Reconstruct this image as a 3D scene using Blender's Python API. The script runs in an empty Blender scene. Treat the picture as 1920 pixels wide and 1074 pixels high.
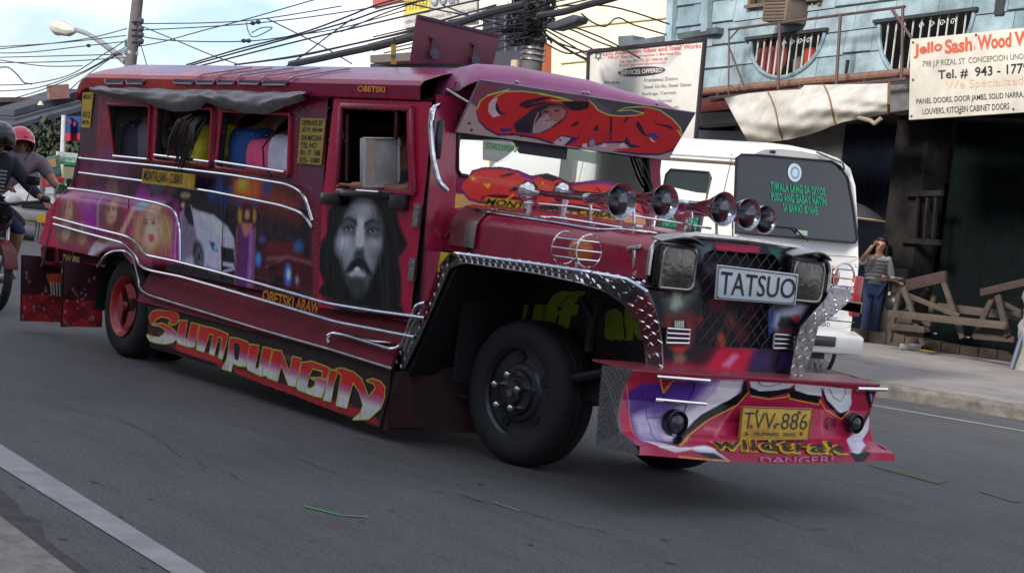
import bpy, bmesh, math, random
import numpy as np
from mathutils import Vector, Matrix
random.seed(7)
R = math.radians
scene = bpy.context.scene
col = scene.collection

# ------------------------------------------------------------------ camera, sky, sun, exposure
# camera stands 1.37 m above the road; world x = the jeepney's forward direction, y = across the street, z up
FPX = 3500.0
AX = Vector((0.118, -1.0, -0.0379)).normalized()            # world up, in camera axes (right, down, forward)
_d = Vector((-2560.0, -435.0, 3500.0)); _x = -_d; _x = (_x - AX * _x.dot(AX)).normalized()
_y = AX.cross(_x)
EYE = Vector((0, 0, 1.37))
cam_d = bpy.data.cameras.new('camera'); cam = bpy.data.objects.new('camera', cam_d); col.objects.link(cam)
cam_d.sensor_width = 36.0; cam_d.lens = 36.0 * FPX / 1920.0; cam_d.clip_start = 0.1; cam_d.clip_end = 2000
_m = Matrix(((_x[0], -_x[1], -_x[2]), (_y[0], -_y[1], -_y[2]), (AX[0], -AX[1], -AX[2])))
cam.matrix_world = Matrix.Translation(EYE) @ _m.to_4x4()
scene.camera = cam
scene.view_settings.view_transform = 'Standard'; scene.view_settings.look = 'None'
scene.view_settings.gamma = 1.0; scene.view_settings.use_curve_mapping = False
scene.view_settings.exposure = EXPOSURE = 1.52

SUN_DIR = Vector((0.28, -0.86, 0.46)).normalized()          # towards the sun: behind the camera, above the added near row of buildings
world = bpy.data.worlds.new('World'); scene.world = world; world.use_nodes = True
nt = world.node_tree; nt.nodes.clear(); N = nt.nodes.new; L = nt.links.new
sky = N('ShaderNodeTexSky'); sky.sky_type = 'NISHITA'; sky.sun_disc = False
sky.sun_elevation = math.asin(SUN_DIR.z); sky.sun_rotation = math.atan2(SUN_DIR.x, SUN_DIR.y)
sky.air_density = 1.0; sky.dust_density = 0.6; sky.ozone_density = 1.0
tc = N('ShaderNodeTexCoord'); mp = N('ShaderNodeMapping'); L(tc.outputs['Generated'], mp.inputs['Vector'])
mp.inputs['Scale'].default_value = (1.0, 1.0, 2.2); mp.inputs['Location'].default_value = (0.35, 0.1, 0.2)
nz = N('ShaderNodeTexNoise'); nz.inputs['Scale'].default_value = 5.2; nz.inputs['Detail'].default_value = 7; nz.inputs['Roughness'].default_value = 0.55
L(mp.outputs[0], nz.inputs['Vector'])
cr = N('ShaderNodeValToRGB'); cr.color_ramp.elements[0].position = 0.40; cr.color_ramp.elements[1].position = 0.58; cr.color_ramp.elements[0].color = (.06, .06, .06, 1)
L(nz.outputs['Fac'], cr.inputs['Fac'])
nz2 = N('ShaderNodeTexNoise'); nz2.inputs['Scale'].default_value = 3.4; nz2.inputs['Detail'].default_value = 5; L(mp.outputs[0], nz2.inputs['Vector'])
cc = N('ShaderNodeMix'); cc.data_type = 'RGBA'; L(nz2.outputs['Fac'], cc.inputs[0])
cc.inputs[6].default_value = (3.4, 3.6, 4.4, 1); cc.inputs[7].default_value = (6.0, 6.05, 6.1, 1)
mx = N('ShaderNodeMix'); mx.data_type = 'RGBA'; L(cr.outputs[0], mx.inputs[0]); _vm = N('ShaderNodeVectorMath'); _vm.operation = 'MULTIPLY'; _vm.inputs[1].default_value = (.45, .49, .62); L(sky.outputs[0], _vm.inputs[0]); L(_vm.outputs[0], mx.inputs[6]); L(cc.outputs[2], mx.inputs[7])
bg = N('ShaderNodeBackground'); bg.inputs['Strength'].default_value = 0.1; L(mx.outputs[2], bg.inputs[0])
wo = N('ShaderNodeOutputWorld'); L(bg.outputs[0], wo.inputs[0])

sd = bpy.data.lights.new('sun', 'SUN'); sd.energy = 1.8; sd.angle = R(11); sd.color = (1.0, 0.96, 0.9)
so = bpy.data.objects.new('sun', sd); col.objects.link(so)
so.rotation_euler = SUN_DIR.to_track_quat('Z', 'Y').to_euler()

# ------------------------------------------------------------------ surveying helpers
def P(px, py, ax, val):
    """point of the place seen at a photo pixel (1920 wide), on the plane coordinate[ax] = val"""
    c = Vector((px - 960.0, py - 537.0, FPX)); d = Vector((_x.dot(c), _y.dot(c), AX.dot(c)))
    t = (val - EYE[ax]) / d[ax]
    return EYE + d * t
def S(px, py, y=5.88): return P(px, py, 1, y)
def lin(c):
    c = np.asarray(c, float) / 255.0
    return np.where(c <= 0.04045, c / 12.92, ((c + 0.055) / 1.055) ** 2.4)

# ------------------------------------------------------------------ materials
def M(name, c, rough=0.6, metal=0.0, nscale=8.0, namt=0.25, bump=0.0, bscale=60.0, spec=0.5, coat=0.0, dark=None, vcol=False, srgb=False, em=0.0):
    m = bpy.data.materials.new(name); m.use_nodes = True; t = m.node_tree; b = t.nodes['Principled BSDF']
    if srgb: c = tuple(lin(c))
    tc = t.nodes.new('ShaderNodeTexCoord'); n = t.nodes.new('ShaderNodeTexNoise')
    n.inputs['Scale'].default_value = nscale; n.inputs['Detail'].default_value = 6; n.inputs['Roughness'].default_value = 0.65
    t.links.new(tc.outputs['Object'], n.inputs['Vector'])
    rp = t.nodes.new('ShaderNodeValToRGB'); rp.color_ramp.elements[0].position = 0.3; rp.color_ramp.elements[1].position = 0.7
    lo = max(0.0, 1 - namt)
    d = dark if dark else (lo, lo, lo)
    rp.color_ramp.elements[0].color = (*d, 1); rp.color_ramp.elements[1].color = (1, 1, 1, 1)
    t.links.new(n.outputs['Fac'], rp.inputs['Fac'])
    mx = t.nodes.new('ShaderNodeMix'); mx.data_type = 'RGBA'; mx.blend_type = 'MULTIPLY'; mx.inputs[0].default_value = 1.0
    t.links.new(rp.outputs[0], mx.inputs[7])
    if vcol:
        a = t.nodes.new('ShaderNodeVertexColor'); a.layer_name = 'Col'; t.links.new(a.outputs[0], mx.inputs[6])
    else: mx.inputs[6].default_value = (*c, 1)
    t.links.new(mx.outputs[2], b.inputs['Base Color'])
    b.inputs['Roughness'].default_value = rough; b.inputs['Metallic'].default_value = metal
    b.inputs['Specular IOR Level'].default_value = spec; b.inputs['Coat Weight'].default_value = coat; b.inputs['Coat Roughness'].default_value = 0.12
    rr = t.nodes.new('ShaderNodeMapRange'); rr.inputs[3].default_value = max(0.02, rough - 0.08); rr.inputs[4].default_value = min(1, rough + 0.12)
    t.links.new(n.outputs['Fac'], rr.inputs[0]); t.links.new(rr.outputs[0], b.inputs['Roughness'])
    if bump > 0:
        n2 = t.nodes.new('ShaderNodeTexNoise'); n2.inputs['Scale'].default_value = bscale; n2.inputs['Detail'].default_value = 4
        t.links.new(tc.outputs['Object'], n2.inputs['Vector'])
        bp = t.nodes.new('ShaderNodeBump'); bp.inputs['Strength'].default_value = bump; bp.inputs['Distance'].default_value = 0.02
        t.links.new(n2.outputs['Fac'], bp.inputs['Height']); t.links.new(bp.outputs[0], b.inputs['Normal'])
    return m
def glass(name, tint=(0.8, 0.85, 0.86), see=0.75, rough=0.02):
    m = bpy.data.materials.new(name); m.use_nodes = True; t = m.node_tree; t.nodes.clear()
    o = t.nodes.new('ShaderNodeOutputMaterial'); tr = t.nodes.new('ShaderNodeBsdfTransparent'); tr.inputs[0].default_value = (*[see * k for k in tint], 1)
    g = t.nodes.new('ShaderNodeBsdfGlossy'); g.inputs['Roughness'].default_value = rough
    f = t.nodes.new('ShaderNodeFresnel'); f.inputs[0].default_value = 1.6; mx = t.nodes.new('ShaderNodeMixShader')
    t.links.new(f.outputs[0], mx.inputs[0]); t.links.new(tr.outputs[0], mx.inputs[1]); t.links.new(g.outputs[0], mx.inputs[2]); t.links.new(mx.outputs[0], o.inputs[0])
    return m
_mc = {}
def mc(c, rough=0.6, metal=0.0, **k):
    key = (tuple(c), rough, metal, tuple(sorted(k.items())))
    if key not in _mc: _mc[key] = M('paint_%02x%02x%02x' % tuple(int(v) for v in c), c, rough, metal, srgb=True, **k)
    return _mc[key]

chrome = M('chrome', (0.78, 0.78, 0.8), 0.1, 1.0, nscale=14, namt=0.25)
steel = M('worn_steel', (0.5, 0.48, 0.47), 0.32, 1.0, nscale=20, namt=0.5, bump=0.05, bscale=30)
tread = M('tread_plate', (0.36, 0.33, 0.32), 0.3, 1.0, nscale=12, namt=0.55)
maroon = M('maroon_paint', (0.41, 0.016, 0.060), 0.26, 0, nscale=5, namt=0.35, coat=0.35, bump=0.05, bscale=5)
maroon_dk = M('maroon_dark_paint', (0.17, 0.014, 0.035), 0.4, 0, nscale=7, namt=0.4, coat=0.2)
purple_pk = M('pink_purple_paint', (0.42, 0.07, 0.2), 0.36, 0, nscale=5, namt=0.22, coat=0.4)
black = M('black_matt', (0.012, 0.012, 0.014), 0.55, 0, namt=0.3)
blackgl = M('black_gloss', (0.01, 0.01, 0.012), 0.22, 0, namt=0.2)
rubber = M('tyre_rubber', (0.026, 0.026, 0.028), 0.72, 0, nscale=9, namt=0.45, bump=0.15, bscale=90)
darkin = M('dark_interior', (0.016, 0.014, 0.018), 0.8, 0, namt=0.4)
painted_m = M('airbrush_paint', (1, 1, 1), 0.26, 0, nscale=7, namt=0.2, coat=0.06, spec=.28, vcol=True, bump=0.04, bscale=4)
painted_matt = M('airbrush_matt', (1, 1, 1), 0.62, 0, nscale=6, namt=0.22, vcol=True)
white_pl = M('white_plate', (0.68, 0.72, 0.74), 0.4, 0, namt=0.12)
yellow_pl = M('yellow_plate', (0.72, 0.47, 0.03), 0.45, 0, nscale=12, namt=0.35, dark=(0.55, 0.42, 0.3))
yellow_st = M('yellow_sticker', (0.75, 0.5, 0.03), 0.45, 0, namt=0.2)
ink = M('black_ink', (0.012, 0.011, 0.012), 0.55, 0, namt=0.1)

# ------------------------------------------------------------------ mesh builder
class MB:
    def __init__(s): s.v = []; s.f = []
    def add(s, vs, fs):
        o = len(s.v); s.v += [tuple(p) for p in vs]; s.f += [tuple(i + o for i in f) for f in fs]; return s
    def box(s, c, size, rot=None):
        hx, hy, hz = [k / 2 for k in size]
        vs = [Vector((x, y, z)) for x in (-hx, hx) for y in (-hy, hy) for z in (-hz, hz)]
        if rot is not None: vs = [rot @ v for v in vs]
        c = Vector(c); vs = [v + c for v in vs]
        return s.add(vs, [(0, 1, 3, 2), (4, 6, 7, 5), (0, 4, 5, 1), (2, 3, 7, 6), (0, 2, 6, 4), (1, 5, 7, 3)])
    def bar(s, a, b, w, h=None, up=(0, 0, 1)):
        a, b = Vector(a), Vector(b); d = b - a; l = d.length
        if l < 1e-6: return s
        d.normalize(); u = Vector(up); r = d.cross(u)
        if r.length < 1e-4: r = d.cross(Vector((1, 0, 0)))
        r.normalize(); u = r.cross(d)
        m = Matrix((d, r, u)).transposed()
        return s.box((a + b) / 2, (l, w, h or w), m)
    def tube(s, pts, r, n=8, closed=False, caps=True):
        pts = [Vector(p) for p in pts]; k = len(pts); rr = r if hasattr(r, '__len__') else [r] * k
        vs = []; prev = None
        for i, p in enumerate(pts):
            a = pts[(i - 1) % k] if (i > 0 or closed) else p; b = pts[(i + 1) % k] if (i < k - 1 or closed) else p
            t = (b - a); t = t.normalized() if t.length > 1e-9 else Vector((0, 0, 1))
            if prev is None:
                ref = Vector((0, 0, 1)) if abs(t.z) < 0.9 else Vector((1, 0, 0)); u = t.cross(ref).normalized()
            else:
                u = (prev - t * prev.dot(t)); u = u.normalized() if u.length > 1e-6 else t.orthogonal().normalized()
            prev = u; w = t.cross(u)
            for j in range(n):
                an = 2 * math.pi * j / n; vs.append(p + (u * math.cos(an) + w * math.sin(an)) * rr[i])
        fs = []
        for i in range(k if closed else k - 1):
            for j in range(n):
                a = i * n + j; b = i * n + (j + 1) % n; c = ((i + 1) % k) * n + (j + 1) % n; d = ((i + 1) % k) * n + j
                fs.append((a, b, c, d))
        if caps and not closed: fs += [tuple(range(n))[::-1], tuple((k - 1) * n + j for j in range(n))]
        return s.add(vs, fs)
    def lathe(s, prof, o, ax, n=32, cap=False):
        """prof: list of (distance along axis, radius)"""
        o = Vector(o); ax = Vector(ax).normalized(); u = ax.orthogonal().normalized(); w = ax.cross(u)
        vs = [o + ax * h + (u * math.cos(2 * math.pi * j / n) + w * math.sin(2 * math.pi * j / n)) * r for h, r in prof for j in range(n)]
        fs = [(i * n + j, i * n + (j + 1) % n, (i + 1) * n + (j + 1) % n, (i + 1) * n + j) for i in range(len(prof) - 1) for j in range(n)]
        if cap: fs += [tuple(range(n))[::-1], tuple((len(prof) - 1) * n + j for j in range(n))]
        return s.add(vs, fs)
    def grid(s, fn, nu, nv, closed=False):
        vs = [fn(i / nu, j / nv) for i in range(nu + 1) for j in range(nv + 1)]
        return s.add(vs, [(i * (nv + 1) + j, (i + 1) * (nv + 1) + j, (i + 1) * (nv + 1) + j + 1, i * (nv + 1) + j + 1) for i in range(nu) for j in range(nv)])
    def prism(s, poly, off):
        """closed outline of 3-D points pushed by off"""
        poly = [Vector(p) for p in poly]; off = Vector(off); n = len(poly)
        vs = poly + [p + off for p in poly]
        return s.add(vs, [tuple(range(n))[::-1], tuple(range(n, 2 * n))] + [(i, (i + 1) % n, n + (i + 1) % n, n + i) for i in range(n)])
    def ball(s, c, r, n=12, m=8, sc=(1, 1, 1)):
        c = Vector(c)
        vs = [c + Vector((sc[0] * r * math.sin(math.pi * i / m) * math.cos(2 * math.pi * j / n), sc[1] * r * math.sin(math.pi * i / m) * math.sin(2 * math.pi * j / n), sc[2] * r * math.cos(math.pi * i / m))) for i in range(m + 1) for j in range(n)]
        return s.add(vs, [(i * n + j, (i + 1) * n + j, (i + 1) * n + (j + 1) % n, i * n + (j + 1) % n) for i in range(m) for j in range(n)])
    def build(s, name, mat, parent=None, smooth=True, bevel=0.0, thick=0.0, ang=35):
        me = bpy.data.meshes.new(name); me.from_pydata(s.v, [], s.f); me.validate()
        bm = bmesh.new(); bm.from_mesh(me)
        bmesh.ops.remove_doubles(bm, verts=bm.verts, dist=1e-5)
        bmesh.ops.dissolve_degenerate(bm, dist=1e-6, edges=bm.edges)
        bmesh.ops.recalc_face_normals(bm, faces=bm.faces)
        if thick:
            bmesh.ops.solidify(bm, geom=bm.faces[:], thickness=thick); bmesh.ops.recalc_face_normals(bm, faces=bm.faces)
        if bevel > 0:
            es = [e for e in bm.edges if len(e.link_faces) == 2 and e.calc_face_angle(0) > 0.5]
            bmesh.ops.bevel(bm, geom=es, offset=bevel, segments=2, affect='EDGES', profile=0.5, clamp_overlap=True)
        bm.to_mesh(me); bm.free()
        if smooth: me.shade_smooth(); me.set_sharp_from_angle(angle=R(ang))
        return put(name, me, mat, parent)
def put(name, me, mat=None, parent=None):
    o = bpy.data.objects.new(name, me); col.objects.link(o)
    if mat: me.materials.clear(); me.materials.append(mat)
    if parent is not None:
        w = parent['_w'] if '_w' in parent else (0, 0, 0)
        o.parent = parent
        if parent.type == 'EMPTY': o.location = -Vector(w)
        # meshes keep world-space vertices; children of a mesh part share its origin
    return o
def thing(name, label, cat, loc=(0, 0, 0), group=None):
    o = bpy.data.objects.new(name, None); col.objects.link(o); o.location = loc; o['_w'] = tuple(loc)
    o.empty_display_size = 0.2
    o['label'] = label; o['category'] = cat
    if group: o['group'] = group
    return o
def tag(o, label, cat, group=None):
    o['label'] = label; o['category'] = cat
    if group: o['group'] = group
    return o
def struct(o): o['kind'] = 'structure'; return o
def stuff(o): o['kind'] = 'stuff'; return o

# ------------------------------------------------------------------ lettering
_txt = {}
def text2d(s, bold=0.0, shear=0.0, spacing=1.0, gap=None):
    key = (s, bold, shear, spacing, gap)
    if key in _txt: return _txt[key]
    cu = bpy.data.curves.new('t', 'FONT'); cu.body = s; cu.offset = bold; cu.shear = shear; cu.space_character = spacing; cu.resolution_u = 3
    if gap is not None: cu.space_line = gap
    o = bpy.data.objects.new('t', cu); col.objects.link(o); bpy.context.view_layer.update()
    me = bpy.data.meshes.new_from_object(o.evaluated_get(bpy.context.evaluated_depsgraph_get()))
    vs = [tuple(v.co[:2]) for v in me.vertices]; fs = [tuple(p.vertices) for p in me.polygons]
    bpy.data.objects.remove(o); bpy.data.curves.remove(cu); bpy.data.meshes.remove(me)
    x0 = min(v[0] for v in vs); x1 = max(v[0] for v in vs); y0 = min(v[1] for v in vs); y1 = max(v[1] for v in vs)
    vs = [((x - x0) / (x1 - x0), (y - y0) / (y1 - y0)) for x, y in vs]
    _txt[key] = (vs, fs); return _txt[key]
def letters(name, s, quad, fn, mat, parent, **k):
    """print s inside a four-cornered patch (top-left, top-right, bottom-right, bottom-left); fn turns patch coordinates into the place"""
    vs, fs = text2d(s, **k); tl, tr, br, bl = quad; out = []
    for u, v in vs:
        t = [tl[i] * (1 - u) + tr[i] * u for i in (0, 1)]; b = [bl[i] * (1 - u) + br[i] * u for i in (0, 1)]
        out.append(fn(b[0] * (1 - v) + t[0] * v, b[1] * (1 - v) + t[1] * v))
    me = bpy.data.meshes.new(name); me.from_pydata([tuple(p) for p in out], [], fs)
    return put(name, me, mat, parent)

# ------------------------------------------------------------------ airbrush canvas (colours end up as vertex paint on a fine sheet)
class Canvas:
    def __init__(s, w, h, base, to=None):
        s.w, s.h = w, h; s.a = np.tile(lin(base), (h, w, 1)).astype(np.float32); s.mask = np.ones((h, w), bool); s.to = to or (lambda x, y: (x, y))
        s.rng = np.random.default_rng(3)
    def _pts(s, pts): return np.array([s.to(*p) for p in pts], float)
    def _sdf(s, p, x0, x1, y0, y1, closed=True):
        yy, xx = np.mgrid[y0:y1, x0:x1].astype(np.float32); d = np.full(xx.shape, 1e9, np.float32); ins = np.zeros(xx.shape, bool)
        n = len(p)
        for i in range(n if closed else n - 1):
            a = p[i]; b = p[(i + 1) % n]; e = b - a; L2 = max(e @ e, 1e-9)
            t = np.clip(((xx - a[0]) * e[0] + (yy - a[1]) * e[1]) / L2, 0, 1)
            d = np.minimum(d, np.hypot(xx - a[0] - t * e[0], yy - a[1] - t * e[1]))
            if closed:
                c = (a[1] > yy) != (b[1] > yy)
                with np.errstate(all='ignore'): ins ^= c & (xx < (b[0] - a[0]) * (yy - a[1]) / (b[1] - a[1] + 1e-12) + a[0])
        return np.where(ins, -d, d) if closed else d
    def _bb(s, p, m):
        x0 = int(max(0, p[:, 0].min() - m)); x1 = int(min(s.w, p[:, 0].max() + m + 1)); y0 = int(max(0, p[:, 1].min() - m)); y1 = int(min(s.h, p[:, 1].max() + m + 1))
        return x0, x1, y0, y1
    def _mix(s, bb, al, c):
        x0, x1, y0, y1 = bb; al = al[..., None]; c = lin(c)
        s.a[y0:y1, x0:x1] = s.a[y0:y1, x0:x1] * (1 - al) + c * al
    def poly(s, pts, c, soft=1.0, alpha=1.0, raw=False):
        p = np.array(pts, float) if raw else s._pts(pts); bb = s._bb(p, soft + 1)
        if bb[1] <= bb[0] or bb[3] <= bb[2]: return s
        d = s._sdf(p, *bb); s._mix(bb, np.clip(0.5 - d / soft, 0, 1) * alpha, c); return s
    def stroke(s, pts, w, c, soft=1.0, alpha=1.0, closed=False):
        p = s._pts(pts); bb = s._bb(p, w + soft + 1)
        if bb[1] <= bb[0] or bb[3] <= bb[2]: return s
        d = s._sdf(p, *bb, closed=closed); d = np.abs(d); s._mix(bb, np.clip(0.5 - (d - w / 2) / soft, 0, 1) * alpha, c); return s
    def blob(s, x, y, rx, ry, c, soft=0.5, alpha=1.0, ang=0):
        n = 24; ca, sa = math.cos(R(ang)), math.sin(R(ang))
        pts = [(x + rx * math.cos(t) * ca - ry * math.sin(t) * sa, y + rx * math.cos(t) * sa + ry * math.sin(t) * ca) for t in [2 * math.pi * i / n for i in range(n)]]
        q = s._pts(pts); r = min(np.ptp(q[:, 0]), np.ptp(q[:, 1])) / 2
        return s.poly(pts, c, max(1.0, 2 * r * soft), alpha)
    def cut(s, pts):
        p = s._pts(pts); bb = s._bb(p, 1)
        x0, x1, y0, y1 = bb; d = s._sdf(p, *bb); s.mask[y0:y1, x0:x1] &= ~(d < 0); return s
    def keep(s, pts):
        p = s._pts(pts); d = s._sdf(p, 0, s.w, 0, s.h); s.mask &= d < 0; return s
    def streaks(s, amt=0.15, sx=1, sy=12):
        n = s.rng.normal(size=(s.h // sy + 2, s.w // sx + 2)).astype(np.float32)
        n = np.repeat(np.repeat(n, sy, 0), sx, 1)[:s.h, :s.w]
        for _ in range(2): n = (n + np.roll(n, 1, 0) + np.roll(n, 1, 1) + np.roll(n, -1, 0) + np.roll(n, -1, 1)) / 5
        s.a *= np.clip(1 + amt * n, 0.3, 2)[..., None]; return s
    def build(s, name, fn, mat, parent, gain=1.0, smooth=True, con=0.0):
        """fn(u, v) -> point, u to the right and v downwards, both 0..1"""
        h, w = s.h, s.w
        vs = [tuple(fn(i / (w - 1), j / (h - 1))) for j in range(h) for i in range(w)]
        m = s.mask[:-1, :-1] & s.mask[1:, :-1] & s.mask[:-1, 1:] & s.mask[1:, 1:]
        jj, ii = np.nonzero(m); a = jj * w + ii
        fs = np.stack([a, a + w, a + w + 1, a + 1], 1)
        used = np.zeros(h * w, bool); used[fs.ravel()] = True; idx = np.cumsum(used) - 1
        va = np.array(vs)[used]; fs = idx[fs]
        me = bpy.data.meshes.new(name); me.from_pydata(va.tolist(), [], fs.tolist())
        ca = me.color_attributes.new('Col', 'FLOAT_COLOR', 'POINT')
        lum = s.a.reshape(-1, 3)[used]; m_ = lum.mean(1, keepdims=True); rgb = np.clip(lum * gain * np.clip((m_ / .10) ** con, .35, 1.5), 0, 0.9); m_ = rgb.mean(1, keepdims=True); rgb = np.clip(m_ + (rgb - m_) * (1 + con * .15), 0, .9); rgba = np.concatenate([rgb, np.ones((len(rgb), 1))], 1).astype(np.float32)
        ca.data.foreach_set('color', rgba.ravel())
        if smooth: me.shade_smooth()
        return put(name, me, mat, parent)
def rect_canvas(ppm, x0, x1, z0, z1, y, base):
    """canvas lying on the vertical plane y = const; photo pixels are surveyed onto it"""
    w = int((x1 - x0) * ppm); h = int((z1 - z0) * ppm)
    def to(px, py): q = P(px, py, 1, y); return ((q.x - x0) / (x1 - x0) * (w - 1), (z1 - q.z) / (z1 - z0) * (h - 1))
    return Canvas(w, h, base, to)
def homography(src, dst):
    A = []; b = []
    for (x, y), (u, v) in zip(src, dst):
        A.append([x, y, 1, 0, 0, 0, -u * x, -u * y]); b.append(u); A.append([0, 0, 0, x, y, 1, -v * x, -v * y]); b.append(v)
    h = np.linalg.solve(np.array(A, float), np.array(b, float))
    def f(x, y): w = h[6] * x + h[7] * y + 1; return ((h[0] * x + h[1] * y + h[2]) / w, (h[3] * x + h[4] * y + h[5]) / w)
    return f
def smoothpath(pts, n=6):
    pts = [Vector(p) for p in pts]; out = []
    for i in range(len(pts) - 1):
        p0 = pts[max(i - 1, 0)]; p1 = pts[i]; p2 = pts[i + 1]; p3 = pts[min(i + 2, len(pts) - 1)]
        for k in range(n):
            t = k / n; out.append(0.5 * ((2 * p1) + (p2 - p0) * t + (2 * p0 - 5 * p1 + 4 * p2 - p3) * t * t + (3 * p1 - p0 - 3 * p2 + p3) * t ** 3))
    out.append(pts[-1]); return out
def corner(pts, r=0.05, n=4):
    """polyline with rounded corners"""
    pts = [Vector(p) for p in pts]; out = [pts[0]]
    for i in range(1, len(pts) - 1):
        a, b, c = pts[i - 1], pts[i], pts[i + 1]; d1 = (a - b); d2 = (c - b); k = min(r, d1.length * .45, d2.length * .45)
        s, e = b + d1.normalized() * k, b + d2.normalized() * k
        out += [s * (1 - t) ** 2 + b * 2 * t * (1 - t) + e * t * t for t in [j / n for j in range(n + 1)]]
    out.append(pts[-1]); return out
# ================================================================== ROAD, KERBS, MARKINGS
def ground_sheet(name, pts, z, mat, kind='structure', thick=0.0, bot=None):
    m = MB()
    if thick: m.prism([(x, y, z) for x, y in pts], (0, 0, -thick))
    else: m.add([(x, y, z) for x, y in pts], [tuple(range(len(pts)))])
    o = m.build(name, mat, smooth=False); o['kind'] = kind; return o
asph = M('asphalt', (.098, .097, .097), .8, nscale=.9, namt=.3, bump=.8, bscale=70)
_t = asph.node_tree; _b = _t.nodes['Principled BSDF']; _o = _b.inputs['Base Color'].links[0].from_socket
_tc = _t.nodes.new('ShaderNodeTexCoord'); _n = _t.nodes.new('ShaderNodeTexNoise'); _n.inputs['Scale'].default_value = 55; _n.inputs['Detail'].default_value = 4; _n.inputs['Roughness'].default_value = .8; _t.links.new(_tc.outputs['Object'], _n.inputs['Vector'])
_mr = _t.nodes.new('ShaderNodeMapRange'); _mr.inputs[1].default_value = .3; _mr.inputs[2].default_value = .7; _mr.inputs[3].default_value = .38; _mr.inputs[4].default_value = 1.85; _t.links.new(_n.outputs['Fac'], _mr.inputs[0])
_mx = _t.nodes.new('ShaderNodeMix'); _mx.data_type = 'RGBA'; _mx.blend_type = 'MULTIPLY'; _mx.inputs[0].default_value = 1; _t.links.new(_o, _mx.inputs[6]); _t.links.new(_mr.outputs[0], _mx.inputs[7])
_n3 = _t.nodes.new('ShaderNodeTexNoise'); _n3.inputs['Scale'].default_value = 3.2; _n3.inputs['Detail'].default_value = 9; _n3.inputs['Roughness'].default_value = .75
_mp = _t.nodes.new('ShaderNodeMapping'); _mp.inputs['Scale'].default_value = (.45, 1.6, 1); _t.links.new(_tc.outputs['Object'], _mp.inputs[0]); _t.links.new(_mp.outputs[0], _n3.inputs['Vector'])
_r3 = _t.nodes.new('ShaderNodeValToRGB'); _r3.color_ramp.elements[0].position = .33; _r3.color_ramp.elements[1].position = .52; _r3.color_ramp.elements[0].color = (.74, .74, .74, 1); _t.links.new(_n3.outputs['Fac'], _r3.inputs[0])
_m3 = _t.nodes.new('ShaderNodeMix'); _m3.data_type = 'RGBA'; _m3.blend_type = 'MULTIPLY'; _m3.inputs[0].default_value = 1; _t.links.new(_mx.outputs[2], _m3.inputs[6]); _t.links.new(_r3.outputs[0], _m3.inputs[7]); _t.links.new(_m3.outputs[2], _b.inputs['Base Color'])
ground_sheet('ground', [(-600, -400), (400, -400), (400, 600), (-600, 600)], -.012, M('earth', (.12, .11, .10), .9, nscale=.3, namt=.3))
ground_sheet('road', [(-160, 1.0), (60, 1.0), (60, 40), (-160, 18.5)], 0.0, asph)
linem = M('road_paint', (.36, .35, .34), .7, nscale=5, namt=.45, bump=.2, bscale=80)
def G2(px, py, z=0): q = P(px, py, 2, z); return (q.x, q.y)
# near edge line
a, b, c, d = G2(0, 833), G2(0, 876), G2(320, 1074), G2(384, 1074)
def ext(p, q, t): return (p[0] + (q[0] - p[0]) * t, p[1] + (q[1] - p[1]) * t)
ground_sheet('road_marking', [ext(d, a, 3.0), ext(c, b, 3.0), ext(b, c, 2.2), ext(a, d, 2.2)], .004, linem)
a, b = G2(1655, 763), G2(1930, 810); dx = (b[0] - a[0], b[1] - a[1]); l = math.hypot(*dx); nx = (-dx[1] / l * .06, dx[0] / l * .06)
ground_sheet('road_marking', [(a[0] - nx[0] - dx[0] * 3, a[1] - nx[1] - dx[1] * 3), (b[0] - nx[0] + dx[0] * 6, b[1] - nx[1] + dx[1] * 6), (b[0] + nx[0] + dx[0] * 6, b[1] + nx[1] + dx[1] * 6), (a[0] + nx[0] - dx[0] * 3, a[1] + nx[1] - dx[1] * 3)], .004, linem)
yl = M('worn_yellow_paint', (.125, .105, .075), .8, nscale=30, namt=.5)
for q in ([(1625, 872), (1700, 880), (1775, 901), (1760, 908), (1690, 889)], [(1830, 920), (1880, 928), (1915, 940), (1900, 942)]): ground_sheet('road_marking', [G2(*p) for p in q], .004, yl)
ground_sheet('road_marking', [G2(*p) for p in ((569, 948), (640, 966), (648, 970), (572, 951))], .004, mc((70, 170, 90), .7))
ground_sheet('road_marking', [G2(*p) for p in ((648, 966), (690, 969), (690, 971), (648, 968))], .004, mc((140, 132, 118), .8, nscale=40)); ground_sheet('road_marking', [G2(*p) for p in ((925, 941), (975, 957), (973, 959), (925, 943))], .004, mc((128, 128, 128), .8, nscale=40))
sm = MB(); rs = random.Random(31)
for _ in range(45):
    px, py = rs.uniform(0, 1900), rs.uniform(720, 1070); c = P(px, py, 2, .0025); r = rs.uniform(.005, .02); nn = rs.randint(6, 9); el = rs.uniform(1, 2.6)
    sm.add([(c.x + r * el * rs.uniform(.5, 1.2) * math.cos(6.283 * k / nn), c.y + r * rs.uniform(.5, 1.2) * math.sin(6.283 * k / nn), .0025) for k in range(nn)], [tuple(range(nn))])
stuff(sm.build('road_stains', M('stain', (.055, .054, .053), .7, nscale=20, namt=.5), smooth=False))
cm_ = M('crack', (.07, .069, .068), .9)
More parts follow.
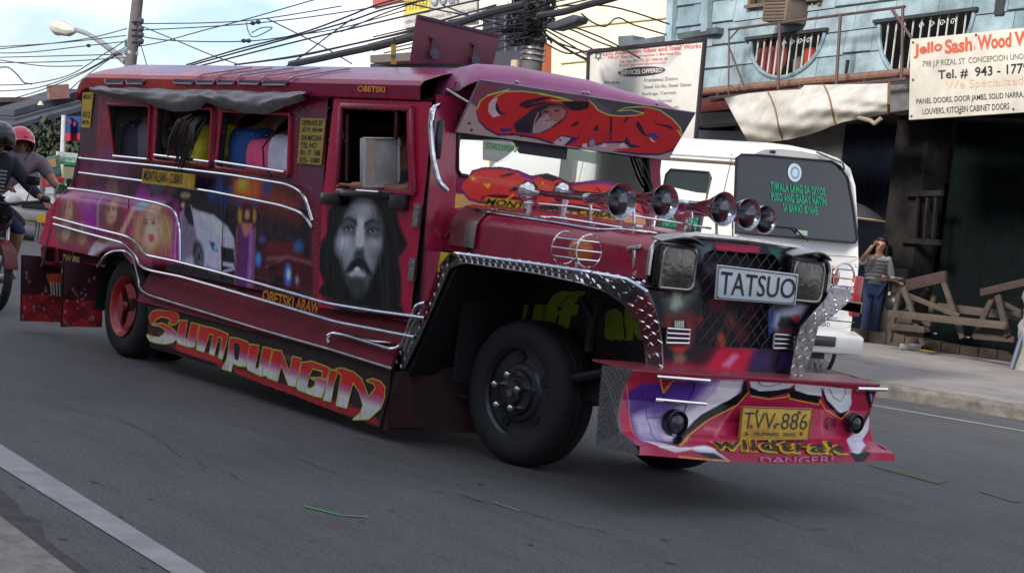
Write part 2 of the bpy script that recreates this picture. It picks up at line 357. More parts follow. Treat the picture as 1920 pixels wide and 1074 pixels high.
for pts in ([(560, 860), (700, 905), (860, 925), (1040, 975), (1190, 1010)], [(1240, 940), (1380, 948), (1500, 985), (1640, 1000)], [(120, 760), (260, 800), (350, 860), (470, 900)]):
    q2 = []
    for a, b in zip(pts, pts[1:]):
        for t in range(6): q2.append(P(a[0] + (b[0] - a[0]) * t / 6 + rs.uniform(-5, 5), a[1] + (b[1] - a[1]) * t / 6 + rs.uniform(-3, 3), 2, .003))
    m = MB(); vs = []
    for p in q2: w = rs.uniform(.001, .006); vs += [(p.x - w, p.y - w, .003), (p.x + w, p.y + w, .003)]
    m.add(vs, [(2 * i, 2 * i + 1, 2 * i + 3, 2 * i + 2) for i in range(len(q2) - 1)]); struct(m.build('road_crack', cm_, smooth=False))
# near side: dirt strip and broken pavement in the bottom-left corner
conc = M('concrete', (.30, .27, .25), .88, nscale=4, namt=.4, bump=.4, bscale=30); kerbm = M('kerb_concrete', (.24, .21, .18), .9, nscale=6, namt=.6, bump=.6, bscale=22)
dirt = M('dirt', (.075, .07, .066), .95, nscale=9, namt=.6, bump=.6, bscale=40)
a, b = G2(0, 985), G2(115, 1074)
e0, e1 = ext(b, a, 8), ext(a, b, 8)
ground_sheet('pavement_near', [e0, e1, (e1[0] - .4, e1[1] - 12), (e0[0] - 1, e0[1] - 12)], .035, M('gravel_concrete', (.30, .26, .24), .9, nscale=12, namt=.5, bump=.6, bscale=60), thick=.06)
a2, b2 = G2(0, 928), G2(180, 1074); rnd = random.Random(2); up = []; n = 60
for i in range(n + 1):
    p = ext(ext(b2, a2, 4), ext(a2, b2, 4), i / n); up.append((p[0] + rnd.uniform(-.05, .05), p[1] + rnd.uniform(-.06, .04)))
lo = [ext(ext(b, a, 4), ext(a, b, 4), i / n) for i in range(n + 1)]
m = MB(); m.add([(x, y, .006) for x, y in up] + [(x, y, .006) for x, y in lo], [(i, i + 1, n + 2 + i, n + 1 + i) for i in range(n)]); struct(m.build('dirt_strip', dirt, smooth=False))
# far pavement
K0 = [(-90, 16.8), (-40, 16.6), (-17, 16.3), (-15.2, 15.7), (-14.4, 15.0), (-13.8, 14.35), (-13.0, 14.05), (-11.74, 14.5), (-9.5, 15.3), (-4, 17.3), (8, 21.7), (40, 33.4)]
pave = M('pavement', (.31, .275, .25), .9, nscale=2.2, namt=.35, bump=.35, bscale=45)
inn = [(x, y + .16) for x, y in K0]
ground_sheet('pavement', inn + [(40, 60), (-90, 60)], .146, pave, thick=.2)
m = MB(); ks = smoothpath([(x, y, 0) for x, y in K0[1:-1]], 10); rk = random.Random(4)
prof = [(0, -.02), (-.0, .10), (.03, .145), (.16, .15), (.2, .14)]; vs = []
for i, p in enumerate(ks):
    j = rk.uniform(-.018, .018)
    for dy, z in prof: vs.append((p.x, p.y + dy + j * (1 if z > .05 else .3), z + (rk.uniform(-.02, .004) if z > .12 else 0)))
k = len(prof); m.add(vs, [(i * k + j, (i + 1) * k + j, (i + 1) * k + j + 1, i * k + j + 1) for i in range(len(ks) - 1) for j in range(k - 1)])
struct(m.build('kerb', kerbm, smooth=False))
for i in range(1, 40):
    pass
# ================================================================== PEOPLE (skinned figures)
def skinned(name, J_, E_, mat, parent, sub=1, root=None):
    names = list(J_); me = bpy.data.meshes.new(name); me.from_pydata([tuple(J_[n][0]) for n in names], [(names.index(a), names.index(b)) for a, b in E_], [])
    o = bpy.data.objects.new(name, me); col.objects.link(o); o.modifiers.new('s', 'SKIN'); o.modifiers.new('u', 'SUBSURF').levels = sub
    sv = me.skin_vertices[0].data
    for i, n in enumerate(names):
        r = J_[n][1]; sv[i].radius = r if hasattr(r, '__len__') else (r, r)
        sv[i].use_root = (n == (root or names[0]))
    bpy.context.view_layer.update()
    m2 = bpy.data.meshes.new_from_object(o.evaluated_get(bpy.context.evaluated_depsgraph_get())); bpy.data.objects.remove(o)
    m2.shade_smooth(); return put(name, m2, mat, parent)
skinm = M('skin', (.36, .18, .11), .5, nscale=10, namt=.15); hairm = M('dark_hair', (.014, .011, .011), .45, nscale=30, namt=.4)
def add3(a, b): return Vector(a) + Vector(b)
def person(label, joints, clothes, hair='short', group=None, face=True, fdir=(1, 0, 0), parts=True, hairmat=None, scale=1.0, nohand=False):
    """joints: world positions of pelvis, chest, neck, head, sho_l, elb_l, wri_l, sho_r, ... hip_l, kne_l, ank_l, ..."""
    j = {k: Vector(v) for k, v in joints.items()}; base = j['pelvis'].copy(); base.z = min(v.z for v in j.values()) - .05
    t = thing('person', label, 'person', tuple(base), group)
    up = (j['head'] - j['neck']).normalized(); fd = Vector(fdir).normalized(); sd = up.cross(fd).normalized()
    R_ = dict(pelvis=.13, waist=(.125, .105), chest=(.155, .12), neck=.052, sho=.062, elb=.042, wri=.03, hand=.035, hip=.085, kne=.058, ank=.04, toe=.035)
    K = {'pelvis': (j['pelvis'], .13 * scale), 'waist': ((j['pelvis'] + j['chest']) / 2, .115 * scale), 'chest': (j['chest'], .145 * scale), 'neck': (j['neck'], .05), 'jaw': (j['head'] - up * .06 + fd * .02, (.062, .07)), 'head': (j['head'] + up * .02, (.08, .092)), 'crown': (j['head'] + up * .085, (.06, .066))}
    E_ = [('pelvis', 'waist'), ('waist', 'chest'), ('chest', 'neck'), ('neck', 'jaw'), ('jaw', 'head'), ('head', 'crown')]
    for s_ in 'lr':
        if 'sho_' + s_ in j:
            K['sho_' + s_] = (j['sho_' + s_], .06); K['elb_' + s_] = (j['elb_' + s_], .042); K['wri_' + s_] = (j['wri_' + s_], .027)
            E_ += [('chest', 'sho_' + s_), ('sho_' + s_, 'elb_' + s_), ('elb_' + s_, 'wri_' + s_)]
            d = (j['wri_' + s_] - j['elb_' + s_]).normalized()
            K['pal_' + s_] = (j['wri_' + s_] + d * .05, (.034, .02)); E_.append(('wri_' + s_, 'pal_' + s_))
        if 'hip_' + s_ in j:
            K['hip_' + s_] = (j['hip_' + s_], .088); K['kne_' + s_] = (j['kne_' + s_], .055); K['ank_' + s_] = (j['ank_' + s_], .036)
            fo_ = Vector((fd.x, fd.y, 0)).normalized(); K['toe_' + s_] = (j['ank_' + s_] + fo_ * .15 + Vector((0, 0, -.04)), .03)
            E_ += [('pelvis', 'hip_' + s_), ('hip_' + s_, 'kne_' + s_), ('kne_' + s_, 'ank_' + s_), ('ank_' + s_, 'toe_' + s_)]
    skinned('body', K, E_, skinm, t, 2, 'pelvis')
    if not nohand:
        for s_ in 'lr':
            if 'wri_' + s_ in j:
                d = (j['wri_' + s_] - j['elb_' + s_]).normalized(); q = j['wri_' + s_] + d * .08; sx = d.cross(Vector((0, 0, 1))); sx = sx.normalized() if sx.length > .1 else fd
                m = MB()
                for k, ln in enumerate((.06, .072, .075, .06)):
                    o_ = q + sx * (k - 1.5) * .018; m.tube([o_, o_ + d * ln * .5 + Vector((0, 0, -.004)), o_ + d * ln + Vector((0, 0, -.018))], [.009, .0085, .006], 6)
                m.tube([j['wri_' + s_] + d * .03 - sx * .02, j['wri_' + s_] + d * .06 - sx * .05, j['wri_' + s_] + d * .085 - sx * .058], [.011, .01, .007], 6)
                J2('hand', m, skinm, t)
    def cloth(nm, keys, edges, mat, grow, extra=None):
        KK = {k: (K[k][0], tuple(a + grow for a in K[k][1]) if hasattr(K[k][1], '__len__') else K[k][1] + grow) for k in keys if k in K}
        if extra: KK.update({k: (v[0], v[1]) for k, v in extra(KK).items()})
        skinned(nm, KK, [e for e in edges if e[0] in KK and e[1] in KK], mat, t, 2, keys[0])
    sl = clothes.get('sleeve', .6)
    if 'shirt' in clothes:
        def ex(KK):
            o_ = {}
            for s_ in 'lr':
                if 'sho_' + s_ in j:
                    if sl <= 1: o_['slv_' + s_] = (j['sho_' + s_].lerp(j['elb_' + s_], sl), .058)
                    else: o_['slv_' + s_] = (j['elb_' + s_], .055); o_['slw_' + s_] = (j['elb_' + s_].lerp(j['wri_' + s_], sl - 1), .042)
            return o_
        ed = [('pelvis', 'waist'), ('waist', 'chest'), ('chest', 'sho_l'), ('chest', 'sho_r'), ('sho_l', 'slv_l'), ('sho_r', 'slv_r'), ('slv_l', 'slw_l'), ('slv_r', 'slw_r')]
        if clothes.get('collar'): ed.append(('chest', 'neck'))
        cloth('shirt', ['pelvis', 'waist', 'chest', 'sho_l', 'sho_r'] + (['neck'] if clothes.get('collar') else []), ed, clothes['shirt'], .032, ex)
    if 'legs' in clothes and 'hip_l' in j:
        ll = clothes.get('leglen', .95)
        def ex(KK): return {'cuf_' + s_: (j['kne_' + s_].lerp(j['ank_' + s_], ll), .052) if ll > 0 else (j['hip_' + s_].lerp(j['kne_' + s_], 1 + ll), .09) for s_ in 'lr'}
        ks_ = ['pelvis', 'hip_l', 'hip_r'] + (['kne_l', 'kne_r'] if ll > 0 else []); ed = [('pelvis', 'hip_l'), ('pelvis', 'hip_r')]
        for s_ in 'lr': ed += [('hip_' + s_, 'kne_' + s_), ('kne_' + s_, 'cuf_' + s_)] if ll > 0 else [('hip_' + s_, 'cuf_' + s_)]
        cloth('trousers', ks_, ed, clothes['legs'], .012, ex)
    h = j['head']; hm = hairmat or hairm
    if face:
        m = MB()
        for s_ in (-1, 1): m.ball(h + fd * .088 + sd * .032 * s_ + up * .012, .012, 8, 6)
        J2('eye', m, mc((30, 20, 18), .4), t)
        m = MB(); m.tube([h + fd * .098 + up * .012, h + fd * .116 - up * .022], [.007, .013], 8); J2('nose', m, skinm, t)
        m = MB(); m.tube([h + fd * .086 - up * .055 - sd * .022, h + fd * .094 - up * .058, h + fd * .086 - up * .055 + sd * .022], .006, 6); J2('mouth', m, mc((150, 60, 56), .5), t)
        for s_ in (-1, 1): J2('ear', MB().ball(h + sd * .088 * s_ - up * .005, .022, 8, 6, (1, .6, 1.3)), skinm, t)
    if hair:
        m = MB()
        def hp(u, v):
            th = math.pi * .58 * v if hair != 'bun' else math.pi * .5 * v; ph = 2 * math.pi * u
            front = max(0, math.cos(ph)); th *= (1 - .42 * front); r = .108
            return h + up * (.03 + r * 1.05 * math.cos(th)) + (fd * math.cos(ph) * .95 + sd * math.sin(ph) * .9) * r * math.sin(th) - fd * .012
        m.grid(hp, 24, 8)
        J2('hair', m, hm, t)
        if hair == 'long':
            m = MB(); rr = random.Random(len(label))
            for k in range(26):
                ph = math.pi * (.35 + 1.3 * k / 25); a = h + (fd * math.cos(ph) + sd * math.sin(ph)) * .1 + up * .02; b = j['neck'] + (fd * math.cos(ph) * .08 + sd * math.sin(ph) * .13) - up * .02; c_ = b - up * rr.uniform(.16, .3) + (fd * math.cos(ph) + sd * math.sin(ph)) * .05
                m.tube([a, b, c_], [.016, .02, .004], 5)
            stuff(J2('hair_strands', m, hm, t))
    return t
def J2(name, mb, mat, parent, **k): return mb.build(name, mat, parent, **k)
def cl(c, **k): return M('cloth_%02x%02x%02x' % c, c, .85, srgb=True, nscale=9, namt=.35, bump=.6, bscale=9, **k)

# ------------------------------------------------------------------ passengers leaning back against the near windows
def passenger(x, shirt, label, lean=0.0, hair='short', y=6.06, zc=1.52, head=None, sleeve=.7, hm=None, scale=1.0):
    hd = head or (x + lean, y + .24, zc + .36)
    j = dict(pelvis=(x, y + .12, 1.18), chest=(x + lean * .4, y + .0, zc), neck=(x + lean * .7, y + .11, zc + .20), head=hd)
    for s_, k in (('l', -1), ('r', 1)):
        j['sho_' + s_] = (x + lean * .5 + k * .17, y + .0, zc + .09); j['elb_' + s_] = (x + k * .22, y + .02, zc - .17); j['wri_' + s_] = (x + k * .14, y + .26, zc - .26)
        j['hip_' + s_] = (x + k * .09, y + .16, 1.10); j['kne_' + s_] = (x + k * .11, y + .52, 1.1); j['ank_' + s_] = (x + k * .1, y + .52, .76)
    return person(label, j, dict(shirt=cl(tuple(min(255, int(k * 1.22)) for k in shirt)), legs=cl((40, 44, 60)), sleeve=sleeve), hair, 'passengers seated inside the jeepney', fdir=(0, 1, 0), hairmat=hm, scale=scale * 1.2)
passenger(-13.14, (60, 58, 72), 'rearmost passenger in a dark jacket, leaning on the first window', .06, zc=1.6, scale=1.3, y=6.1)
passenger(-12.80, (96, 94, 110), 'passenger in a grey shirt at the front edge of the rearmost window', -.04, zc=1.62, scale=1.2, y=6.08)
p = passenger(-12.08, (232, 196, 52), 'passenger in a yellow blouse whose dark highlighted hair hangs over the window sill', -.1, y=6.19, zc=1.62, scale=2.0)
m = MB(); rr = random.Random(9)
for k in range(22):
    w_ = rr.random(); a = Vector((-12.0 + w_ * .25, 5.90, 1.82 + rr.uniform(-.03, .03))); e = Vector((-12.2 + w_ * .5, 5.84, 1.6 - .12 * rr.random()))
    m.tube([a, a.lerp(e, .35) + Vector((0, -.05, .03)), a.lerp(e, .7) + Vector((0, -.04, .02)), e], [.008, .008, .006, .002], 4)
stuff(J2('hair_strands', m, M('streaked_hair', (.06, .03, .014), .4, nscale=40, namt=.7), p))
m = MB()
for k in range(36):
    w_ = rr.random(); a = Vector((-11.92 + w_ * .16, 5.92, 1.80)); e = Vector((-11.98 + w_ * .18, 5.82, 1.38 + rr.uniform(0, .2))); m.tube([a, a.lerp(e, .5) + Vector((.03, -.03, 0)), e], [.009, .009, .002], 4)
stuff(J2('hair_lock', m, hairm, p))
passenger(-11.34, (34, 74, 132), 'passenger in a blue shirt at the rear of the third window', .05, y=6.06, zc=1.6)
passenger(-11.04, (240, 78, 120), 'passenger in a bright pink shirt bending forward at the third window', .1, zc=1.53, y=6.03, head=(-10.80, 6.28, 1.76), sleeve=.8, scale=1.0)
p = passenger(-10.68, (196, 192, 206), 'passenger in a pale floral top with a dark bag strap at the third window', -.02, zc=1.57, y=6.03, head=(-10.70, 6.28, 1.80), scale=1.2)
J2('bag_strap', MB().tube([(-10.72, 5.88, 1.72), (-10.78, 5.85, 1.62), (-10.74, 5.85, 1.5), (-10.64, 5.86, 1.44)], .007, 5), black, p)
# front passenger with a forearm on the door sill
hd = S(650, 356, 5.84); el = S(770, 362, 5.9)
j = dict(pelvis=(-9.75, 6.2, 1.15), chest=(-9.72, 6.25, 1.42), neck=(-9.70, 6.25, 1.6), head=(-9.66, 6.27, 1.72), sho_l=(-9.70, 6.42, 1.5), elb_l=(-9.5, 6.5, 1.28), wri_l=(-9.3, 6.45, 1.2), sho_r=(-9.45, 6.12, 1.48), elb_r=(-9.12, 5.93, 1.44), wri_r=(-9.58, 5.85, 1.437), hip_l=(-9.72, 6.3, 1.1), kne_l=(-9.3, 6.34, 1.1), ank_l=(-9.2, 6.34, .76), hip_r=(-9.72, 6.12, 1.1), kne_r=(-9.3, 6.1, 1.1), ank_r=(-9.2, 6.1, .76))
person('front-seat passenger resting a bare forearm on the door sill', j, dict(shirt=cl((46, 46, 52)), legs=cl((30, 34, 46)), sleeve=.8), 'short')
# ================================================================== JEEPNEY
YN, YF, YC = 5.88, 7.76, 6.82                                 # near side, far side, middle
jeep = thing('jeepney', 'long maroon passenger jeepney covered in airbrushed pictures and chrome rails, driving along the road', 'jeepney', (-10.8, YC, 0))
def J(name, mb, mat, parent=None, **k): return mb.build(name, mat, parent or jeep, **k)
def mirrored(y): return 2 * YC - y

# --- chassis, floor, inner walls
m = MB(); m.box((-10.78, YC, 0.52), (6.8, 0.12, 0.14)); m.box((-10.78, YC - 0.42, 0.5), (6.8, 0.08, 0.14)); m.box((-10.78, YC + 0.42, 0.5), (6.8, 0.08, 0.14))
m.box((-12.74, YC, 0.4), (0.14, 1.5, 0.12)); m.box((-8.24, YC, 0.4), (0.1, 1.2, 0.1)); m.box((-10.2, YC, 0.3), (2.6, 0.9, 0.12))
J('chassis', m, black)
m = MB(); m.box((-11.35, YC, 0.68), (5.0, 1.78, 0.05)); J('floor', m, darkin)
m = MB(); m.box((-13.78, YC, 1.3), (0.04, 1.8, 1.3)); J('rear_wall', m, maroon_dk)
m = MB(); m.box((-11.9, YC - .62, 0.98), (3.3, 0.42, 0.1)); m.box((-11.9, YC + .62, 0.98), (3.3, 0.42, 0.1)); m.box((-9.85, YC, 1.0), (0.45, 1.6, 0.12)); m.box((-10.12, YC, 1.22), (0.1, 1.5, 0.4))
J('bench_seat', m, M('seat_vinyl', (0.05, 0.012, 0.02), 0.5), bevel=0.02)
m = MB(); m.box((-10.17, YC, 1.0), (0.03, 1.8, 0.62)); J('partition', m, darkin)

# --- near side wall: a painted sheet with window, door and wheel openings
X0, X1, Z0, Z1 = -14.34, -8.545, 0.70, 1.975
ppm = 150
cv = rect_canvas(ppm, X0, X1, Z0, Z1, YN, (112, 24, 48))
wide = [(60, 540), (60, 150), (900, 120), (900, 620)]
cv.poly([(150, 290), (600, 330), (600, 360), (140, 330)], (104, 32, 62), 20, .8)
cv.poly([(150, 170), (186, 172), (186, 290), (146, 290)], (70, 34, 50), 5)
cv.poly([(186, 172), (210, 172), (200, 290), (182, 300)], (120, 26, 50), 3)
cv.poly([(190, 280), (205, 275), (245, 300), (240, 330), (200, 345), (170, 330)], (104, 55, 96), 16, .7)
cv.poly([(556, 205), (612, 208), (605, 372), (590, 372), (562, 335)], (92, 46, 66), 3)
# dark mural in the middle of the side
cv.poly([(262, 318), (330, 305), (520, 335), (560, 350), (585, 400), (590, 560), (335, 522), (330, 420), (250, 360), (205, 350)], (34, 18, 34), 18)
cv.poly([(200, 330), (270, 350), (330, 380), (340, 420), (300, 380), (160, 350)], (66, 30, 50), 14, .8)
cv.poly([(430, 330), (530, 345), (560, 372), (560, 410), (430, 372)], (128, 42, 26), 22, .9)
cv.blob(462, 350, 26, 20, (190, 92, 30), .8, .9); cv.blob(452, 345, 10, 10, (228, 150, 50), .9, .9); cv.blob(500, 352, 9, 14, (36, 60, 120), .6, .9)
for x, y, w, h in ((408, 352, 7, 20), (418, 372, 6, 18), (395, 365, 8, 12), (428, 360, 5, 14), (445, 380, 5, 8), (476, 382, 5, 10)): cv.blob(x, y, w, h, (28, 62, 128), .7, .8)
for x in (470, 486, 505, 522, 540, 556): cv.stroke([(x, 350), (x + 2, 440)], 2.2, (104, 26, 34), 3, .6)
cv.blob(372, 330, 22, 16, (60, 40, 70), .8, .6)
# skirts / arms behind the rails
for x, y, w, h, c in ((214, 352, 12, 20, (120, 84, 78)), (240, 345, 16, 14, (94, 44, 66)), (270, 362, 13, 16, (134, 48, 118)), (295, 350, 14, 12, (88, 96, 122)), (318, 352, 12, 13, (116, 66, 70)), (346, 366, 9, 6, (170, 150, 110)), (344, 385, 6, 6, (170, 150, 100)), (300, 372, 22, 8, (132, 52, 116))): cv.blob(x, y, w, h, c, .5, .9)
# white car picture
car = [(336, 400), (350, 385), (372, 396), (400, 405), (424, 424), (437, 447), (440, 505), (418, 512), (392, 506), (352, 498), (336, 492)]
cv.poly(car, (142, 142, 160), 3); cv.poly([(340, 400), (358, 396), (372, 470), (345, 490), (337, 488)], (104, 92, 112), 6, .9)
cv.poly([(372, 398), (398, 404), (430, 440), (415, 446), (385, 420)], (150, 158, 172), 5, .8)
cv.poly([(345, 372), (358, 385), (362, 423), (352, 420), (343, 400)], (28, 22, 38), 3); cv.stroke([(356, 385), (364, 425)], 1.6, (150, 150, 165), 1.2)
cv.blob(371, 480, 10, 29, (26, 22, 30), .25, 1, -6); cv.blob(372, 482, 6, 20, (92, 92, 104), .4, 1, -6); cv.blob(372, 482, 2.4, 6, (40, 38, 46), .4)
for a in range(5): cv.stroke([(372, 482), (372 + 5 * math.sin(a * 1.26), 482 + 18 * math.cos(a * 1.26))], 1.4, (44, 42, 52), 1.2)
cv.poly([(390, 452), (400, 454), (408, 472), (396, 468)], (34, 62, 116), 3); cv.blob(402, 464, 3, 4, (96, 150, 205), .7)
cv.poly([(412, 462), (436, 466), (440, 500), (414, 508)], (24, 22, 30), 2.5); cv.poly([(416, 490), (437, 494), (437, 502), (416, 498)], (140, 142, 156), 2)
cv.stroke([(410, 462), (413, 508)], 1.5, (158, 160, 174), 1.5); cv.poly([(388, 500), (412, 508), (410, 520), (390, 515)], (90, 90, 104), 5, .9)
cv.poly([(336, 494), (372, 504), (440, 520), (440, 532), (340, 520)], (40, 36, 44), 6, .9)
# woman in a purple dress
cv.poly([(444, 420), (476, 424), (474, 545), (442, 545)], (84, 34, 92), 5); cv.poly([(466, 428), (474, 430), (472, 540), (462, 540)], (134, 84, 138), 5, .8)
cv.blob(458, 400, 11, 18, (60, 22, 28), .4); cv.blob(461, 402, 4.5, 9, (168, 110, 98), .5); cv.poly([(449, 417), (472, 420), (462, 442), (455, 442)], (150, 92, 80), 4)
cv.blob(447, 404, 4, 14, (170, 130, 40), .6, .8); cv.blob(475, 404, 3, 13, (170, 130, 40), .6, .8); cv.stroke([(442, 425), (440, 540)], 3, (118, 76, 72), 2); cv.stroke([(477, 428), (475, 540)], 2.2, (118, 76, 72), 2)
# dark red car picture
cv.poly([(482, 470), (505, 455), (560, 472), (586, 490), (588, 545), (520, 548), (482, 530)], (74, 14, 22), 6)
cv.poly([(500, 455), (548, 452), (570, 480), (520, 478), (498, 470)], (98, 18, 26), 7, .9); cv.stroke([(500, 485), (540, 482), (585, 494)], 2.5, (150, 84, 90), 4, .7); cv.stroke([(498, 500), (530, 486)], 2, (150, 90, 96), 3, .6)
cv.blob(483, 486, 5, 12, (50, 110, 190), .6); cv.blob(540, 515, 6, 18, (60, 110, 196), .6); cv.blob(541, 514, 2.5, 8, (170, 205, 235), .7); cv.blob(560, 462, 9, 10, (44, 90, 144), .8, .9); cv.blob(557, 525, 3.5, 8, (130, 120, 130), .7, .8)
cv.blob(490, 448, 7, 7, (70, 70, 120), .8, .8); cv.blob(520, 530, 12, 12, (22, 10, 18), .5); cv.blob(512, 500, 10, 8, (24, 8, 14), .6, .8)
cv.poly([(585, 400), (600, 420), (602, 575), (588, 570)], (120, 26, 50), 5)
# rear quarter: magenta panel with portraits of long-haired women
q = [(132, 356), (300, 380), (325, 392), (337, 420), (338, 500), (258, 500), (245, 470), (215, 462), (180, 492), (80, 470), (85, 440), (100, 395)]
cv.poly(q, (140, 40, 78), 5)
cv.poly([(96, 400), (125, 362), (118, 470), (86, 462)], (168, 30, 66), 8)
cv.poly([(125, 360), (160, 362), (150, 400), (128, 402)], (150, 92, 118), 10, .8)
cv.blob(190, 395, 24, 34, (128, 56, 132), .6); cv.blob(188, 425, 18, 26, (132, 30, 124), .5); cv.blob(172, 378, 18, 12, (152, 84, 128), .8, .8)
cv.blob(265, 378, 10, 14, (150, 44, 130), .5); cv.blob(328, 440, 9, 60, (140, 30, 120), .5); cv.stroke([(329, 420), (327, 485)], 3, (184, 120, 178), 3, .7)
def lady(x, y, rx, ry, hair, skin, tilt=0):
    cv.blob(x, y + ry * .25, rx * 1.75, ry * 1.35, hair, .35, .95, tilt)
    cv.blob(x, y, rx, ry, skin, .4, 1, tilt); cv.blob(x + rx * .1, y + ry * .25, rx * .7, ry * .5, tuple(min(255, int(k * 1.16)) for k in skin), .9, .7, tilt)
    for k in (-1, 1): cv.blob(x + k * rx * .42, y - ry * .2, rx * .24, ry * .1, (70, 40, 38), .9, .8, tilt)
    cv.blob(x - rx * .7, y + ry * .1, rx * .35, ry * .8, tuple(int(k * .62) for k in skin), .9, .7, tilt)
    for k in (-1, 1): cv.stroke([(x + k * rx * .15, y - ry * .38), (x + k * rx * .65, y - ry * .42)], 1.2, (84, 50, 40), 1.4, .7)
    cv.stroke([(x, y - ry * .1), (x + 1, y + ry * .2)], 1.2, (140, 86, 72), 1.6, .6); cv.blob(x + 1, y + ry * .5, rx * .3, ry * .09, (150, 60, 66), .8, .8, tilt)
    for k in list(range(-6, 7)) + [-5.5, -4.5, -3.5, 3.5, 4.5, 5.5]:
        if abs(k) > 2: cv.stroke([(x + k * rx * .3, y - ry * .6), (x + k * rx * .36 + random.uniform(-3, 3), y + ry * 1.6)], 1.4, tuple(int(v * random.uniform(.6, 1.4)) for v in hair), 1.6, .6)
lady(140, 395, 9, 20, (112, 76, 60), (164, 116, 100), 8); lady(134, 432, 11, 18, (120, 84, 66), (170, 126, 108)); lady(222, 398, 11, 22, (96, 64, 52), (166, 118, 104), 8)
lady(166, 440, 9, 18, (120, 80, 62), (160, 116, 98)); lady(292, 426, 17, 34, (150, 122, 84), (182, 132, 112), 6)
cv.blob(296, 448, 5, 7, (160, 62, 66), .4); cv.blob(236, 440, 9, 20, (110, 54, 46), .6, .8); cv.stroke([(262, 395), (240, 440)], 9, (172, 124, 108), 5); cv.stroke([(198, 375), (196, 430)], 5, (150, 124, 96), 4, .9)
cv.blob(274, 388, 12, 9, (112, 130, 142), .4); cv.poly([(170, 490), (190, 455), (222, 450), (250, 462), (215, 462)], (168, 160, 168), 5); cv.blob(206, 452, 9, 6, (150, 96, 80), .5)
cv.poly([(100, 462), (175, 478), (178, 490), (90, 474)], (140, 26, 44), 6)
cv.poly([(280, 500), (338, 500), (420, 530), (420, 545), (280, 520)], (30, 20, 30), 10, .8); cv.blob(320, 504, 26, 9, (14, 10, 16), .5)
cv.poly([(80, 463), (112, 470), (178, 492), (178, 510), (80, 508)], (58, 44, 50), 3)
cv.streaks(.05, 2, 9)
# openings
WIN = [((202, 196), (281, 198), (277, 299), (212, 292)), ((295, 199), (398, 204), (393, 312), (288, 301)), ((416, 208), (544, 214), (540, 330), (404, 314))]
for w in WIN: cv.cut(w)
cv.cut([(616, 180), (818, 187), (786, 600), (598, 580)])                     # doorway
cv.keep([(155, 150), (824, 150), (802, 400), (786, 640), (560, 640), (262, 640), (264, 520), (255, 492), (240, 476), (222, 470), (202, 476), (186, 498), (180, 512), (80, 497), (82, 462), (101, 398), (132, 352), (146, 330), (150, 290)])
def side_pt(u, v, out=0.0):
    x = X0 + (X1 - X0) * u; z = Z1 - (Z1 - Z0) * v
    k = max(0, min(1, (1.2 - z) / .12)) * max(0, min(1, (-12.05 - x) / .12)); k = k * k * (3 - 2 * k)
    return Vector((x, YN - 0.05 * k - 0.012 * math.sin(u * 9) * math.sin(v * 3), z))
side = cv.build('side_panel', side_pt, painted_m, jeep, gain=2.0, con=.3)
side['label'] = 'airbrushed side panel with portraits, a white car and a woman in purple'
# inner skin of the near wall and the far wall
m = MB()
for x0, x1 in ((-13.85, -13.25), (-12.62, -12.44), (-11.62, -11.44), (-10.46, -9.98)): m.box(((x0 + x1) / 2, YN + .03, 1.66), (x1 - x0, .02, .48))
m.box((-11.9, YN + .03, 1.08), (3.7, .02, .72)); m.box((-11.9, YN + .03, 1.92), (3.8, .02, .1)); J('inner_lining', m, darkin)
m = MB()
m.box((-11.65, YF, 1.07), (4.3, .04, .72)); m.box((-12.6, YF, 1.65), (2.5, .04, .5)); m.box((-10.0, YF, 1.66), (.14, .04, .5)); m.box((-11.6, YF, 1.93), (4.4, .04, .1)); m.box((-9.45, YF - .04, 1.66), (.1, .04, .5))
m.prism([(-9.42, YF, .75), (-8.92, 7.58, .75), (-8.92, 7.58, 1.4), (-9.42, YF, 1.4)], (0, .03, 0)); m.prism([(-9.42, YF, 1.87), (-8.92, 7.58, 1.87), (-8.92, 7.58, 1.97), (-9.42, YF, 1.97)], (0, .03, 0))
J('far_side_panel', m, maroon, smooth=False)

# --- window frames
wf = M('window_frame_paint', (0.55, 0.035, 0.07), 0.4, 0, nscale=12, namt=.4, coat=.2)
for w in WIN:
    pts = [S(*p, y=YN - .012) for p in w]
    fr = J('window_frame', MB().tube(corner(pts + pts[:1], .03), .012, 6), wf)
for a, b in (((213, 293), (277, 299)), ((290, 291), (393, 304)), ((405, 303), (534, 323))):
    J('window_bar', MB().tube([S(*a, y=YN - .03), S(*b, y=YN - .03)], .012, 8), chrome)

# --- ledge and skirt under the body
def ledge(u, v):
    x = -12.36 + (-8.95 + 12.36) * u; zt = .70; zb = .44 - .02 * u
    y = YN + .06 - .09 * v; z = zt + (zb - zt) * v
    return Vector((x, y, z))
J('running_board', MB().grid(ledge, 30, 4), M('step_maroon', (.26, .012, .032), .6, nscale=6, namt=.6, spec=.25), thick=.02)
m = MB()
for px, py in ((443, 568), (548, 592)):
    q_ = P(px, py, 1, YN + .03); m.ball(q_ + Vector((0, .0, 0)), .04, 12, 8, (1, .5, .8))
J('step_rubber', m, black)
SK = [(-12.27, .42), (-9.0, .39), (-9.0, .055), (-12.2, .165)]
def skirt_to(px, py):
    q_ = P(px, py, 1, YN - .03); return ((q_.x + 12.30) / 3.34 * 699, (.44 - q_.z) / .41 * 85)
ck = Canvas(700, 86, (40, 22, 26), skirt_to)
for i in range(60):
    x = 280 + i * 7.2; y = 640 + (x - 280) * .37 + random.uniform(-26, 0)
    ck.blob(x, y, random.uniform(5, 12), random.uniform(2, 5), random.choice(((150, 30, 32), (120, 22, 26), (24, 14, 18))), .6, .7, 20)
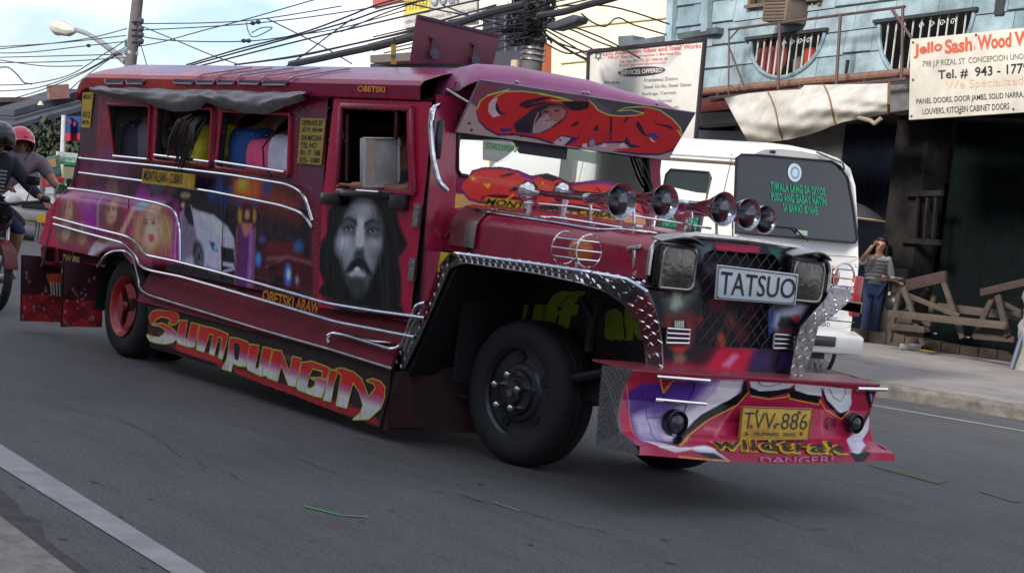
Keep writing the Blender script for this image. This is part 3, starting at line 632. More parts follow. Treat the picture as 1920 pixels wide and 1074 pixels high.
ck.poly([(330, 640), (415, 668), (418, 684), (330, 657)], (176, 36, 44), 2); ck.poly([(440, 690), (700, 775), (712, 798), (560, 748), (440, 700)], (160, 32, 40), 3)
ck.poly([(380, 625), (560, 672), (560, 680), (380, 634)], (104, 96, 112), 3, .5)
ck.keep([(276, 570), (745, 680), (712, 803), (640, 777), (560, 745), (480, 716), (400, 684), (330, 657), (278, 641)])
sk = ck.build('side_skirt', lambda u, v: Vector((-12.30 + 3.34 * u, YN - .03, .44 - .41 * v)), painted_matt, jeep, gain=1.5)
mm = MB(); mm.box((-10.6, YN + .0, .27), (3.1, .02, .26)); J('skirt_backing', mm, black)
# the big painted word on the skirt
SX = dict(v=YN - .045)
def skz(off): return lambda a, b: P(a, b, 1, YN - off)
lime = mc((168, 196, 60), .5); wred = None
def word_canvas():
    """letter shapes, red at the top fading through violet to white at the foot, outlined yellow-green"""
    to = lambda px, py: (lambda q_: ((q_.x + 12.30) / 3.34 * 1399, (.44 - q_.z) / .41 * 171))(P(px, py, 1, YN - .034))
    w = Canvas(1400, 172, (40, 22, 26), to); Z = lambda x, y: (270 + x * .2552, 560 + y * .2552)
    shapes = [
     [(48,175),(38,130),(60,95),(110,82),(160,92),(205,92),(248,112),(258,150),(235,185),(205,190),(180,178),(200,160),(175,140),(130,130),(90,150),(60,190)],
     [(60,190),(130,180),(190,205),(235,245),(240,290),(215,318),(160,330),(90,322),(40,305),(20,265),(60,280),(110,285),(145,262),(160,230),(120,200)],
     [(262,160),(318,162),(300,290),(318,300),(345,178),(402,190),(372,350),(330,352),(250,325),(240,300)],
     [(408,195),(470,210),(500,215),(560,235),(620,262),(575,440),(545,430),(575,290),(545,275),(515,415),(480,400),(510,262),(480,255),(440,390),(385,370)],
     [(632,285),(690,292),(760,318),(778,345),(745,495),(690,490),(655,470),(640,530),(575,510),(610,440)],
     [(782,335),(845,345),(815,510),(840,518),(875,355),(940,370),(905,560),(860,565),(765,520),(752,490)],
     [(950,375),(1010,385),(1068,540),(1090,425),(1155,440),(1112,640),(1060,630),(1008,480),(982,605),(905,575)],
     [(1160,470),(1230,460),(1335,498),(1360,510),(1340,600),(1305,590),(1310,530),(1240,510),(1215,560),(1195,650),(1220,665),(1255,640),(1262,600),(1225,580),(1350,585),(1305,722),(1250,710),(1130,665),(1122,640)],
     [(1372,520),(1425,535),(1400,600),(1372,752),(1318,740)],
     [(1410,515),(1455,510),(1540,540),(1600,590),(1650,720),(1700,660),(1690,620),(1635,600),(1680,588),(1740,610),(1770,650),(1765,730),(1740,800),(1650,880),(1535,885),(1590,840),(1610,780),(1580,680),(1535,610),(1490,800),(1412,780),(1440,620),(1450,560)]]
    holes = [[(660,320),(700,330),(708,360),(690,455),(665,440)], []]
    for s_ in shapes: w.poly([Z(*p) for p in s_], (150, 190, 60), 2.2); w.stroke([Z(*p) for p in s_], 5.5, (172, 190, 50), 1.5, closed=True)
    base = w.a.copy(); al = Canvas(1400, 172, (0, 0, 0), to)
    for s_ in shapes: al.poly([Z(*p) for p in s_], (255, 255, 255), 1.5)
    al.poly([Z(*p) for p in holes[0]], (0, 0, 0), 1.5)
    # gradient measured down the letters, which follow the falling line of the skirt
    yy, xx = np.mgrid[0:172, 0:1400].astype(np.float32); top = 12 + 14 * (xx / 1400); bot = 108 + 52 * (xx / 1400)
    t = np.clip((yy - top) / (bot - top), 0, 1)[..., None]
    c1, c2, c3 = lin((196, 34, 36)), lin((176, 96, 140)), lin((206, 200, 194))
    g = np.where(t < .38, c1, np.where(t < .5, c1 + (c2 - c1) * (t - .38) / .12, c2 + (c3 - c2) * np.clip((t - .5) / .14, 0, 1)))
    n = np.random.default_rng(5).normal(size=(1, 1400)); n = np.convolve(n[0], np.ones(7) / 7, 'same')[None, :, None]
    g = g * np.where(t > .5, 1 + .55 * n * np.clip((t - .5) * 3, 0, 1), 1 + .15 * n)
    w.a = (w.a * (1 - al.a) + g * al.a).astype(np.float32); w.a = np.clip(w.a, .004, 1)
    w.poly([Z(*p) for p in holes[0]], (30, 16, 20), 2)
    msk = Canvas(1400, 172, (0, 0, 0), to)
    for s_ in shapes: msk.poly([Z(*p) for p in s_], (255, 255, 255), 1); msk.stroke([Z(*p) for p in s_], 8, (255, 255, 255), 1, closed=True)
    w.mask = msk.a[..., 0] > .5
    return w
word_canvas().build('painted_lettering', lambda u, v: Vector((-12.30 + 3.34 * u, YN - .034, .44 - .41 * v)), painted_matt, jeep, gain=1.5)

# --- chrome rails along the side
def rail(pts, r=.011, y=YN - .05, name='side_rail', mat=chrome, rc=.06, posts=True):
    p = corner([S(a, b, y) if not hasattr(a, 'x') else a for a, b in pts], rc)
    o = J(name, MB().tube(p, r, 8), mat)
    return o
rail([(149, 297), (300, 312), (430, 328), (540, 346), (570, 362), (586, 414)], rc=.12)
rail([(149, 324), (300, 344), (400, 360), (530, 386), (568, 400), (586, 428)], rc=.12)
yq = YN - .085
rail([(128, 354), (160, 357), (225, 367), (300, 382), (326, 392), (337, 424), (338, 488)], y=yq, rc=.14)
rail([(101, 408), (160, 424), (238, 443), (258, 456), (272, 478), (330, 490), (400, 508), (500, 536), (614, 569), (700, 583), (797, 596)], y=yq, rc=.1)
rail([(101, 420), (160, 437), (232, 456), (252, 475), (262, 499), (280, 507), (340, 519), (400, 536), (520, 571), (631, 604), (700, 617), (778, 632)], y=yq, rc=.1)
rail([(183, 500), (196, 480), (212, 471), (235, 470), (250, 482), (258, 510), (262, 542), (282, 554), (500, 621), (620, 655), (736, 691)], y=YN - .06, rc=.1)
rail([(618, 643), (613, 631), (624, 624), (650, 629), (735, 655), (752, 650), (770, 600), (780, 572), (798, 568)], r=.012, y=YN - .06, rc=.05, name='step_rail')
rail([(640, 627), (700, 640), (735, 642)], r=.008, y=YN - .02, name='step_rail')
rail([(758, 657), (772, 612), (790, 582)], r=.012, y=YN - .05, name='step_rail')
m = MB()
for x, y, yy_ in ((160, 298, YN - .05), (300, 312, YN - .05), (430, 329, YN - .05), (300, 344, YN - .05), (470, 374, YN - .05), (330, 491, yq), (420, 541, yq), (540, 577, yq), (540, 548, yq), (700, 583, yq), (150, 422, yq), (240, 443, yq), (400, 590, YN - .06), (600, 650, YN - .06)):
    a = S(x, y, yy_); m.tube([a, a + Vector((0, .09, 0))], .007, 6)
stuff(J('rail_bracket', m, steel))

# --- roof
def roofsec(t):
    """half section from the near gutter to the far one, t 0..1"""
    prof = [(0, 1.955), (-.035, 1.965), (-.045, 2.045), (-.02, 2.075), (.10, 2.125), (.35, 2.20), (.65, 2.225), (.94, 2.235)]
    tt = t * 2 if t <= .5 else (1 - t) * 2
    k = tt * (len(prof) - 1); i = min(int(k), len(prof) - 2); f = k - i
    y = prof[i][0] * (1 - f) + prof[i + 1][0] * f; z = prof[i][1] * (1 - f) + prof[i + 1][1] * f
    return (YN + y if t <= .5 else YF - y), z
RX0, RX1 = -13.92, -8.98
rc_ = Canvas(640, 253, (128, 22, 58), None)
to_r = lambda x, t: ((x - RX0) / (RX1 - RX0) * 639, t * 252)
rc_.to = to_r
rc_.poly([(-13.95, .30), (-8.7, .36), (-8.7, .7), (-13.95, .7)], (108, 50, 120), 30, .8)
rc_.poly([(-13.95, 0), (-11.2, 0), (-10.4, .3), (-13.95, .28)], (150, 30, 44), 20, .8)
for x in (-13.4, -12.4, -12.1): rc_.blob(x, .12, .3, .10, (176, 62, 44), .9, .7)
for x, t in ((-12.9, .30), (-12.2, .32), (-11.5, .33), (-11.1, .34), (-12.6, .24)): rc_.poly([(x, t), (x + .35, t), (x + .3, t + .04), (x - .05, t + .04)], (84, 60, 140), 2, .9)
for x, t in ((-11.9, .30), (-11.3, .28), (-12.75, .22)): rc_.stroke([(x, t), (x + .3, t)], 2, (198, 170, 186), 1.5, .7)
rc_.streaks(.04, 3, 3)
def roof_pt(u, v):
    y, z = roofsec(v); x = RX0 + (RX1 - RX0) * u
    e = max(0, (0.05 - u) / .05); z -= .09 * e * e
    y = YC + (y - YC) * (1 - .03 * e * e)
    return Vector((x, y, z))
rc_.build('roof', roof_pt, painted_m, jeep, gain=1.5)
m = MB(); m.grid(lambda u, v: Vector((RX0 + .03 + (RX1 - RX0 - .03) * u, YN + .0 + (YF - YN) * v, 1.96 + .2 * math.sin(math.pi * v))), 4, 12); J('roof_lining', m, darkin)
m = MB(); m.grid(lambda u, v: Vector((RX0 + .005, YN - .02 + (YF - YN + .04) * v, 1.87 + u * (roofsec(v)[1] - 1.955 + .06))), 2, 20); J('roof_rear_panel', m, maroon, thick=.01)
slots = [((198, 153), (232, 154), (232, 158), (201, 158)), ((238, 154), (272, 154), (268, 158), (240, 158)), ((328, 152), (368, 153), (362, 158), (328, 157)),
         ((370, 154), (404, 155), (402, 158), (371, 158)), ((410, 154), (442, 155), (440, 158), (410, 158)), ((449, 154), (489, 155), (486, 159), (449, 158)), ((495, 155), (542, 155), (537, 160), (495, 160))]
for i, s_ in enumerate(slots):
    pts = [S(*p, y=YN - .048) for p in s_]; pts[0].z += .012; pts[1].z += .012
    sl = J('roof_slot', MB().prism(pts, (0, -.006, 0)), mc((84, 80, 96), .5), smooth=False)
    tr = [pts[0] + Vector((0, -.01, 0)), pts[3] + Vector((0, -.01, 0)), pts[2] + Vector((0, -.01, 0)), pts[1] + Vector((0, -.01, 0))]
    if i >= 2:
        x = pts[1].x
        for k, t in enumerate((.215, .26, .32)):
            y, z = roofsec(t); tr.append(Vector((x + .03 + k * .13, y - .005, z + .01)))
    J('slot_trim', MB().tube(tr, .006, 5), mc((176, 150, 160), .4), sl)

# --- rolled-up window curtain
def curtain(u, v):
    top = S(178 + u * 400, 170 + u * 12, YN - .05)
    xs = [0, .08, .2, .38, .5, .53, .68, .80, .92, 1.0]; dr = [.01, .03, .05, .12, .09, .05, .10, .11, .05, .0]
    d = np.interp(u, xs, dr)
    a = math.pi * v; bul = math.sin(a)
    w = .003 * math.sin(u * 47 + v * 9) + .004 * math.sin(u * 19 - v * 14 + 3 * math.sin(u * 11))
    return top + Vector((0, -.05 * bul - w, .03 - v * (d + .045) + w))
tarp_m = M('grey_tarpaulin', (0.30, 0.28, 0.28), .36, 0, nscale=10, namt=.5, bump=.2, bscale=22)
J('rolled_curtain', MB().grid(curtain, 120, 10), tarp_m, ang=80)

# --- stickers and plates on the side
m = MB(); pl_ = [(268, 316), (364, 327), (362, 354), (265, 343)]
mp_ = J('route_plate', MB().prism([S(*p, y=YN - .075) for p in pl_], (0, .012, 0)), yellow_pl, smooth=False)
letters('route_lettering', 'MONTALBAN - CUBAO', [(270, 319), (343, 327), (341, 346), (268, 338)], lambda a, b: P(a, b, 1, YN - .0775), ink, mp_, bold=.012)
st = J('yellow_sticker', MB().prism([S(*p, y=YN - .014) for p in ((155, 173), (175, 174), (168, 240), (152, 239))], (0, .004, 0)), yellow_st, smooth=False)
for s_, q_ in (('MONT', [(157, 177), (173, 178), (172, 187), (156, 186)]), ('012', [(156, 209), (170, 210), (168, 221), (154, 220)]), ('MTR', [(155, 225), (167, 226), (166, 234), (154, 233)])):
    letters('sticker_lettering', s_, q_, skz(.0165), ink, st, bold=.015)
st = J('operator_sticker', MB().prism([S(*p, y=YN - .014) for p in ((564, 221), (610, 223), (602, 310), (557, 306))], (0, .004, 0)), mc((188, 160, 66), .5, nscale=20), smooth=False)
ln = ['OPERATE BY', 'JOY 8548', 'ONE MACLUNA', 'TEL NO', '703 - 77 - 1088', '373 - 1088']
for i, s_ in enumerate(ln):
    y = 225 + i * 14; x0 = 567 - i * 1.1; x1 = 606 - i * 1.4 - (8 if len(s_) < 7 else 0)
    letters('sticker_lettering', s_, [(x0, y), (x1, y + 1), (x1 - .8, y + 11), (x0 - .8, y + 10)], skz(.0165), ink, st, bold=.01)
letters('roof_lettering', 'OBETSKI', [(671, 161), (722, 163), (722, 174), (670, 172)], skz(.05), mc((244, 160, 44), .5), jeep, bold=.03)
letters('body_lettering', 'OBETSKI', [(493, 542), (552, 557), (549, 580), (491, 564)], skz(.016), mc((244, 160, 44), .5), jeep, bold=.03)
letters('body_lettering', 'ARAW', [(556, 557), (600, 568), (597, 588), (553, 580)], skz(.016), mc((232, 146, 40), .5), jeep, bold=.035)
letters('plate_lettering', 'TVV 886', [(118, 476), (150, 481), (148, 497), (116, 491)], lambda a, b: P(a, b, 1, YN - .06), mc((176, 160, 90), .5), jeep, bold=.02)

# --- door with the airbrushed head of a bearded man
DX0, DX1, DZ0, DZ1 = -9.97, -8.85, .52, 1.955
dc = rect_canvas(200, DX0, DX1, DZ0, DZ1, YN, (132, 26, 50))
dc.poly([(600, 180), (640, 190), (612, 520), (590, 600)], (142, 32, 58), 10, .7)
Zf = lambda x, y: (590 + x * .2421, 360 + y * .2421)
F = lambda pts, c, soft=4, al=1: dc.poly([Zf(*p) for p in pts], c, soft, al)
hair = (13, 12, 18)
F([(300, 30), (420, 20), (560, 60), (640, 130), (680, 260), (740, 410), (670, 520), (690, 640), (690, 880), (740, 980), (700, 1090), (180, 1090), (200, 900), (40, 780), (90, 700), (20, 520), (20, 470), (110, 330), (120, 160), (200, 70)], hair, 6)
F([(350, 60), (430, 55), (500, 120), (545, 260), (545, 400), (520, 520), (470, 640), (420, 760), (330, 790), (270, 700), (225, 560), (200, 420), (215, 300), (255, 170)], (66, 76, 92), 12)
F([(380, 70), (440, 70), (480, 140), (470, 210), (400, 240), (350, 200), (270, 190), (310, 110)], (106, 116, 126), 20, .9)
F([(355, 200), (410, 220), (400, 420), (330, 440), (335, 330)], (126, 134, 142), 14, .9)
dc.blob(*Zf(245, 385), 12, 20, (134, 142, 150), .9, .95, 15); dc.blob(*Zf(485, 390), 11, 15, (122, 132, 128), .9, .85, -15); dc.blob(*Zf(300, 480), 9, 26, (112, 122, 132), .9, .8, 12); dc.blob(*Zf(430, 500), 8, 26, (116, 124, 132), .9, .8, -8)
dc.blob(*Zf(370, 330), 5, 28, (160, 166, 172), .9, .7); dc.blob(*Zf(400, 120), 14, 16, (120, 128, 138), .9, .8)
for x, y, s_ in ((285, 285, 1), (470, 300, -1)):
    F([(x - 55, y - 40), (x + 50, y - 35), (x + 45, y + 45), (x - 45, y + 40)], (40, 44, 58), 12, .85)
    F([(x - 30, y + 4), (x, y - 12), (x + 34, y + 6), (x + 4, y + 22)], (136, 140, 150), 3, .9); dc.blob(*Zf(x + 2, y + 2), 3.6, 4.2, (20, 20, 28), .4); dc.blob(*Zf(x + 10, y - 6), 1.2, 1.2, (200, 204, 210), .5)
    dc.stroke([Zf(x - 38, y + 4), Zf(x - 5, y - 16), Zf(x + 38, y + 2)], 2, (16, 16, 24), 2)
    F([(x - 50 * s_, y - 60), (x, y - 92), (x + 58 * s_, y - 62), (x + 66 * s_, y - 20), (x + 44 * s_, y - 44), (x, y - 66)], (18, 18, 28), 5, .95)
F([(345, 440), (395, 435), (400, 500), (320, 505)], (34, 38, 48), 8, .9)
F([(250, 625), (300, 540), (345, 505), (400, 510), (440, 580), (470, 650), (420, 640), (395, 600), (350, 585), (300, 620)], (20, 20, 28), 6, .95)
F([(285, 640), (320, 612), (350, 590), (380, 615), (412, 640), (400, 668), (330, 655), (300, 660)], (126, 132, 140), 5, .95); dc.blob(*Zf(348, 600), 4, 3.4, (176, 180, 184), .7)
F([(280, 670), (410, 680), (400, 800), (350, 830), (300, 790)], (34, 36, 46), 10, .9); dc.blob(*Zf(350, 740), 12, 16, (52, 58, 68), .9, .8)
for i in range(26):
    x = random.choice((random.uniform(60, 240), random.uniform(520, 680))); dc.stroke([Zf(x + 60 * (1 if x < 300 else -1), 140), Zf(x, 500), Zf(x + random.uniform(-40, 40), 900)], .8, (56, 62, 78), 1.6, .45)
F([(310, 905), (420, 900), (440, 1090), (300, 1090)], (62, 68, 80), 10, .8); F([(200, 870), (300, 900), (280, 1000), (190, 960)], (40, 30, 44), 10, .7)
dc.cut([(645, 206), (766, 210), (771, 358), (636, 355)])
dc.keep([(617, 184), (816, 190), (786, 598), (600, 577)])
mk_ = dc.a[..., 2] > dc.a[..., 0] * .75; gm = dc.a.mean(2, keepdims=True) * np.array([.96, 1.0, 1.06]); dc.a = np.where(mk_[..., None], gm * .85 + dc.a * .15, dc.a).astype(np.float32)
door = dc.build('door', lambda u, v: Vector((DX0 + (DX1 - DX0) * u, YN - .018, DZ1 - (DZ1 - DZ0) * v)), painted_m, jeep, gain=2.5, con=.4)
door['label'] = 'front door painted with the grey head of a long-haired bearded man'
fr = [S(*p, y=YN - .03) for p in ((640, 198), (772, 204), (777, 362), (631, 358))]
m = MB()
for i in range(4): m.bar(fr[i], fr[(i + 1) % 4], .03, .022, (0, 1, 0))
J('door_frame', m, maroon, door, bevel=.004)
m = MB(); m.tube([S(652, 215, YN - .01), S(650, 340, YN - .01)], .012, 6); m.tube([S(745, 205, YN - .02), S(742, 262, YN - .02)], .014, 6); J('door_pull', m, mc((70, 20, 34), .4), door)
m = MB(); m.bar(S(606, 372, YN - .04), S(640, 374, YN - .04), .05, .07); m.bar(S(640, 362, YN - .05), S(735, 368, YN - .05), .03, .04); J('door_latch', m, blackgl, door, bevel=.008)
m = MB(); m.bar(S(735, 378, YN - .04), S(762, 381, YN - .04), .05, .085); J('door_latch', m, mc((60, 52, 58), .4, .4), door, bevel=.01)
m = MB(); m.tube([S(668, 357, YN - .045), S(735, 362, YN - .045)], .006, 6); J('door_sill_bar', m, chrome, door)
for px, py in ((782, 404), (774, 505)):
    m = MB(); a = S(px, py, YN - .03); m.box(a, (.06, .02, .13))
    for dz in (-.04, 0, .04): m.ball(a + Vector((.015, -.012, dz)), .006, 6, 4)
    J('hinge', m, steel)
J('door_shut_line', MB().tube([S(817, 190, YN - .022), S(799, 400, YN - .022), S(786, 585, YN - .022)], .004, 5), black)
# cowl side
XB = -8.88
m = MB(); cl_ = [(818, 178), (812, 260), (804, 330), (799, 402), (794, 478)]; cr2 = [(870, 182), (862, 260), (856, 330), (852, 402), (850, 478)]
m.grid(lambda u, v: S(*(np.array(cl_[int(round(v * 4))])), y=YN - .014).lerp(P(*cr2[int(round(v * 4))], 0, XB + .004), u), 3, 4)
m.prism([S(*p, y=YN - .014) for p in ((795, 470), (850, 474), (826, 486), (800, 565), (790, 600), (784, 590))], (0, .03, 0)); J('cowl_side', m, maroon, thick=.0)
m = MB(); m.prism([S(*p, y=YN - .03) for p in ((826, 472), (842, 474), (822, 498), (820, 510))], (0, .015, 0)); J('yellow_tag', m, yellow_st, smooth=False)
J('grab_handle', MB().tube(corner([S(822, 198, YN - .01), S(811, 204, YN - .07), S(807, 235, YN - .07), S(812, 300, YN - .07), S(822, 340, YN - .07), S(838, 358, YN - .01)], .05), .016, 10), chrome)
J('vent_scoop', MB().box(S(822, 262, YN - .02), (.04, .04, .22)), blackgl, bevel=.01)

# --- mirror
a, b_, c_, d_ = P(682, 259, 0, -9.3), P(746, 260, 0, -9.3), P(746, 351, 0, -9.3), P(682, 350, 0, -9.3)
o = J('wing_mirror', MB().prism([a, b_, c_, d_], (-.05, 0, 0)), M('mirror_shell', (.66, .64, .61), .3, .0, nscale=9, namt=.35), bevel=.012)
e = Vector((.008, 0, 0)); J('mirror_rim', MB().tube([a + e, b_ + e, c_ + e, d_ + e], .010, 6, closed=True), mc((226, 226, 230), .3, .3), o)
mid1, mid2 = P(704, 260, 0, -9.292), P(702, 350, 0, -9.292); J('mirror_fold', MB().prism([a + e * .4, mid1, mid2, d_ + e * .4], (.003, 0, 0)), mc((206, 186, 170), .35), o, smooth=False)
J('mirror_arm', MB().tube([P(730, 351, 0, -9.32), P(733, 366, 0, -9.32), S(745, 380, YN - .02)], .012, 6), black, o)
J('mirror_stay', MB().tube([P(744, 262, 0, -9.32), P(748, 200, 0, -9.3), S(752, 200, YN)], .009, 6), black, o)

rv = MB()
for k in range(40):
    for z in (1.895,): rv.ball((-13.7 + .122 * k, YN - .004, z), .006, 5, 3)
for k in range(26): rv.ball(side_pt(.05 + k * .035, .215, 0) + Vector((0, -.004, 0)), .006, 5, 3)
for k in range(14): rv.ball(S(556, 205 + k * 9.5, YN - .003), .005, 5, 3); rv.ball(S(596 - k * .4, 380 + k * 13, YN - .003), .005, 5, 3)
stuff(J('rivets', rv, steel))
for a, b in (((243, 345), (238, 440)), ((420, 345), (415, 525))): J('panel_seam', MB().tube([S(*a, y=YN - .002 - (.05 if a[0] < 300 else 0)), S(*b, y=YN - .002 - (.05 if a[0] < 300 else 0))], .0035, 4), mc((50, 22, 34), .6))
def poly_at(pts, t):
    d = [0]
    for a, b in zip(pts, pts[1:]): d.append(d[-1] + (b - a).length)
    s_ = t * d[-1]
    for i in range(len(pts) - 1):
        if s_ <= d[i + 1] + 1e-9: return pts[i].lerp(pts[i + 1], (s_ - d[i]) / max(1e-9, d[i + 1] - d[i]))
    return pts[-1].copy()
# ------------------------------------------------------------------ jeepney: windscreen wall, visor, name board
def xcanvas(ppm, X, y0, y1, z0, z1, base):
    w = int((y1 - y0) * ppm); h = int((z1 - z0) * ppm)
    def to(px, py): q = P(px, py, 0, X); return ((q.y - y0) / (y1 - y0) * (w - 1), (z1 - q.z) / (z1 - z0) * (h - 1))
    return Canvas(w, h, base, to)
Q = lambda x, y: (840 + x * .21875, 240 + y * .21875)
wc = xcanvas(240, XB, 6.0, 7.61, 1.12, 2.09, (122, 32, 58))
wc.poly([(866, 190), (900, 200), (900, 250), (858, 260)], (104, 34, 56), 10, .8)
wc.poly([Q(*p) for p in [(30, 560), (150, 570), (300, 640), (700, 690), (1300, 700), (1800, 740), (1800, 900), (-60, 900), (-30, 760), (20, 700)]], (186, 132, 96), 2)
wc.poly([Q(*p) for p in [(30, 580), (110, 580), (60, 640), (30, 620)]], (206, 150, 40), 1.5); wc.poly([Q(*p) for p in [(90, 640), (130, 590), (210, 625), (330, 665), (420, 690), (700, 700), (700, 660), (620, 650), (320, 610), (200, 600)]], (214, 140, 30), 1.5)
wc.poly([Q(*p) for p in [(60, 670), (200, 680), (330, 690), (120, 740)]], (196, 168, 60), 4)
red = [(105, 520), (120, 460), (170, 415), (230, 365), (330, 345), (470, 345), (600, 370), (690, 420), (720, 440), (790, 400), (900, 410), (1000, 460), (1060, 490), (1180, 470), (1350, 470), (1480, 500), (1600, 570), (1740, 640), (1800, 740), (1700, 760), (1600, 700), (1300, 690), (1000, 690), (700, 680), (640, 640), (400, 640), (280, 640), (180, 610)]
wc.poly([Q(*p) for p in red], (206, 52, 44), 1.5); wc.stroke([Q(*p) for p in red], 3.4, (96, 40, 92), 1.5, closed=True)
for s_ in ([(440, 410), (520, 385), (590, 385), (540, 410), (450, 425)], [(240, 440), (300, 435), (420, 465), (300, 460)], [(520, 550), (560, 505), (640, 460), (680, 440), (590, 540)], [(270, 640), (290, 590), (360, 570), (470, 570), (640, 600), (640, 620), (320, 590)], [(760, 405), (900, 405), (960, 440), (900, 460), (820, 440)], [(1260, 510), (1290, 520), (1330, 560), (1310, 560)]):
    wc.poly([Q(*p) for p in s_], (58, 28, 44), 2)
wc.poly([Q(*p) for p in [(1100, 455), (1300, 445), (1450, 460), (1400, 480), (1150, 480)]], (104, 44, 120), 3); wc.poly([Q(*p) for p in [(560, 350), (700, 420), (740, 450), (650, 430)]], (104, 44, 120), 4)
for s_ in ([(165, 415), (700, 480), (1050, 530), (1300, 570)], [(200, 440), (700, 510), (1000, 545)]): wc.stroke([Q(*p) for p in s_], 3, (236, 96, 76), 4, .55)
for s_ in ([(300, 480), (370, 478), (345, 520)], [(200, 425), (230, 420), (230, 445), (205, 445)], [(800, 465), (820, 462), (815, 490)]): wc.poly([Q(*p) for p in s_], (220, 150, 40), 1.5)
wc.stroke([Q(500, 615), Q(560, 575)], 2.4, (214, 140, 30), 1.5)
wc.poly([Q(*p) for p in [(330, 595), (690, 640), (690, 680), (320, 660)]], (216, 140, 30), 1.5); wc.poly([Q(*p) for p in [(1080, 690), (1420, 710), (1500, 720), (1480, 790), (1100, 740)]], (216, 140, 30), 1.5)
wc.poly([Q(*p) for p in [(880, 640), (1000, 640), (1240, 670), (1320, 700), (1100, 720), (840, 680)]], (20, 14, 20), 3)
GL = [(858, 215), (858, 318), (864, 328), (877, 331), (884, 319), (905, 313), (938, 312), (971, 318), (997, 329), (1006, 327), (1026, 324), (1050, 332), (1070, 343), (1085, 341), (1113, 337), (1146, 340), (1168, 345), (1194, 360), (1214, 369), (1220, 364), (1218, 327), (1212, 270)]
wc.cut(GL)
ws = wc.build('windscreen_wall', lambda u, v: Vector((XB, 6.0 + 1.61 * u, 2.09 - .97 * v)), painted_m, jeep, gain=1.6, con=.25)
XF = XB + .006
J('windscreen_gasket', MB().tube([P(*p, 0, XF) for p in GL[:4]], .012, 6), black)
J('windscreen_gasket', MB().tube([P(*p, 0, XF) for p in GL[-4:]], .012, 6), black)
m = MB(); m.prism([P(*p, 0, XB - .02) for p in ((850, 205), (850, 345), (1240, 385), (1235, 265))], (.004, 0, 0)); J('windscreen', m, glass('windscreen_glass', tint=(.95, .97, .97), see=1.0), smooth=False)
letters('front_route_lettering', 'MONTALBAN - CUBAO', [Q(330, 600), Q(1500, 735), Q(1490, 785), Q(318, 655)], lambda a, b: P(a, b, 0, XF), ink, jeep, bold=.018, shear=.2)
m = MB(); m.prism([P(*p, 0, XB - .012) for p in ((855, 232), (1065, 272), (1062, 300), (975, 288), (962, 262), (857, 262))], (-.003, 0, 0)); m.prism([P(*p, 0, XB - .07) for p in ((985, 262), (1125, 288), (1122, 308), (980, 282))], (-.03, 0, 0)); J('sun_strip', m, mc((34, 34, 44), .5), smooth=False)
letters('strip_lettering', 'STALUFIAR', [(912, 267), (974, 275), (974, 287), (911, 280)], lambda a, b: P(a, b, 0, XB - .009), mc((70, 200, 60), .5), jeep, bold=.03)
m = MB(); m.box((-9.08, YC, 1.3), (.32, 1.55, .22)); J('dashboard', m, darkin, bevel=.03)
st_ = MB(); st_.tube([Vector((-9.36, 7.3 + .19 * math.cos(a), 1.42 + .17 * math.sin(a))) + Vector((.07 * math.sin(a), 0, 0)) for a in [2 * math.pi * i / 24 for i in range(24)]], .013, 6, closed=True); st_.bar((-9.36, 7.12, 1.42), (-9.36, 7.48, 1.42), .03, .02); st_.tube([(-9.36, 7.3, 1.42), (-9.05, 7.3, 1.2)], .02, 6); J('steering_wheel', st_, black)
m = MB()
for k in range(2): m.tube([P(1195 + 6 * k, 296, 0, XF + .01), P(1208 + 8 * k, 330, 0, XF + .015), P(1218 + 6 * k, 352, 0, XF + .01)], .006, 6)
J('windscreen_wiper', m, black)
m = MB()
for yy in (6.06, 7.60): m.box((-8.92, yy, 1.65), (.05, .06, .66))
m.box((-8.92, YC, 2.0), (.05, 1.6, .1)); J('windscreen_pillar', m, maroon, bevel=.008)
m = MB(); m.box((-8.86, YC, .88), (.03, 1.84, .5)); J('firewall', m, darkin)

RG = [P(x, y, 0, X) for x, y, X in ((835, 190, -8.93), (852, 158, -8.90), (868, 131, -8.87), (892, 119, -8.85), (960, 123, -8.84), (1100, 149, -8.84), (1190, 176, -8.84), (1240, 193, -8.84), (1262, 207, -8.86))]
LP = [P(x, y, 0, X) for x, y, X in ((847, 190, -8.90), (860, 171, -8.79), (877, 159, -8.72), (897, 152, -8.70), (960, 160, -8.70), (1100, 181, -8.70), (1200, 197, -8.70), (1250, 205, -8.71), (1266, 211, -8.78))]
BK = [Vector((-9.12, q.y + (YC - q.y) * .02, q.z - .03)) for q in RG]
def visor(u, v):
    a, b, c_ = poly_at(RG, v), poly_at(LP, v), poly_at(BK, v); f = (b + a) / 2 + Vector((.045, 0, .022))
    if u < .3: return c_.lerp(a, u / .3)
    t = (u - .3) / .7; return a * (1 - t) ** 2 + f * 2 * t * (1 - t) + b * t * t
visor_m = M('visor_paint', (.36, .085, .22), .42, 0, nscale=6, namt=.25, coat=.25)
vz = J('visor', MB().grid(visor, 18, 60), visor_m, ang=70)
J('visor_underside', MB().grid(lambda u, v: poly_at(LP, v).lerp(Vector((-8.93, poly_at(LP, v).y, min(poly_at(LP, v).z - .02, 2.04))), u), 3, 40), maroon_dk, vz)
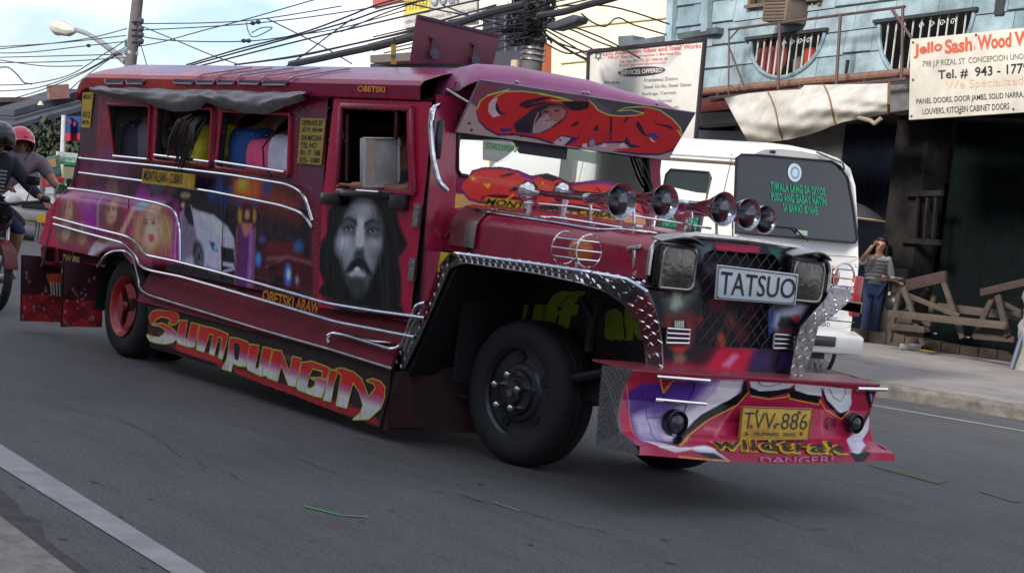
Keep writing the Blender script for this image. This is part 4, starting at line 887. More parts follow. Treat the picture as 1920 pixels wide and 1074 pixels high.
# name board under the visor
TL, TR = P(900, 150, 0, -8.66), P(1303, 212, 0, -8.66); BR, BL = P(1252, 300, 0, -8.82), P(855, 247, 0, -8.82)
hb = homography([(250, 75), (1895, 345), (1690, 705), (60, 470)], [(0, 0), (599, 0), (599, 149), (0, 149)])
bc = Canvas(600, 150, (148, 130, 126), None); bc.to = hb
K = lambda pts, c, soft=1.3, al=1: bc.poly(pts, c, soft, al)
K([(230, 60), (1100, 190), (1900, 330), (1880, 420), (1800, 560), (1100, 440), (300, 350), (170, 250)], (92, 84, 92), 4)
K([(1090, 200), (1900, 340), (1790, 570), (1300, 380)], (78, 74, 80), 3); K([(250, 70), (420, 100), (330, 190), (220, 250), (170, 250)], (122, 64, 78), 5)
body = [(215, 300), (240, 240), (300, 195), (400, 165), (560, 165), (720, 185), (880, 220), (960, 240), (1080, 250), (1100, 270), (1140, 310), (1200, 345), (1290, 365), (1400, 360), (1490, 350), (1500, 310), (1400, 295), (1480, 290), (1600, 320), (1700, 380), (1780, 470), (1800, 550), (1740, 620), (1620, 655), (1450, 650), (1250, 620), (1480, 605), (1350, 560), (1250, 555), (960, 600), (900, 590), (870, 500), (800, 560), (680, 520), (520, 490), (380, 490), (290, 440), (235, 380)]
K([(p[0] - 4, p[1] + 16) for p in body], (38, 44, 92), 2); K(body, (170, 38, 40), 1.5)
bc.stroke([(222, 300), (245, 240), (310, 190), (400, 168), (560, 165), (720, 185), (900, 235), (960, 248)], 2.6, (150, 178, 76), 1.3); bc.stroke([(300, 200), (470, 150), (350, 215)], 2.4, (160, 190, 90), 1.3); bc.stroke([(700, 190), (860, 215), (960, 250), (790, 238)], 2.2, (150, 180, 80), 1.3)
bc.stroke([(1075, 240), (1110, 270), (1150, 320), (1230, 355), (1330, 365), (1440, 360), (1500, 345), (1400, 318), (1300, 325)], 2.2, (160, 190, 90), 1.3); bc.stroke([(1300, 325), (1360, 300), (1500, 292), (1620, 320), (1720, 390), (1780, 460), (1800, 540), (1760, 480)], 2.4, (160, 190, 90), 1.3)
K([(380, 215), (360, 270), (370, 320), (400, 350), (340, 365), (305, 320), (310, 260), (340, 225)], (170, 150, 156)); K([(365, 250), (360, 300), (390, 345), (460, 345), (400, 325), (385, 280)], (30, 34, 60))
K([(540, 265), (600, 235), (720, 212), (800, 215), (700, 245), (590, 280), (550, 285)], (44, 26, 46)); K([(560, 285), (740, 245), (760, 255), (600, 300)], (26, 22, 40))
K([(870, 245), (980, 245), (1080, 250), (1075, 300), (1010, 320), (950, 320), (900, 290)], (30, 22, 34), 3); K([(980, 205), (1080, 215), (1075, 250), (985, 240)], (116, 68, 88), 3)
# portrait of a bearded older man worked into the board
K([(600, 340), (640, 300), (760, 250), (880, 270), (920, 320), (900, 380), (820, 440), (720, 490), (640, 500), (500, 440), (500, 410)], (56, 40, 50), 5)
K([(720, 320), (780, 285), (860, 285), (905, 320), (890, 370), (830, 410), (760, 440), (700, 420)], (140, 92, 88), 6); K([(700, 370), (760, 350), (840, 400), (780, 450), (690, 490), (640, 490), (660, 420)], (142, 126, 124), 6, .9)
for x, y in ((750, 325), (830, 318)): bc.blob(x, y, 22, 8, (50, 28, 36), .6)
bc.stroke([(790, 330), (775, 365), (800, 372)], 2, (86, 50, 52), 2); bc.stroke([(740, 395), (790, 388), (830, 395)], 2.4, (84, 48, 50), 2); bc.stroke([(690, 330), (660, 400), (650, 470)], 2.2, (170, 160, 156), 2, .8); bc.stroke([(720, 340), (800, 290), (880, 300)], 2, (70, 40, 46), 2, .8)
K([(500, 430), (600, 400), (640, 440), (600, 490), (520, 480)], (32, 30, 52), 4); K([(390, 450), (480, 450), (490, 470), (400, 475)], (40, 48, 96))
# gaps that draw the letters
K([(940, 430), (980, 400), (1010, 405), (980, 435), (945, 442)], (60, 24, 40)); bc.stroke([(1120, 320), (1070, 400), (1030, 440), (1000, 520), (930, 590)], 1.6, (70, 20, 32), 1.2)
K([(1135, 430), (1145, 430), (1150, 475), (1105, 478)], (60, 24, 40)); K([(1085, 550), (1110, 535), (1130, 590), (1080, 590)], (96, 130, 160)); K([(1240, 370), (1256, 370), (1252, 555), (1232, 550)], (50, 24, 40)); K([(1360, 375), (1385, 372), (1345, 430), (1350, 400)], (40, 26, 40))
K([(1445, 400), (1470, 420), (1510, 500), (1590, 560), (1480, 500), (1440, 440)], (34, 24, 50)); K([(1365, 520), (1400, 580), (1480, 605), (1390, 610), (1350, 560)], (30, 32, 70)); K([(1530, 495), (1580, 500), (1625, 530), (1600, 545), (1530, 515)], (36, 56, 130)); K([(1540, 525), (1590, 570), (1560, 560)], (190, 180, 180)); K([(1570, 395), (1600, 425), (1700, 440), (1740, 480), (1680, 455), (1590, 430)], (34, 24, 50))
K([(680, 520), (800, 560), (860, 505), (950, 520), (1010, 530), (900, 590), (840, 560), (800, 575)], (40, 44, 96)); K([(800, 562), (865, 515), (940, 530), (880, 590)], (158, 140, 136)); bc.blob(857, 543, 10, 7, (30, 26, 30), .4)
for x in (1030, 1180, 1320): K([(x, 575), (x + 30, 570), (x + 38, 600), (x - 8, 600)], (176, 156, 152))
K([(1110, 478), (1250, 490), (1250, 552), (1000, 545), (1030, 500)], (150, 44, 50), 6, .5)
for x, y in ((160, 410), (175, 460), (480, 495), (560, 510)): bc.blob(x, y, 12, 9, (34, 28, 34), .5)
def board_pt(u, v, o=0.0): 
    p = (TL * (1 - u) + TR * u) * (1 - v) + (BL * (1 - u) + BR * u) * v; return p + Vector((.004 + o, 0, 0))
nb = bc.build('name_board', lambda u, v: board_pt(u, v), painted_matt, jeep, gain=1.7, con=.25)
J('name_board_back', MB().prism([TL, TR, BR, BL], (-.014, 0, 0)), mc((150, 140, 140), .5), nb, smooth=False)
J('name_board_rim', MB().tube([TL, TR, BR, BL], .006, 6, closed=True), mc((150, 146, 150), .35, .5), nb)
for u in (.15, .45, .47, .8): J('bolt', MB().ball(board_pt(u, -.02) + Vector((.01, 0, .012)), .012, 6, 4), steel, nb)
J('board_strut', MB().tube([P(838, 168, 1, 5.9), P(878, 192, 1, 5.93)], .008, 6), steel, nb)

# ------------------------------------------------------------------ hood
def hood(u, v, o=0.0):
    x = -8.88 + (1.68) * u
    half = .785 - .145 * u; crown = 1.425 - .045 * u; edge = 1.335 - .03 * u; bot = 1.13
    t = (v * 2 if v <= .5 else (1 - v) * 2)
    prof = [(0, bot), (.0, bot + .08), (.004, edge - .03), (.03, edge + .005), (.085, edge + .04), (.2, crown - .03), (.42, crown - .008), (1.0, crown)]
    k = t * (len(prof) - 1); i = min(int(k), len(prof) - 2); f = k - i
    dy = (prof[i][0] * (1 - f) + prof[i + 1][0] * f) * (half if i >= 5 or True else 1); z = prof[i][1] * (1 - f) + prof[i + 1][1] * f
    y = YC - half + dy if v <= .5 else YC + half - dy
    s_ = -1 if v <= .5 else 1
    if .5 - abs(v - .5) < .22: y += s_ * o
    else: z += o
    return Vector((x, y, z))
J('hood', MB().grid(hood, 20, 56), maroon, ang=60)
J('hood_trim', MB().tube([hood(1.0, v, .006) for v in np.linspace(0.02, .98, 48)], .017, 8), M('trim_metal', (.66, .62, .58), .22, 1, nscale=20, namt=.4))
for sgn in (0, 1):
    V = lambda v: v if not sgn else 1 - v
    p = [hood(.03, V(.07), .012), hood(.10, V(.2), .012), hood(.16, V(.30), .012), hood(.42, V(.31), .012), hood(.48, V(.36), .012), hood(.93, V(.36), .012)]
    J('hood_rail', MB().tube(smoothpath(p, 5), .008, 8), chrome)
    p = [hood(.17, V(.27), .01), hood(.50, V(.27), .01), hood(.72, V(.26), .012), hood(.80, V(.32), .012), hood(.9, V(.345), .012)]
    J('hood_rail', MB().tube(smoothpath(p, 5), .006, 8), chrome)
# cowl cap of polished metal at the near rear corner of the hood
def cap(u, v):
    a = hood(.06 + .13 * u, .03 + .30 * v, .014); return a
J('cowl_cap', MB().grid(cap, 4, 16), M('polished_cap', (.6, .55, .5), .16, 1, nscale=8, namt=.4), thick=.01, ang=60)
J('cowl_cap', MB().grid(lambda u, v: (lambda q_: Vector((q_.x, 2 * YC - q_.y, q_.z)))(cap(u, v)), 4, 16), chrome, thick=.01, ang=60)
for sgn in (-1, 1):
    a = Vector((-7.32, YC + sgn * .635, 1.15)); m = MB(); m.tube([a, a + Vector((0, sgn * .02, .12))], .012, 8); m.bar(a + Vector((-.05, sgn * .02, .12)), a + Vector((.05, sgn * .02, .14)), .025, .02); m.box(a, (.07, .03, .03)); J('hood_latch', m, chrome, bevel=.003)

# ------------------------------------------------------------------ grille face
XG = -7.19
gc = xcanvas(240, XG, 6.10, 7.56, .62, 1.42, (30, 28, 38))
G = lambda x, y: (1200 + x * .2421, 440 + y * .2421)
g_ = lambda pts, c, soft=4, al=1: gc.poly([G(*p) for p in pts], c, soft, al)
g_([(580, 70), (930, 90), (920, 140), (800, 150), (600, 120)], (150, 30, 62), 6); g_([(440, 60), (560, 70), (560, 150), (480, 180)], (84, 104, 108), 8, .6); g_([(1000, 100), (1100, 110), (1080, 200), (1030, 210)], (56, 104, 104), 8, .6); g_([(1330, 160), (1420, 200), (1400, 420), (1330, 540), (1290, 560)], (24, 64, 66), 8)
g_([(100, 360), (200, 370), (190, 440), (120, 440)], (122, 30, 40), 6); g_([(170, 400), (440, 380), (470, 440), (380, 520), (330, 600), (240, 620), (180, 500)], (84, 92, 84), 16); g_([(180, 420), (270, 430), (260, 470), (180, 490)], (26, 26, 32), 5); g_([(330, 420), (440, 410), (400, 460), (330, 470)], (30, 34, 36), 5)
g_([(260, 440), (300, 430), (330, 540), (280, 580), (240, 560)], (128, 138, 124), 8); g_([(280, 430), (300, 440), (290, 470)], (170, 34, 40), 3)
g_([(200, 620), (300, 640), (400, 600), (420, 720), (390, 860), (300, 910), (230, 860), (190, 740)], (110, 36, 34), 14); g_([(250, 660), (350, 660), (370, 760), (240, 760)], (30, 16, 22), 6)
for x in (275, 290, 305, 320, 335): gc.stroke([G(x, 670), G(x, 715)], 1.5, (190, 180, 160), 1.3)
g_([(260, 930), (320, 910), (360, 950), (330, 1000), (270, 1000)], (110, 84, 72), 8); g_([(230, 870), (380, 860), (330, 910), (270, 905)], (160, 48, 40), 5)
g_([(150, 1000), (480, 1010), (600, 860), (900, 870), (830, 1030), (820, 1100), (100, 1100)], (160, 24, 52), 16); g_([(640, 1010), (720, 930), (760, 940), (690, 1020)], (204, 110, 140), 8, .8); g_([(500, 880), (600, 870), (520, 1000), (430, 1010), (400, 960)], (62, 14, 30), 14)
g_([(880, 900), (1180, 900), (1180, 1050), (850, 1040)], (52, 34, 84), 12); g_([(1030, 900), (1090, 900), (1060, 1050), (1000, 1040)], (26, 20, 32), 8); g_([(970, 560), (1040, 560), (1020, 800), (960, 850)], (36, 56, 112), 8)
g_([(1050, 600), (1180, 560), (1290, 470), (1320, 520), (1240, 640), (1150, 640), (1060, 740), (1030, 700)], (124, 126, 142), 9); g_([(1090, 630), (1170, 640), (1190, 720), (1100, 760), (1060, 700)], (34, 24, 34), 6); g_([(1180, 630), (1240, 620), (1230, 680), (1190, 670)], (140, 34, 46), 5); g_([(1060, 740), (1180, 720), (1200, 800), (1040, 800)], (88, 44, 50), 8)
g_([(470, 350), (600, 320), (600, 440), (500, 420)], (110, 26, 34), 10); g_([(430, 640), (540, 620), (520, 720), (440, 740)], (104, 22, 32), 8)
GO = [(1322, 476), (1335, 470), (1450, 478), (1462, 492), (1466, 520), (1462, 555), (1440, 580), (1441, 640), (1432, 652), (1320, 648), (1305, 640), (1306, 615), (1320, 600), (1318, 560), (1312, 520)]
gc.cut(GO)
FACE = [(1212, 530), (1216, 500), (1230, 466), (1258, 449), (1330, 450), (1480, 464), (1522, 474), (1546, 498), (1557, 530), (1553, 556), (1532, 586), (1506, 640), (1500, 712), (1243, 704), (1240, 640), (1232, 585), (1216, 552)]
gc.keep(FACE)
gf = gc.build('grille_panel', lambda u, v: Vector((XG, 6.10 + 1.46 * u, 1.42 - .8 * v)), painted_m, jeep, gain=1.9, con=.35)
m = MB(); m.prism([P(*p, 0, XG - .25) for p in ((1200, 470), (1500, 480), (1480, 690), (1230, 680))], (-.03, 0, 0)); J('radiator', m, black, smooth=False)
g2 = xcanvas(120, XG - .1, 6.3, 7.3, .75, 1.3, (22, 16, 22))
for x, y, rx, ry, c in ((1345, 570, 18, 12, (96, 24, 34)), (1375, 545, 24, 14, (64, 14, 24)), (1370, 600, 10, 16, (96, 50, 48)), (1352, 640, 7, 16, (180, 66, 34)), (1390, 625, 12, 16, (86, 24, 26)), (1400, 520, 30, 10, (88, 22, 28)), (1335, 505, 14, 10, (70, 60, 66)), (1410, 580, 12, 20, (70, 20, 34))): g2.blob(x, y, rx, ry, c, .6)
g2.build('radiator_painting', lambda u, v: Vector((XG - .1, 6.3 + 1.0 * u, 1.3 - .55 * v)), painted_matt, gf, gain=2.4)
m = MB(); n0 = 9
def clip_seg(p, q_, poly):
    ts = [0, 1]; n = len(poly)
    for i in range(n):
        a, b = poly[i], poly[(i + 1) % n]; r = (q_[0] - p[0], q_[1] - p[1]); s_ = (b[0] - a[0], b[1] - a[1]); d = r[0] * s_[1] - r[1] * s_[0]
        if abs(d) < 1e-9: continue
        t = ((a[0] - p[0]) * s_[1] - (a[1] - p[1]) * s_[0]) / d; w = ((a[0] - p[0]) * r[1] - (a[1] - p[1]) * r[0]) / d
        if 0 < t < 1 and 0 <= w <= 1: ts.append(t)
    ts.sort(); out = []
    for t0, t1 in zip(ts, ts[1:]):
        c = ((t0 + t1) / 2); x = p[0] + (q_[0] - p[0]) * c; y = p[1] + (q_[1] - p[1]) * c; ins = False
        for i in range(n):
            a, b = poly[i], poly[(i + 1) % n]
            if (a[1] > y) != (b[1] > y) and x < (b[0] - a[0]) * (y - a[1]) / (b[1] - a[1]) + a[0]: ins = not ins
        if ins and t1 - t0 > .01: out.append((t0, t1))
    return out
gyz = [(lambda q_: (q_.y, q_.z))(P(*p, 0, XG)) for p in GO]
for k in range(-12, 24):
    for s_ in (1, -1):
        a = (6.3 + k * .075, .7); b = (a[0] + s_ * .6, 1.4)
        for t0, t1 in clip_seg(a, b, gyz):
            f = lambda t: Vector((XG + .004 * s_, a[0] + (b[0] - a[0]) * t, a[1] + (b[1] - a[1]) * t)); m.tube([f(t0), f(t1)], .0035, 5)
stuff(J('grille_mesh', m, mc((70, 66, 72), .5, .4), gf))
# headlights
def headlight(cx, cy, w, h):
    c = P(cx, cy, 0, XG + .03); o = J('headlight', MB().box(c, (.07, w + .04, h + .04)), blackgl, bevel=.03)
    lens = MB(); lens.grid(lambda u, v: c + Vector((.036 + .016 * math.sin(math.pi * u) * math.sin(math.pi * v), (u - .5) * w, (v - .5) * h)), 10, 10)
    J('lens', lens, M('lamp_lens', (.17, .15, .13), .1, .6, nscale=10, namt=.6, bump=.25, bscale=30), o)
    J('lamp_rim', MB().tube(corner([c + Vector((.036, sy * w / 2, sz * h / 2)) for sy, sz in ((-1, -1), (1, -1), (1, 1), (-1, 1), (-1, -1))], .05), .007, 6), M('lamp_rim', (.4, .37, .34), .25, 1), o)
    br = [c + Vector((.05 + .05 * math.sin(math.pi * t), (t - .5) * (w + .07), h / 2 + .025 + .035 * math.sin(math.pi * t))) for t in np.linspace(0, 1, 12)]
    bm_ = MB(); bm_.grid(lambda u, v: br[int(round(u * 11))] + Vector((-.09 * v, 0, .014 * v)), 11, 2); J('lamp_brow', bm_, steel, o, thick=.008, ang=70)
headlight(1264, 502, .225, .21); headlight(1506, 527, .225, .21)
# name plate
pq = [(1346, 496), (1498, 514), (1492, 572), (1341, 561)]
np_ = J('name_plate', MB().prism([P(*p, 0, XG + .09) for p in pq], (-.012, 0, 0)), white_pl, bevel=.004)
J('plate_rim', MB().tube([P(*p, 0, XG + .093) for p in ((1348, 499), (1495, 517), (1489, 569), (1344, 558))], .003, 5, closed=True), mc((120, 124, 130), .4, .5), np_)
letters('plate_lettering', 'TATSUO', [(1353, 508), (1494, 523), (1489, 560), (1349, 552)], lambda a, b: P(a, b, 0, XG + .0935), ink, np_, bold=.004)
for px, py in ((1347, 556), (1352, 501), (1488, 567), (1493, 518)): J('bolt', MB().ball(P(px, py, 0, XG + .095), .005, 6, 4), steel, np_)
for (x0, y0, x1, y1) in ((1248, 615, 1291, 643), (1449, 626, 1488, 653)):
    fr = MB(); c = [P(x0, y0, 0, XG + .015), P(x1, y0 + 3, 0, XG + .015), P(x1 - 2, y1, 0, XG + .015), P(x0 - 2, y1 - 1, 0, XG + .015)]
    o = J('side_grille', fr.prism(c, (-.012, 0, 0)), black, smooth=False)
    for k in range(4):
        a, b = c[0].lerp(c[3], k / 3), c[1].lerp(c[2], k / 3); e = Vector((.012, 0, 0)); J('grille_bar', MB().tube([a + e, b + e], .006, 6), chrome, o)
    J('grille_bar', MB().tube([c[0] + Vector((.01, 0, 0)), c[3] + Vector((.01, 0, 0))], .005, 6), chrome, o); J('grille_bar', MB().tube([c[1] + Vector((.01, 0, 0)), c[2] + Vector((.01, 0, 0))], .005, 6), chrome, o)

# ------------------------------------------------------------------ tread-plate fenders
def lozenges(fn, nu, nv, l, w, h, ref, u0=0, u1=1):
    m = MB()
    for i in range(nu):
        for j in range(nv):
            u = u0 + (u1 - u0) * (i + .5) / nu; v = (j + .5 + (.25 if i % 2 else -.25) * 0) / nv
            p = fn(u, v); du = (fn(min(1, u + .004), v) - fn(max(0, u - .004), v)).normalized(); dv = (fn(u, min(1, v + .05)) - fn(u, max(0, v - .05)))
            n = du.cross(dv).normalized(); n = -n if n.dot(Vector(ref)) < 0 else n; dv = n.cross(du).normalized()
            s_ = 1 if (i + j) % 2 else -1; a = (du + dv * s_).normalized(); b = n.cross(a)
            m.add([p + a * l, p + b * w, p - a * l, p - b * w, p + n * h + a * l * .5, p + n * h - a * l * .5], [(0, 1, 4), (1, 5, 4), (1, 2, 5), (2, 3, 5), (3, 4, 5), (3, 0, 4)])
    return m
yf = 5.90
outer = [S(736, 689, yf), S(765, 625, yf), S(800, 558, yf), S(836, 487, yf), S(852, 475, yf), S(1010, 496, yf), S(1110, 511, yf + .0), S(1180, 524, yf + .06), S(1215, 545, yf + .14), S(1232, 585, yf + .26), S(1242, 640, yf + .38), S(1245, 700, yf + .42)]
inner = [S(760, 692, yf), S(786, 640, yf), S(812, 580, yf), S(846, 502, yf), S(872, 492, yf), S(1005, 512, yf), S(1090, 530, yf), S(1140, 546, yf + .06), S(1178, 572, yf + .14), S(1203, 608, yf + .26), S(1213, 650, yf + .36), S(1216, 700, yf + .38)]
def band(O, I):
    d = [0]
    for a, b in zip(O, O[1:]): d.append(d[-1] + (b - a).length)
    def f(u, v):
        s_ = u * d[-1]
        for i in range(len(O) - 1):
            if s_ <= d[i + 1] + 1e-9:
                k = (s_ - d[i]) / max(1e-9, d[i + 1] - d[i]); return O[i].lerp(O[i + 1], k).lerp(I[i].lerp(I[i + 1], k), v)
        return O[-1].lerp(I[-1], v)
    return f
fb = band(outer, inner)
fen = J('front_fender', MB().grid(fb, 60, 3), tread, thick=.012)
stuff(J('tread_pattern', lozenges(lambda u, v: fb(u, v) + Vector((.002, -.014, .002)), 62, 2, .016, .007, .007, (.2, -1, .2), 0.0, .66), steel, fen))
stuff(J('tread_pattern', lozenges(lambda u, v: fb(u, v) + Vector((.010, -.012, .004)), 14, 4, .021, .009, .009, (.5, -1, .3), .67, 1), chrome, fen))
J('fender_edge', MB().tube([fb(u, 0) + Vector((0, -.01, 0)) for u in np.linspace(.28, .86, 30)], .012, 6), chrome, fen)
J('fender_edge', MB().tube([fb(u, 1) + Vector((0, -.01, 0)) for u in np.linspace(0, .99, 50)], .006, 6), steel, fen)
top = lambda u, v: Vector((-8.58 + 1.42 * u, yf - .0 + (.30 + .02 * u) * v, 1.118 + .01 * v + (.0 if u < .8 else -.12 * (u - .8) ** 2 * 5)))
J('fender_top', MB().grid(top, 16, 3), tread, fen, thick=.008)
stuff(J('tread_pattern', lozenges(lambda u, v: top(u, v) + Vector((0, 0, .004)), 34, 4, .018, .008, .009, (0, 0, 1)), chrome, fen))
# wheel-well lining behind the band
m = MB(); m.prism([S(740, 690, yf + .01), S(846, 486, yf + .01), S(856, 478, yf + .01), S(858, 500, yf + .01), S(770, 700, yf + .01)], (0, .3, 0)); J('arch_lining', m, black, smooth=False)
# far fender, mirrored outward
O2 = [P(1500, 712, 0, -7.14), P(1520, 660, 0, -7.14), P(1532, 610, 0, -7.14), P(1562, 590, 0, -7.14), P(1594, 562, 0, -7.16), P(1592, 546, 0, -7.2)]
I2 = [P(1476, 712, 0, -7.14), P(1487, 655, 0, -7.14), P(1497, 615, 0, -7.14), P(1518, 590, 0, -7.14), P(1546, 560, 0, -7.16), P(1556, 540, 0, -7.2)]
fb2 = band(O2, I2); fen2 = J('front_fender', MB().grid(fb2, 24, 3), tread, thick=.012)
stuff(J('tread_pattern', lozenges(lambda u, v: fb2(u, v) + Vector((.008, 0, 0)), 13, 4, .021, .009, .009, (1, .2, .2)), chrome, fen2))
m = MB(); m.grid(lambda u, v: Vector((-8.6 + 1.42 * u, 2 * YC - 5.9 - .32 * v, 1.12 + .01 * v)), 8, 2); m.grid(lambda u, v: Vector((-8.6 + 1.42 * u, 2 * YC - 5.9, 1.12 - .06 * v)), 8, 1); J('fender_top', m, tread, fen2, thick=.01)
J('fender_tip', MB().tube([P(1558, 540, 0, -7.2), P(1590, 548, 0, -7.2), P(1594, 560, 0, -7.18)], .012, 6), chrome, fen2)

# inner wing with lime lettering, steering and exhaust bits
YI = 6.47
m = MB(); m.box((-8.0, YI + .02, .86), (1.6, .03, .56)); m.box((-8.62, 6.3, .8), (.03, .5, .8)); iw = J('inner_wing', m, M('inner_wing_black', (.012, .012, .014), .6))
limem = mc((132, 160, 30), .6)
yi = lambda a, b: P(a, b, 1, YI)
letters('inner_lettering', 'puff', [(905, 545), (1098, 545), (1088, 655), (890, 650)], yi, limem, iw, bold=.05, shear=.12, spacing=.95)
letters('inner_lettering', 'aic', [(1135, 560), (1225, 560), (1225, 640), (1132, 638)], yi, limem, iw, bold=.06)
m = MB()
for s_ in ([(925, 536), (996, 528), (1000, 518)], [(925, 537), (972, 560), (952, 580)], [(1108, 535), (1104, 558)], [(1120, 655), (1205, 690)]): m.tube([yi(*p) + Vector((0, -.006, 0)) for p in s_], .004, 5)
J('inner_stripe', m, mc((150, 24, 30), .6), iw)
m = MB(); m.tube([S(1090, 560, 6.35), S(1112, 600, 6.36), S(1104, 660, 6.35)], .03, 8); m.tube([S(1120, 575, 6.3), S(1105, 640, 6.3)], .01, 6); m.tube([(-8.0, 6.3, .5), (-7.6, 6.3, .6)], .03, 8); J('shock_absorber', m, black)
m = MB(); m.tube([(-9.0, 6.25, .36), (-8.6, 6.25, .37)], .022, 8); m.tube([(-9.0, 6.2, .3), (-8.6, 6.2, .31)], .015, 8); J('leaf_spring', m, steel)
# side step corner panel behind the front wheel
m = MB(); m.prism([(-8.98, YN - .02, .40), (-8.86, YN - .02, .42), (-8.72, YN + .05, .12), (-9.05, YN - .02, .06)], (0, .04, 0)); m.prism([(-9.0, YN - .02, .4), (-9.0, YN - .02, .06), (-8.72, YN + .45, .1), (-8.72, YN + .45, .5)], (.02, 0, 0)); J('splash_panel', m, M('splash_red', (.045, .008, .01), .6, nscale=14, namt=.7), smooth=False)

# ------------------------------------------------------------------ bumper
bp = [(-7.00, .688), (-7.035, .62), (-7.05, .53), (-7.04, .44), (-7.0, .375), (-6.93, .35), (-6.84, .335), (-6.83, .295)]
vv = [0, .17, .38, .6, .78, .84, .92, 1.0]
def bump(u, v, o=0.0, oz=0.0):
    x = float(np.interp(v, vv, [p[0] for p in bp])); z = float(np.interp(v, vv, [p[1] for p in bp]))
    y0 = 5.985 - .07 * v; y1 = 7.765 - .03 * v
    e = max(0, abs(u - .5) * 2 - .86) / .14; x += .03 * e * e - .10 * (max(0, abs(u - .5) * 2 - .6) / .4) ** 2 * (1 - v) * .4
    z += -.03 * math.sin(math.pi * u) * max(0, (v - .9) / .1)
    return Vector((x + o, y0 + (y1 - y0) * u, z + oz))
def onface(a, b, o=0.0):
    x = -7.0
    for _ in range(8):
        q = P(a, b, 0, x); v = float(np.interp(-q.z, [-p[1] for p in bp], vv)); x = .5 * x + .5 * float(np.interp(v, vv, [p[0] for p in bp]))
    y0 = 5.985 - .07 * v; y1 = 7.765 - .03 * v
    return (q.y - y0) / (y1 - y0), v
def hb2(zx, zy): u, v = onface(1110 + zx * .3021, 680 + zy * .3021); return u * 479, v * 129
bb = Canvas(480, 130, (162, 34, 66), hb2)
B = lambda pts, c, soft=1.5, al=1: bb.poly(pts, c, soft, al)
B([(200, 40), (1800, 140), (1800, 175), (800, 110), (400, 90), (300, 140), (230, 180)], (158, 36, 52), 8, .8)
B([(215, 190), (330, 130), (700, 110), (960, 120), (930, 210), (700, 310), (560, 470), (500, 500), (310, 480), (250, 360)], (70, 36, 116), 6)
B([(260, 330), (330, 300), (600, 240), (700, 100), (760, 110), (930, 110), (920, 180), (850, 240), (700, 310), (590, 400), (520, 480), (420, 490), (310, 475), (280, 420)], (158, 146, 172), 12)
B([(330, 300), (480, 200), (620, 150), (650, 100), (760, 110), (640, 240), (480, 300), (380, 340)], (84, 46, 136), 16, .9)
B([(800, 110), (930, 112), (925, 160), (880, 230), (760, 290), (640, 360), (560, 440), (510, 480), (450, 480), (560, 330), (700, 240), (770, 180)], (190, 184, 196), 6, .9)
B([(960, 115), (975, 190), (900, 260), (720, 350), (600, 440), (540, 510), (500, 500), (500, 470), (570, 430), (680, 320), (850, 230), (930, 180), (945, 115)], (16, 14, 20)); bb.stroke([(970, 185), (900, 262), (725, 352), (605, 445), (545, 512)], 1.6, (206, 150, 44), 1.2)
B([(975, 115), (1250, 130), (1225, 185), (1100, 215), (985, 200)], (16, 14, 20)); B([(980, 115), (1255, 130), (1230, 155), (1150, 170), (1040, 175), (985, 150)], (182, 192, 208)); bb.stroke([(1030, 118), (1050, 140), (1100, 145), (1170, 130)], 1.4, (60, 60, 70), 1.2)
B([(1225, 155), (1425, 165), (1415, 250), (1300, 235), (1225, 215)], (16, 14, 20)); B([(1260, 130), (1435, 145), (1425, 205), (1340, 195), (1262, 170)], (184, 196, 214)); B([(1480, 140), (1545, 145), (1530, 180), (1500, 165)], (30, 40, 90))
B([(1420, 150), (1450, 250), (1545, 345), (1600, 300), (1600, 270), (1520, 300), (1450, 200)], (16, 14, 20)); B([(1435, 145), (1620, 165), (1620, 250), (1600, 295), (1545, 310), (1460, 230)], (186, 196, 212)); bb.stroke([(1475, 160), (1500, 215), (1545, 240), (1580, 190), (1570, 155)], 1.4, (80, 80, 90), 1.2); bb.stroke([(985, 205), (1100, 225), (1215, 210), (1222, 195), (1230, 222), (1410, 260), (1415, 230), (1450, 290), (1550, 348), (1605, 300)], 1.5, (206, 150, 44), 1.2)
bb.stroke([(330, 70), (320, 160), (340, 300), (370, 420), (405, 485)], 1.3, (50, 40, 56), 1.2, .9); bb.stroke([(350, 340), (430, 340), (540, 250), (570, 180)], 1.3, (60, 50, 66), 1.2, .8); bb.stroke([(215, 90), (240, 250), (300, 470)], 1.5, (190, 130, 50), 1.2, .8); bb.stroke([(650, 100), (630, 170), (570, 310)], 3, (40, 20, 60), 1.3)
B([(440, 70), (540, 75), (470, 180), (440, 190)], (140, 34, 44)); bb.stroke([(430, 80), (445, 185), (540, 80)], 1.6, (200, 150, 50), 1.2)
B([(1715, 150), (1790, 190), (1770, 300), (1700, 440), (1690, 540), (1730, 560), (1690, 600), (1640, 600), (1600, 560), (1640, 460), (1720, 290)], (16, 14, 20)); B([(1735, 190), (1785, 210), (1760, 320), (1700, 430), (1700, 510), (1650, 560), (1615, 550), (1680, 400), (1740, 280)], (180, 178, 196)); B([(1740, 170), (1785, 200), (1765, 330), (1735, 360), (1745, 260)], (72, 40, 120), 5)
B([(310, 480), (420, 495), (540, 520), (620, 520), (700, 510), (780, 540), (860, 580), (760, 575), (620, 530), (520, 545), (420, 520)], (182, 178, 190)); B([(640, 540), (760, 545), (850, 578), (740, 572)], (20, 16, 20))
bb.stroke([(540, 565), (740, 575), (860, 580)], 1.5, (206, 150, 50), 1.2, .8)
B([(800, 400), (880, 280), (860, 300), (770, 460)], (206, 130, 150), 8, .6); B([(700, 395), (790, 410), (780, 425), (690, 415)], (200, 120, 140), 6, .5); bb.stroke([(1000, 500), (600, 470)], 2, (196, 90, 120), 5, .5); bb.stroke([(1430, 300), (1435, 440)], 3, (190, 100, 130), 5, .5)
bb.blob(1480, 390, 40, 50, (150, 50, 80), .3); bb.blob(1475, 390, 22, 30, (124, 30, 60), .4)
bb.streaks(.03, 5, 3)
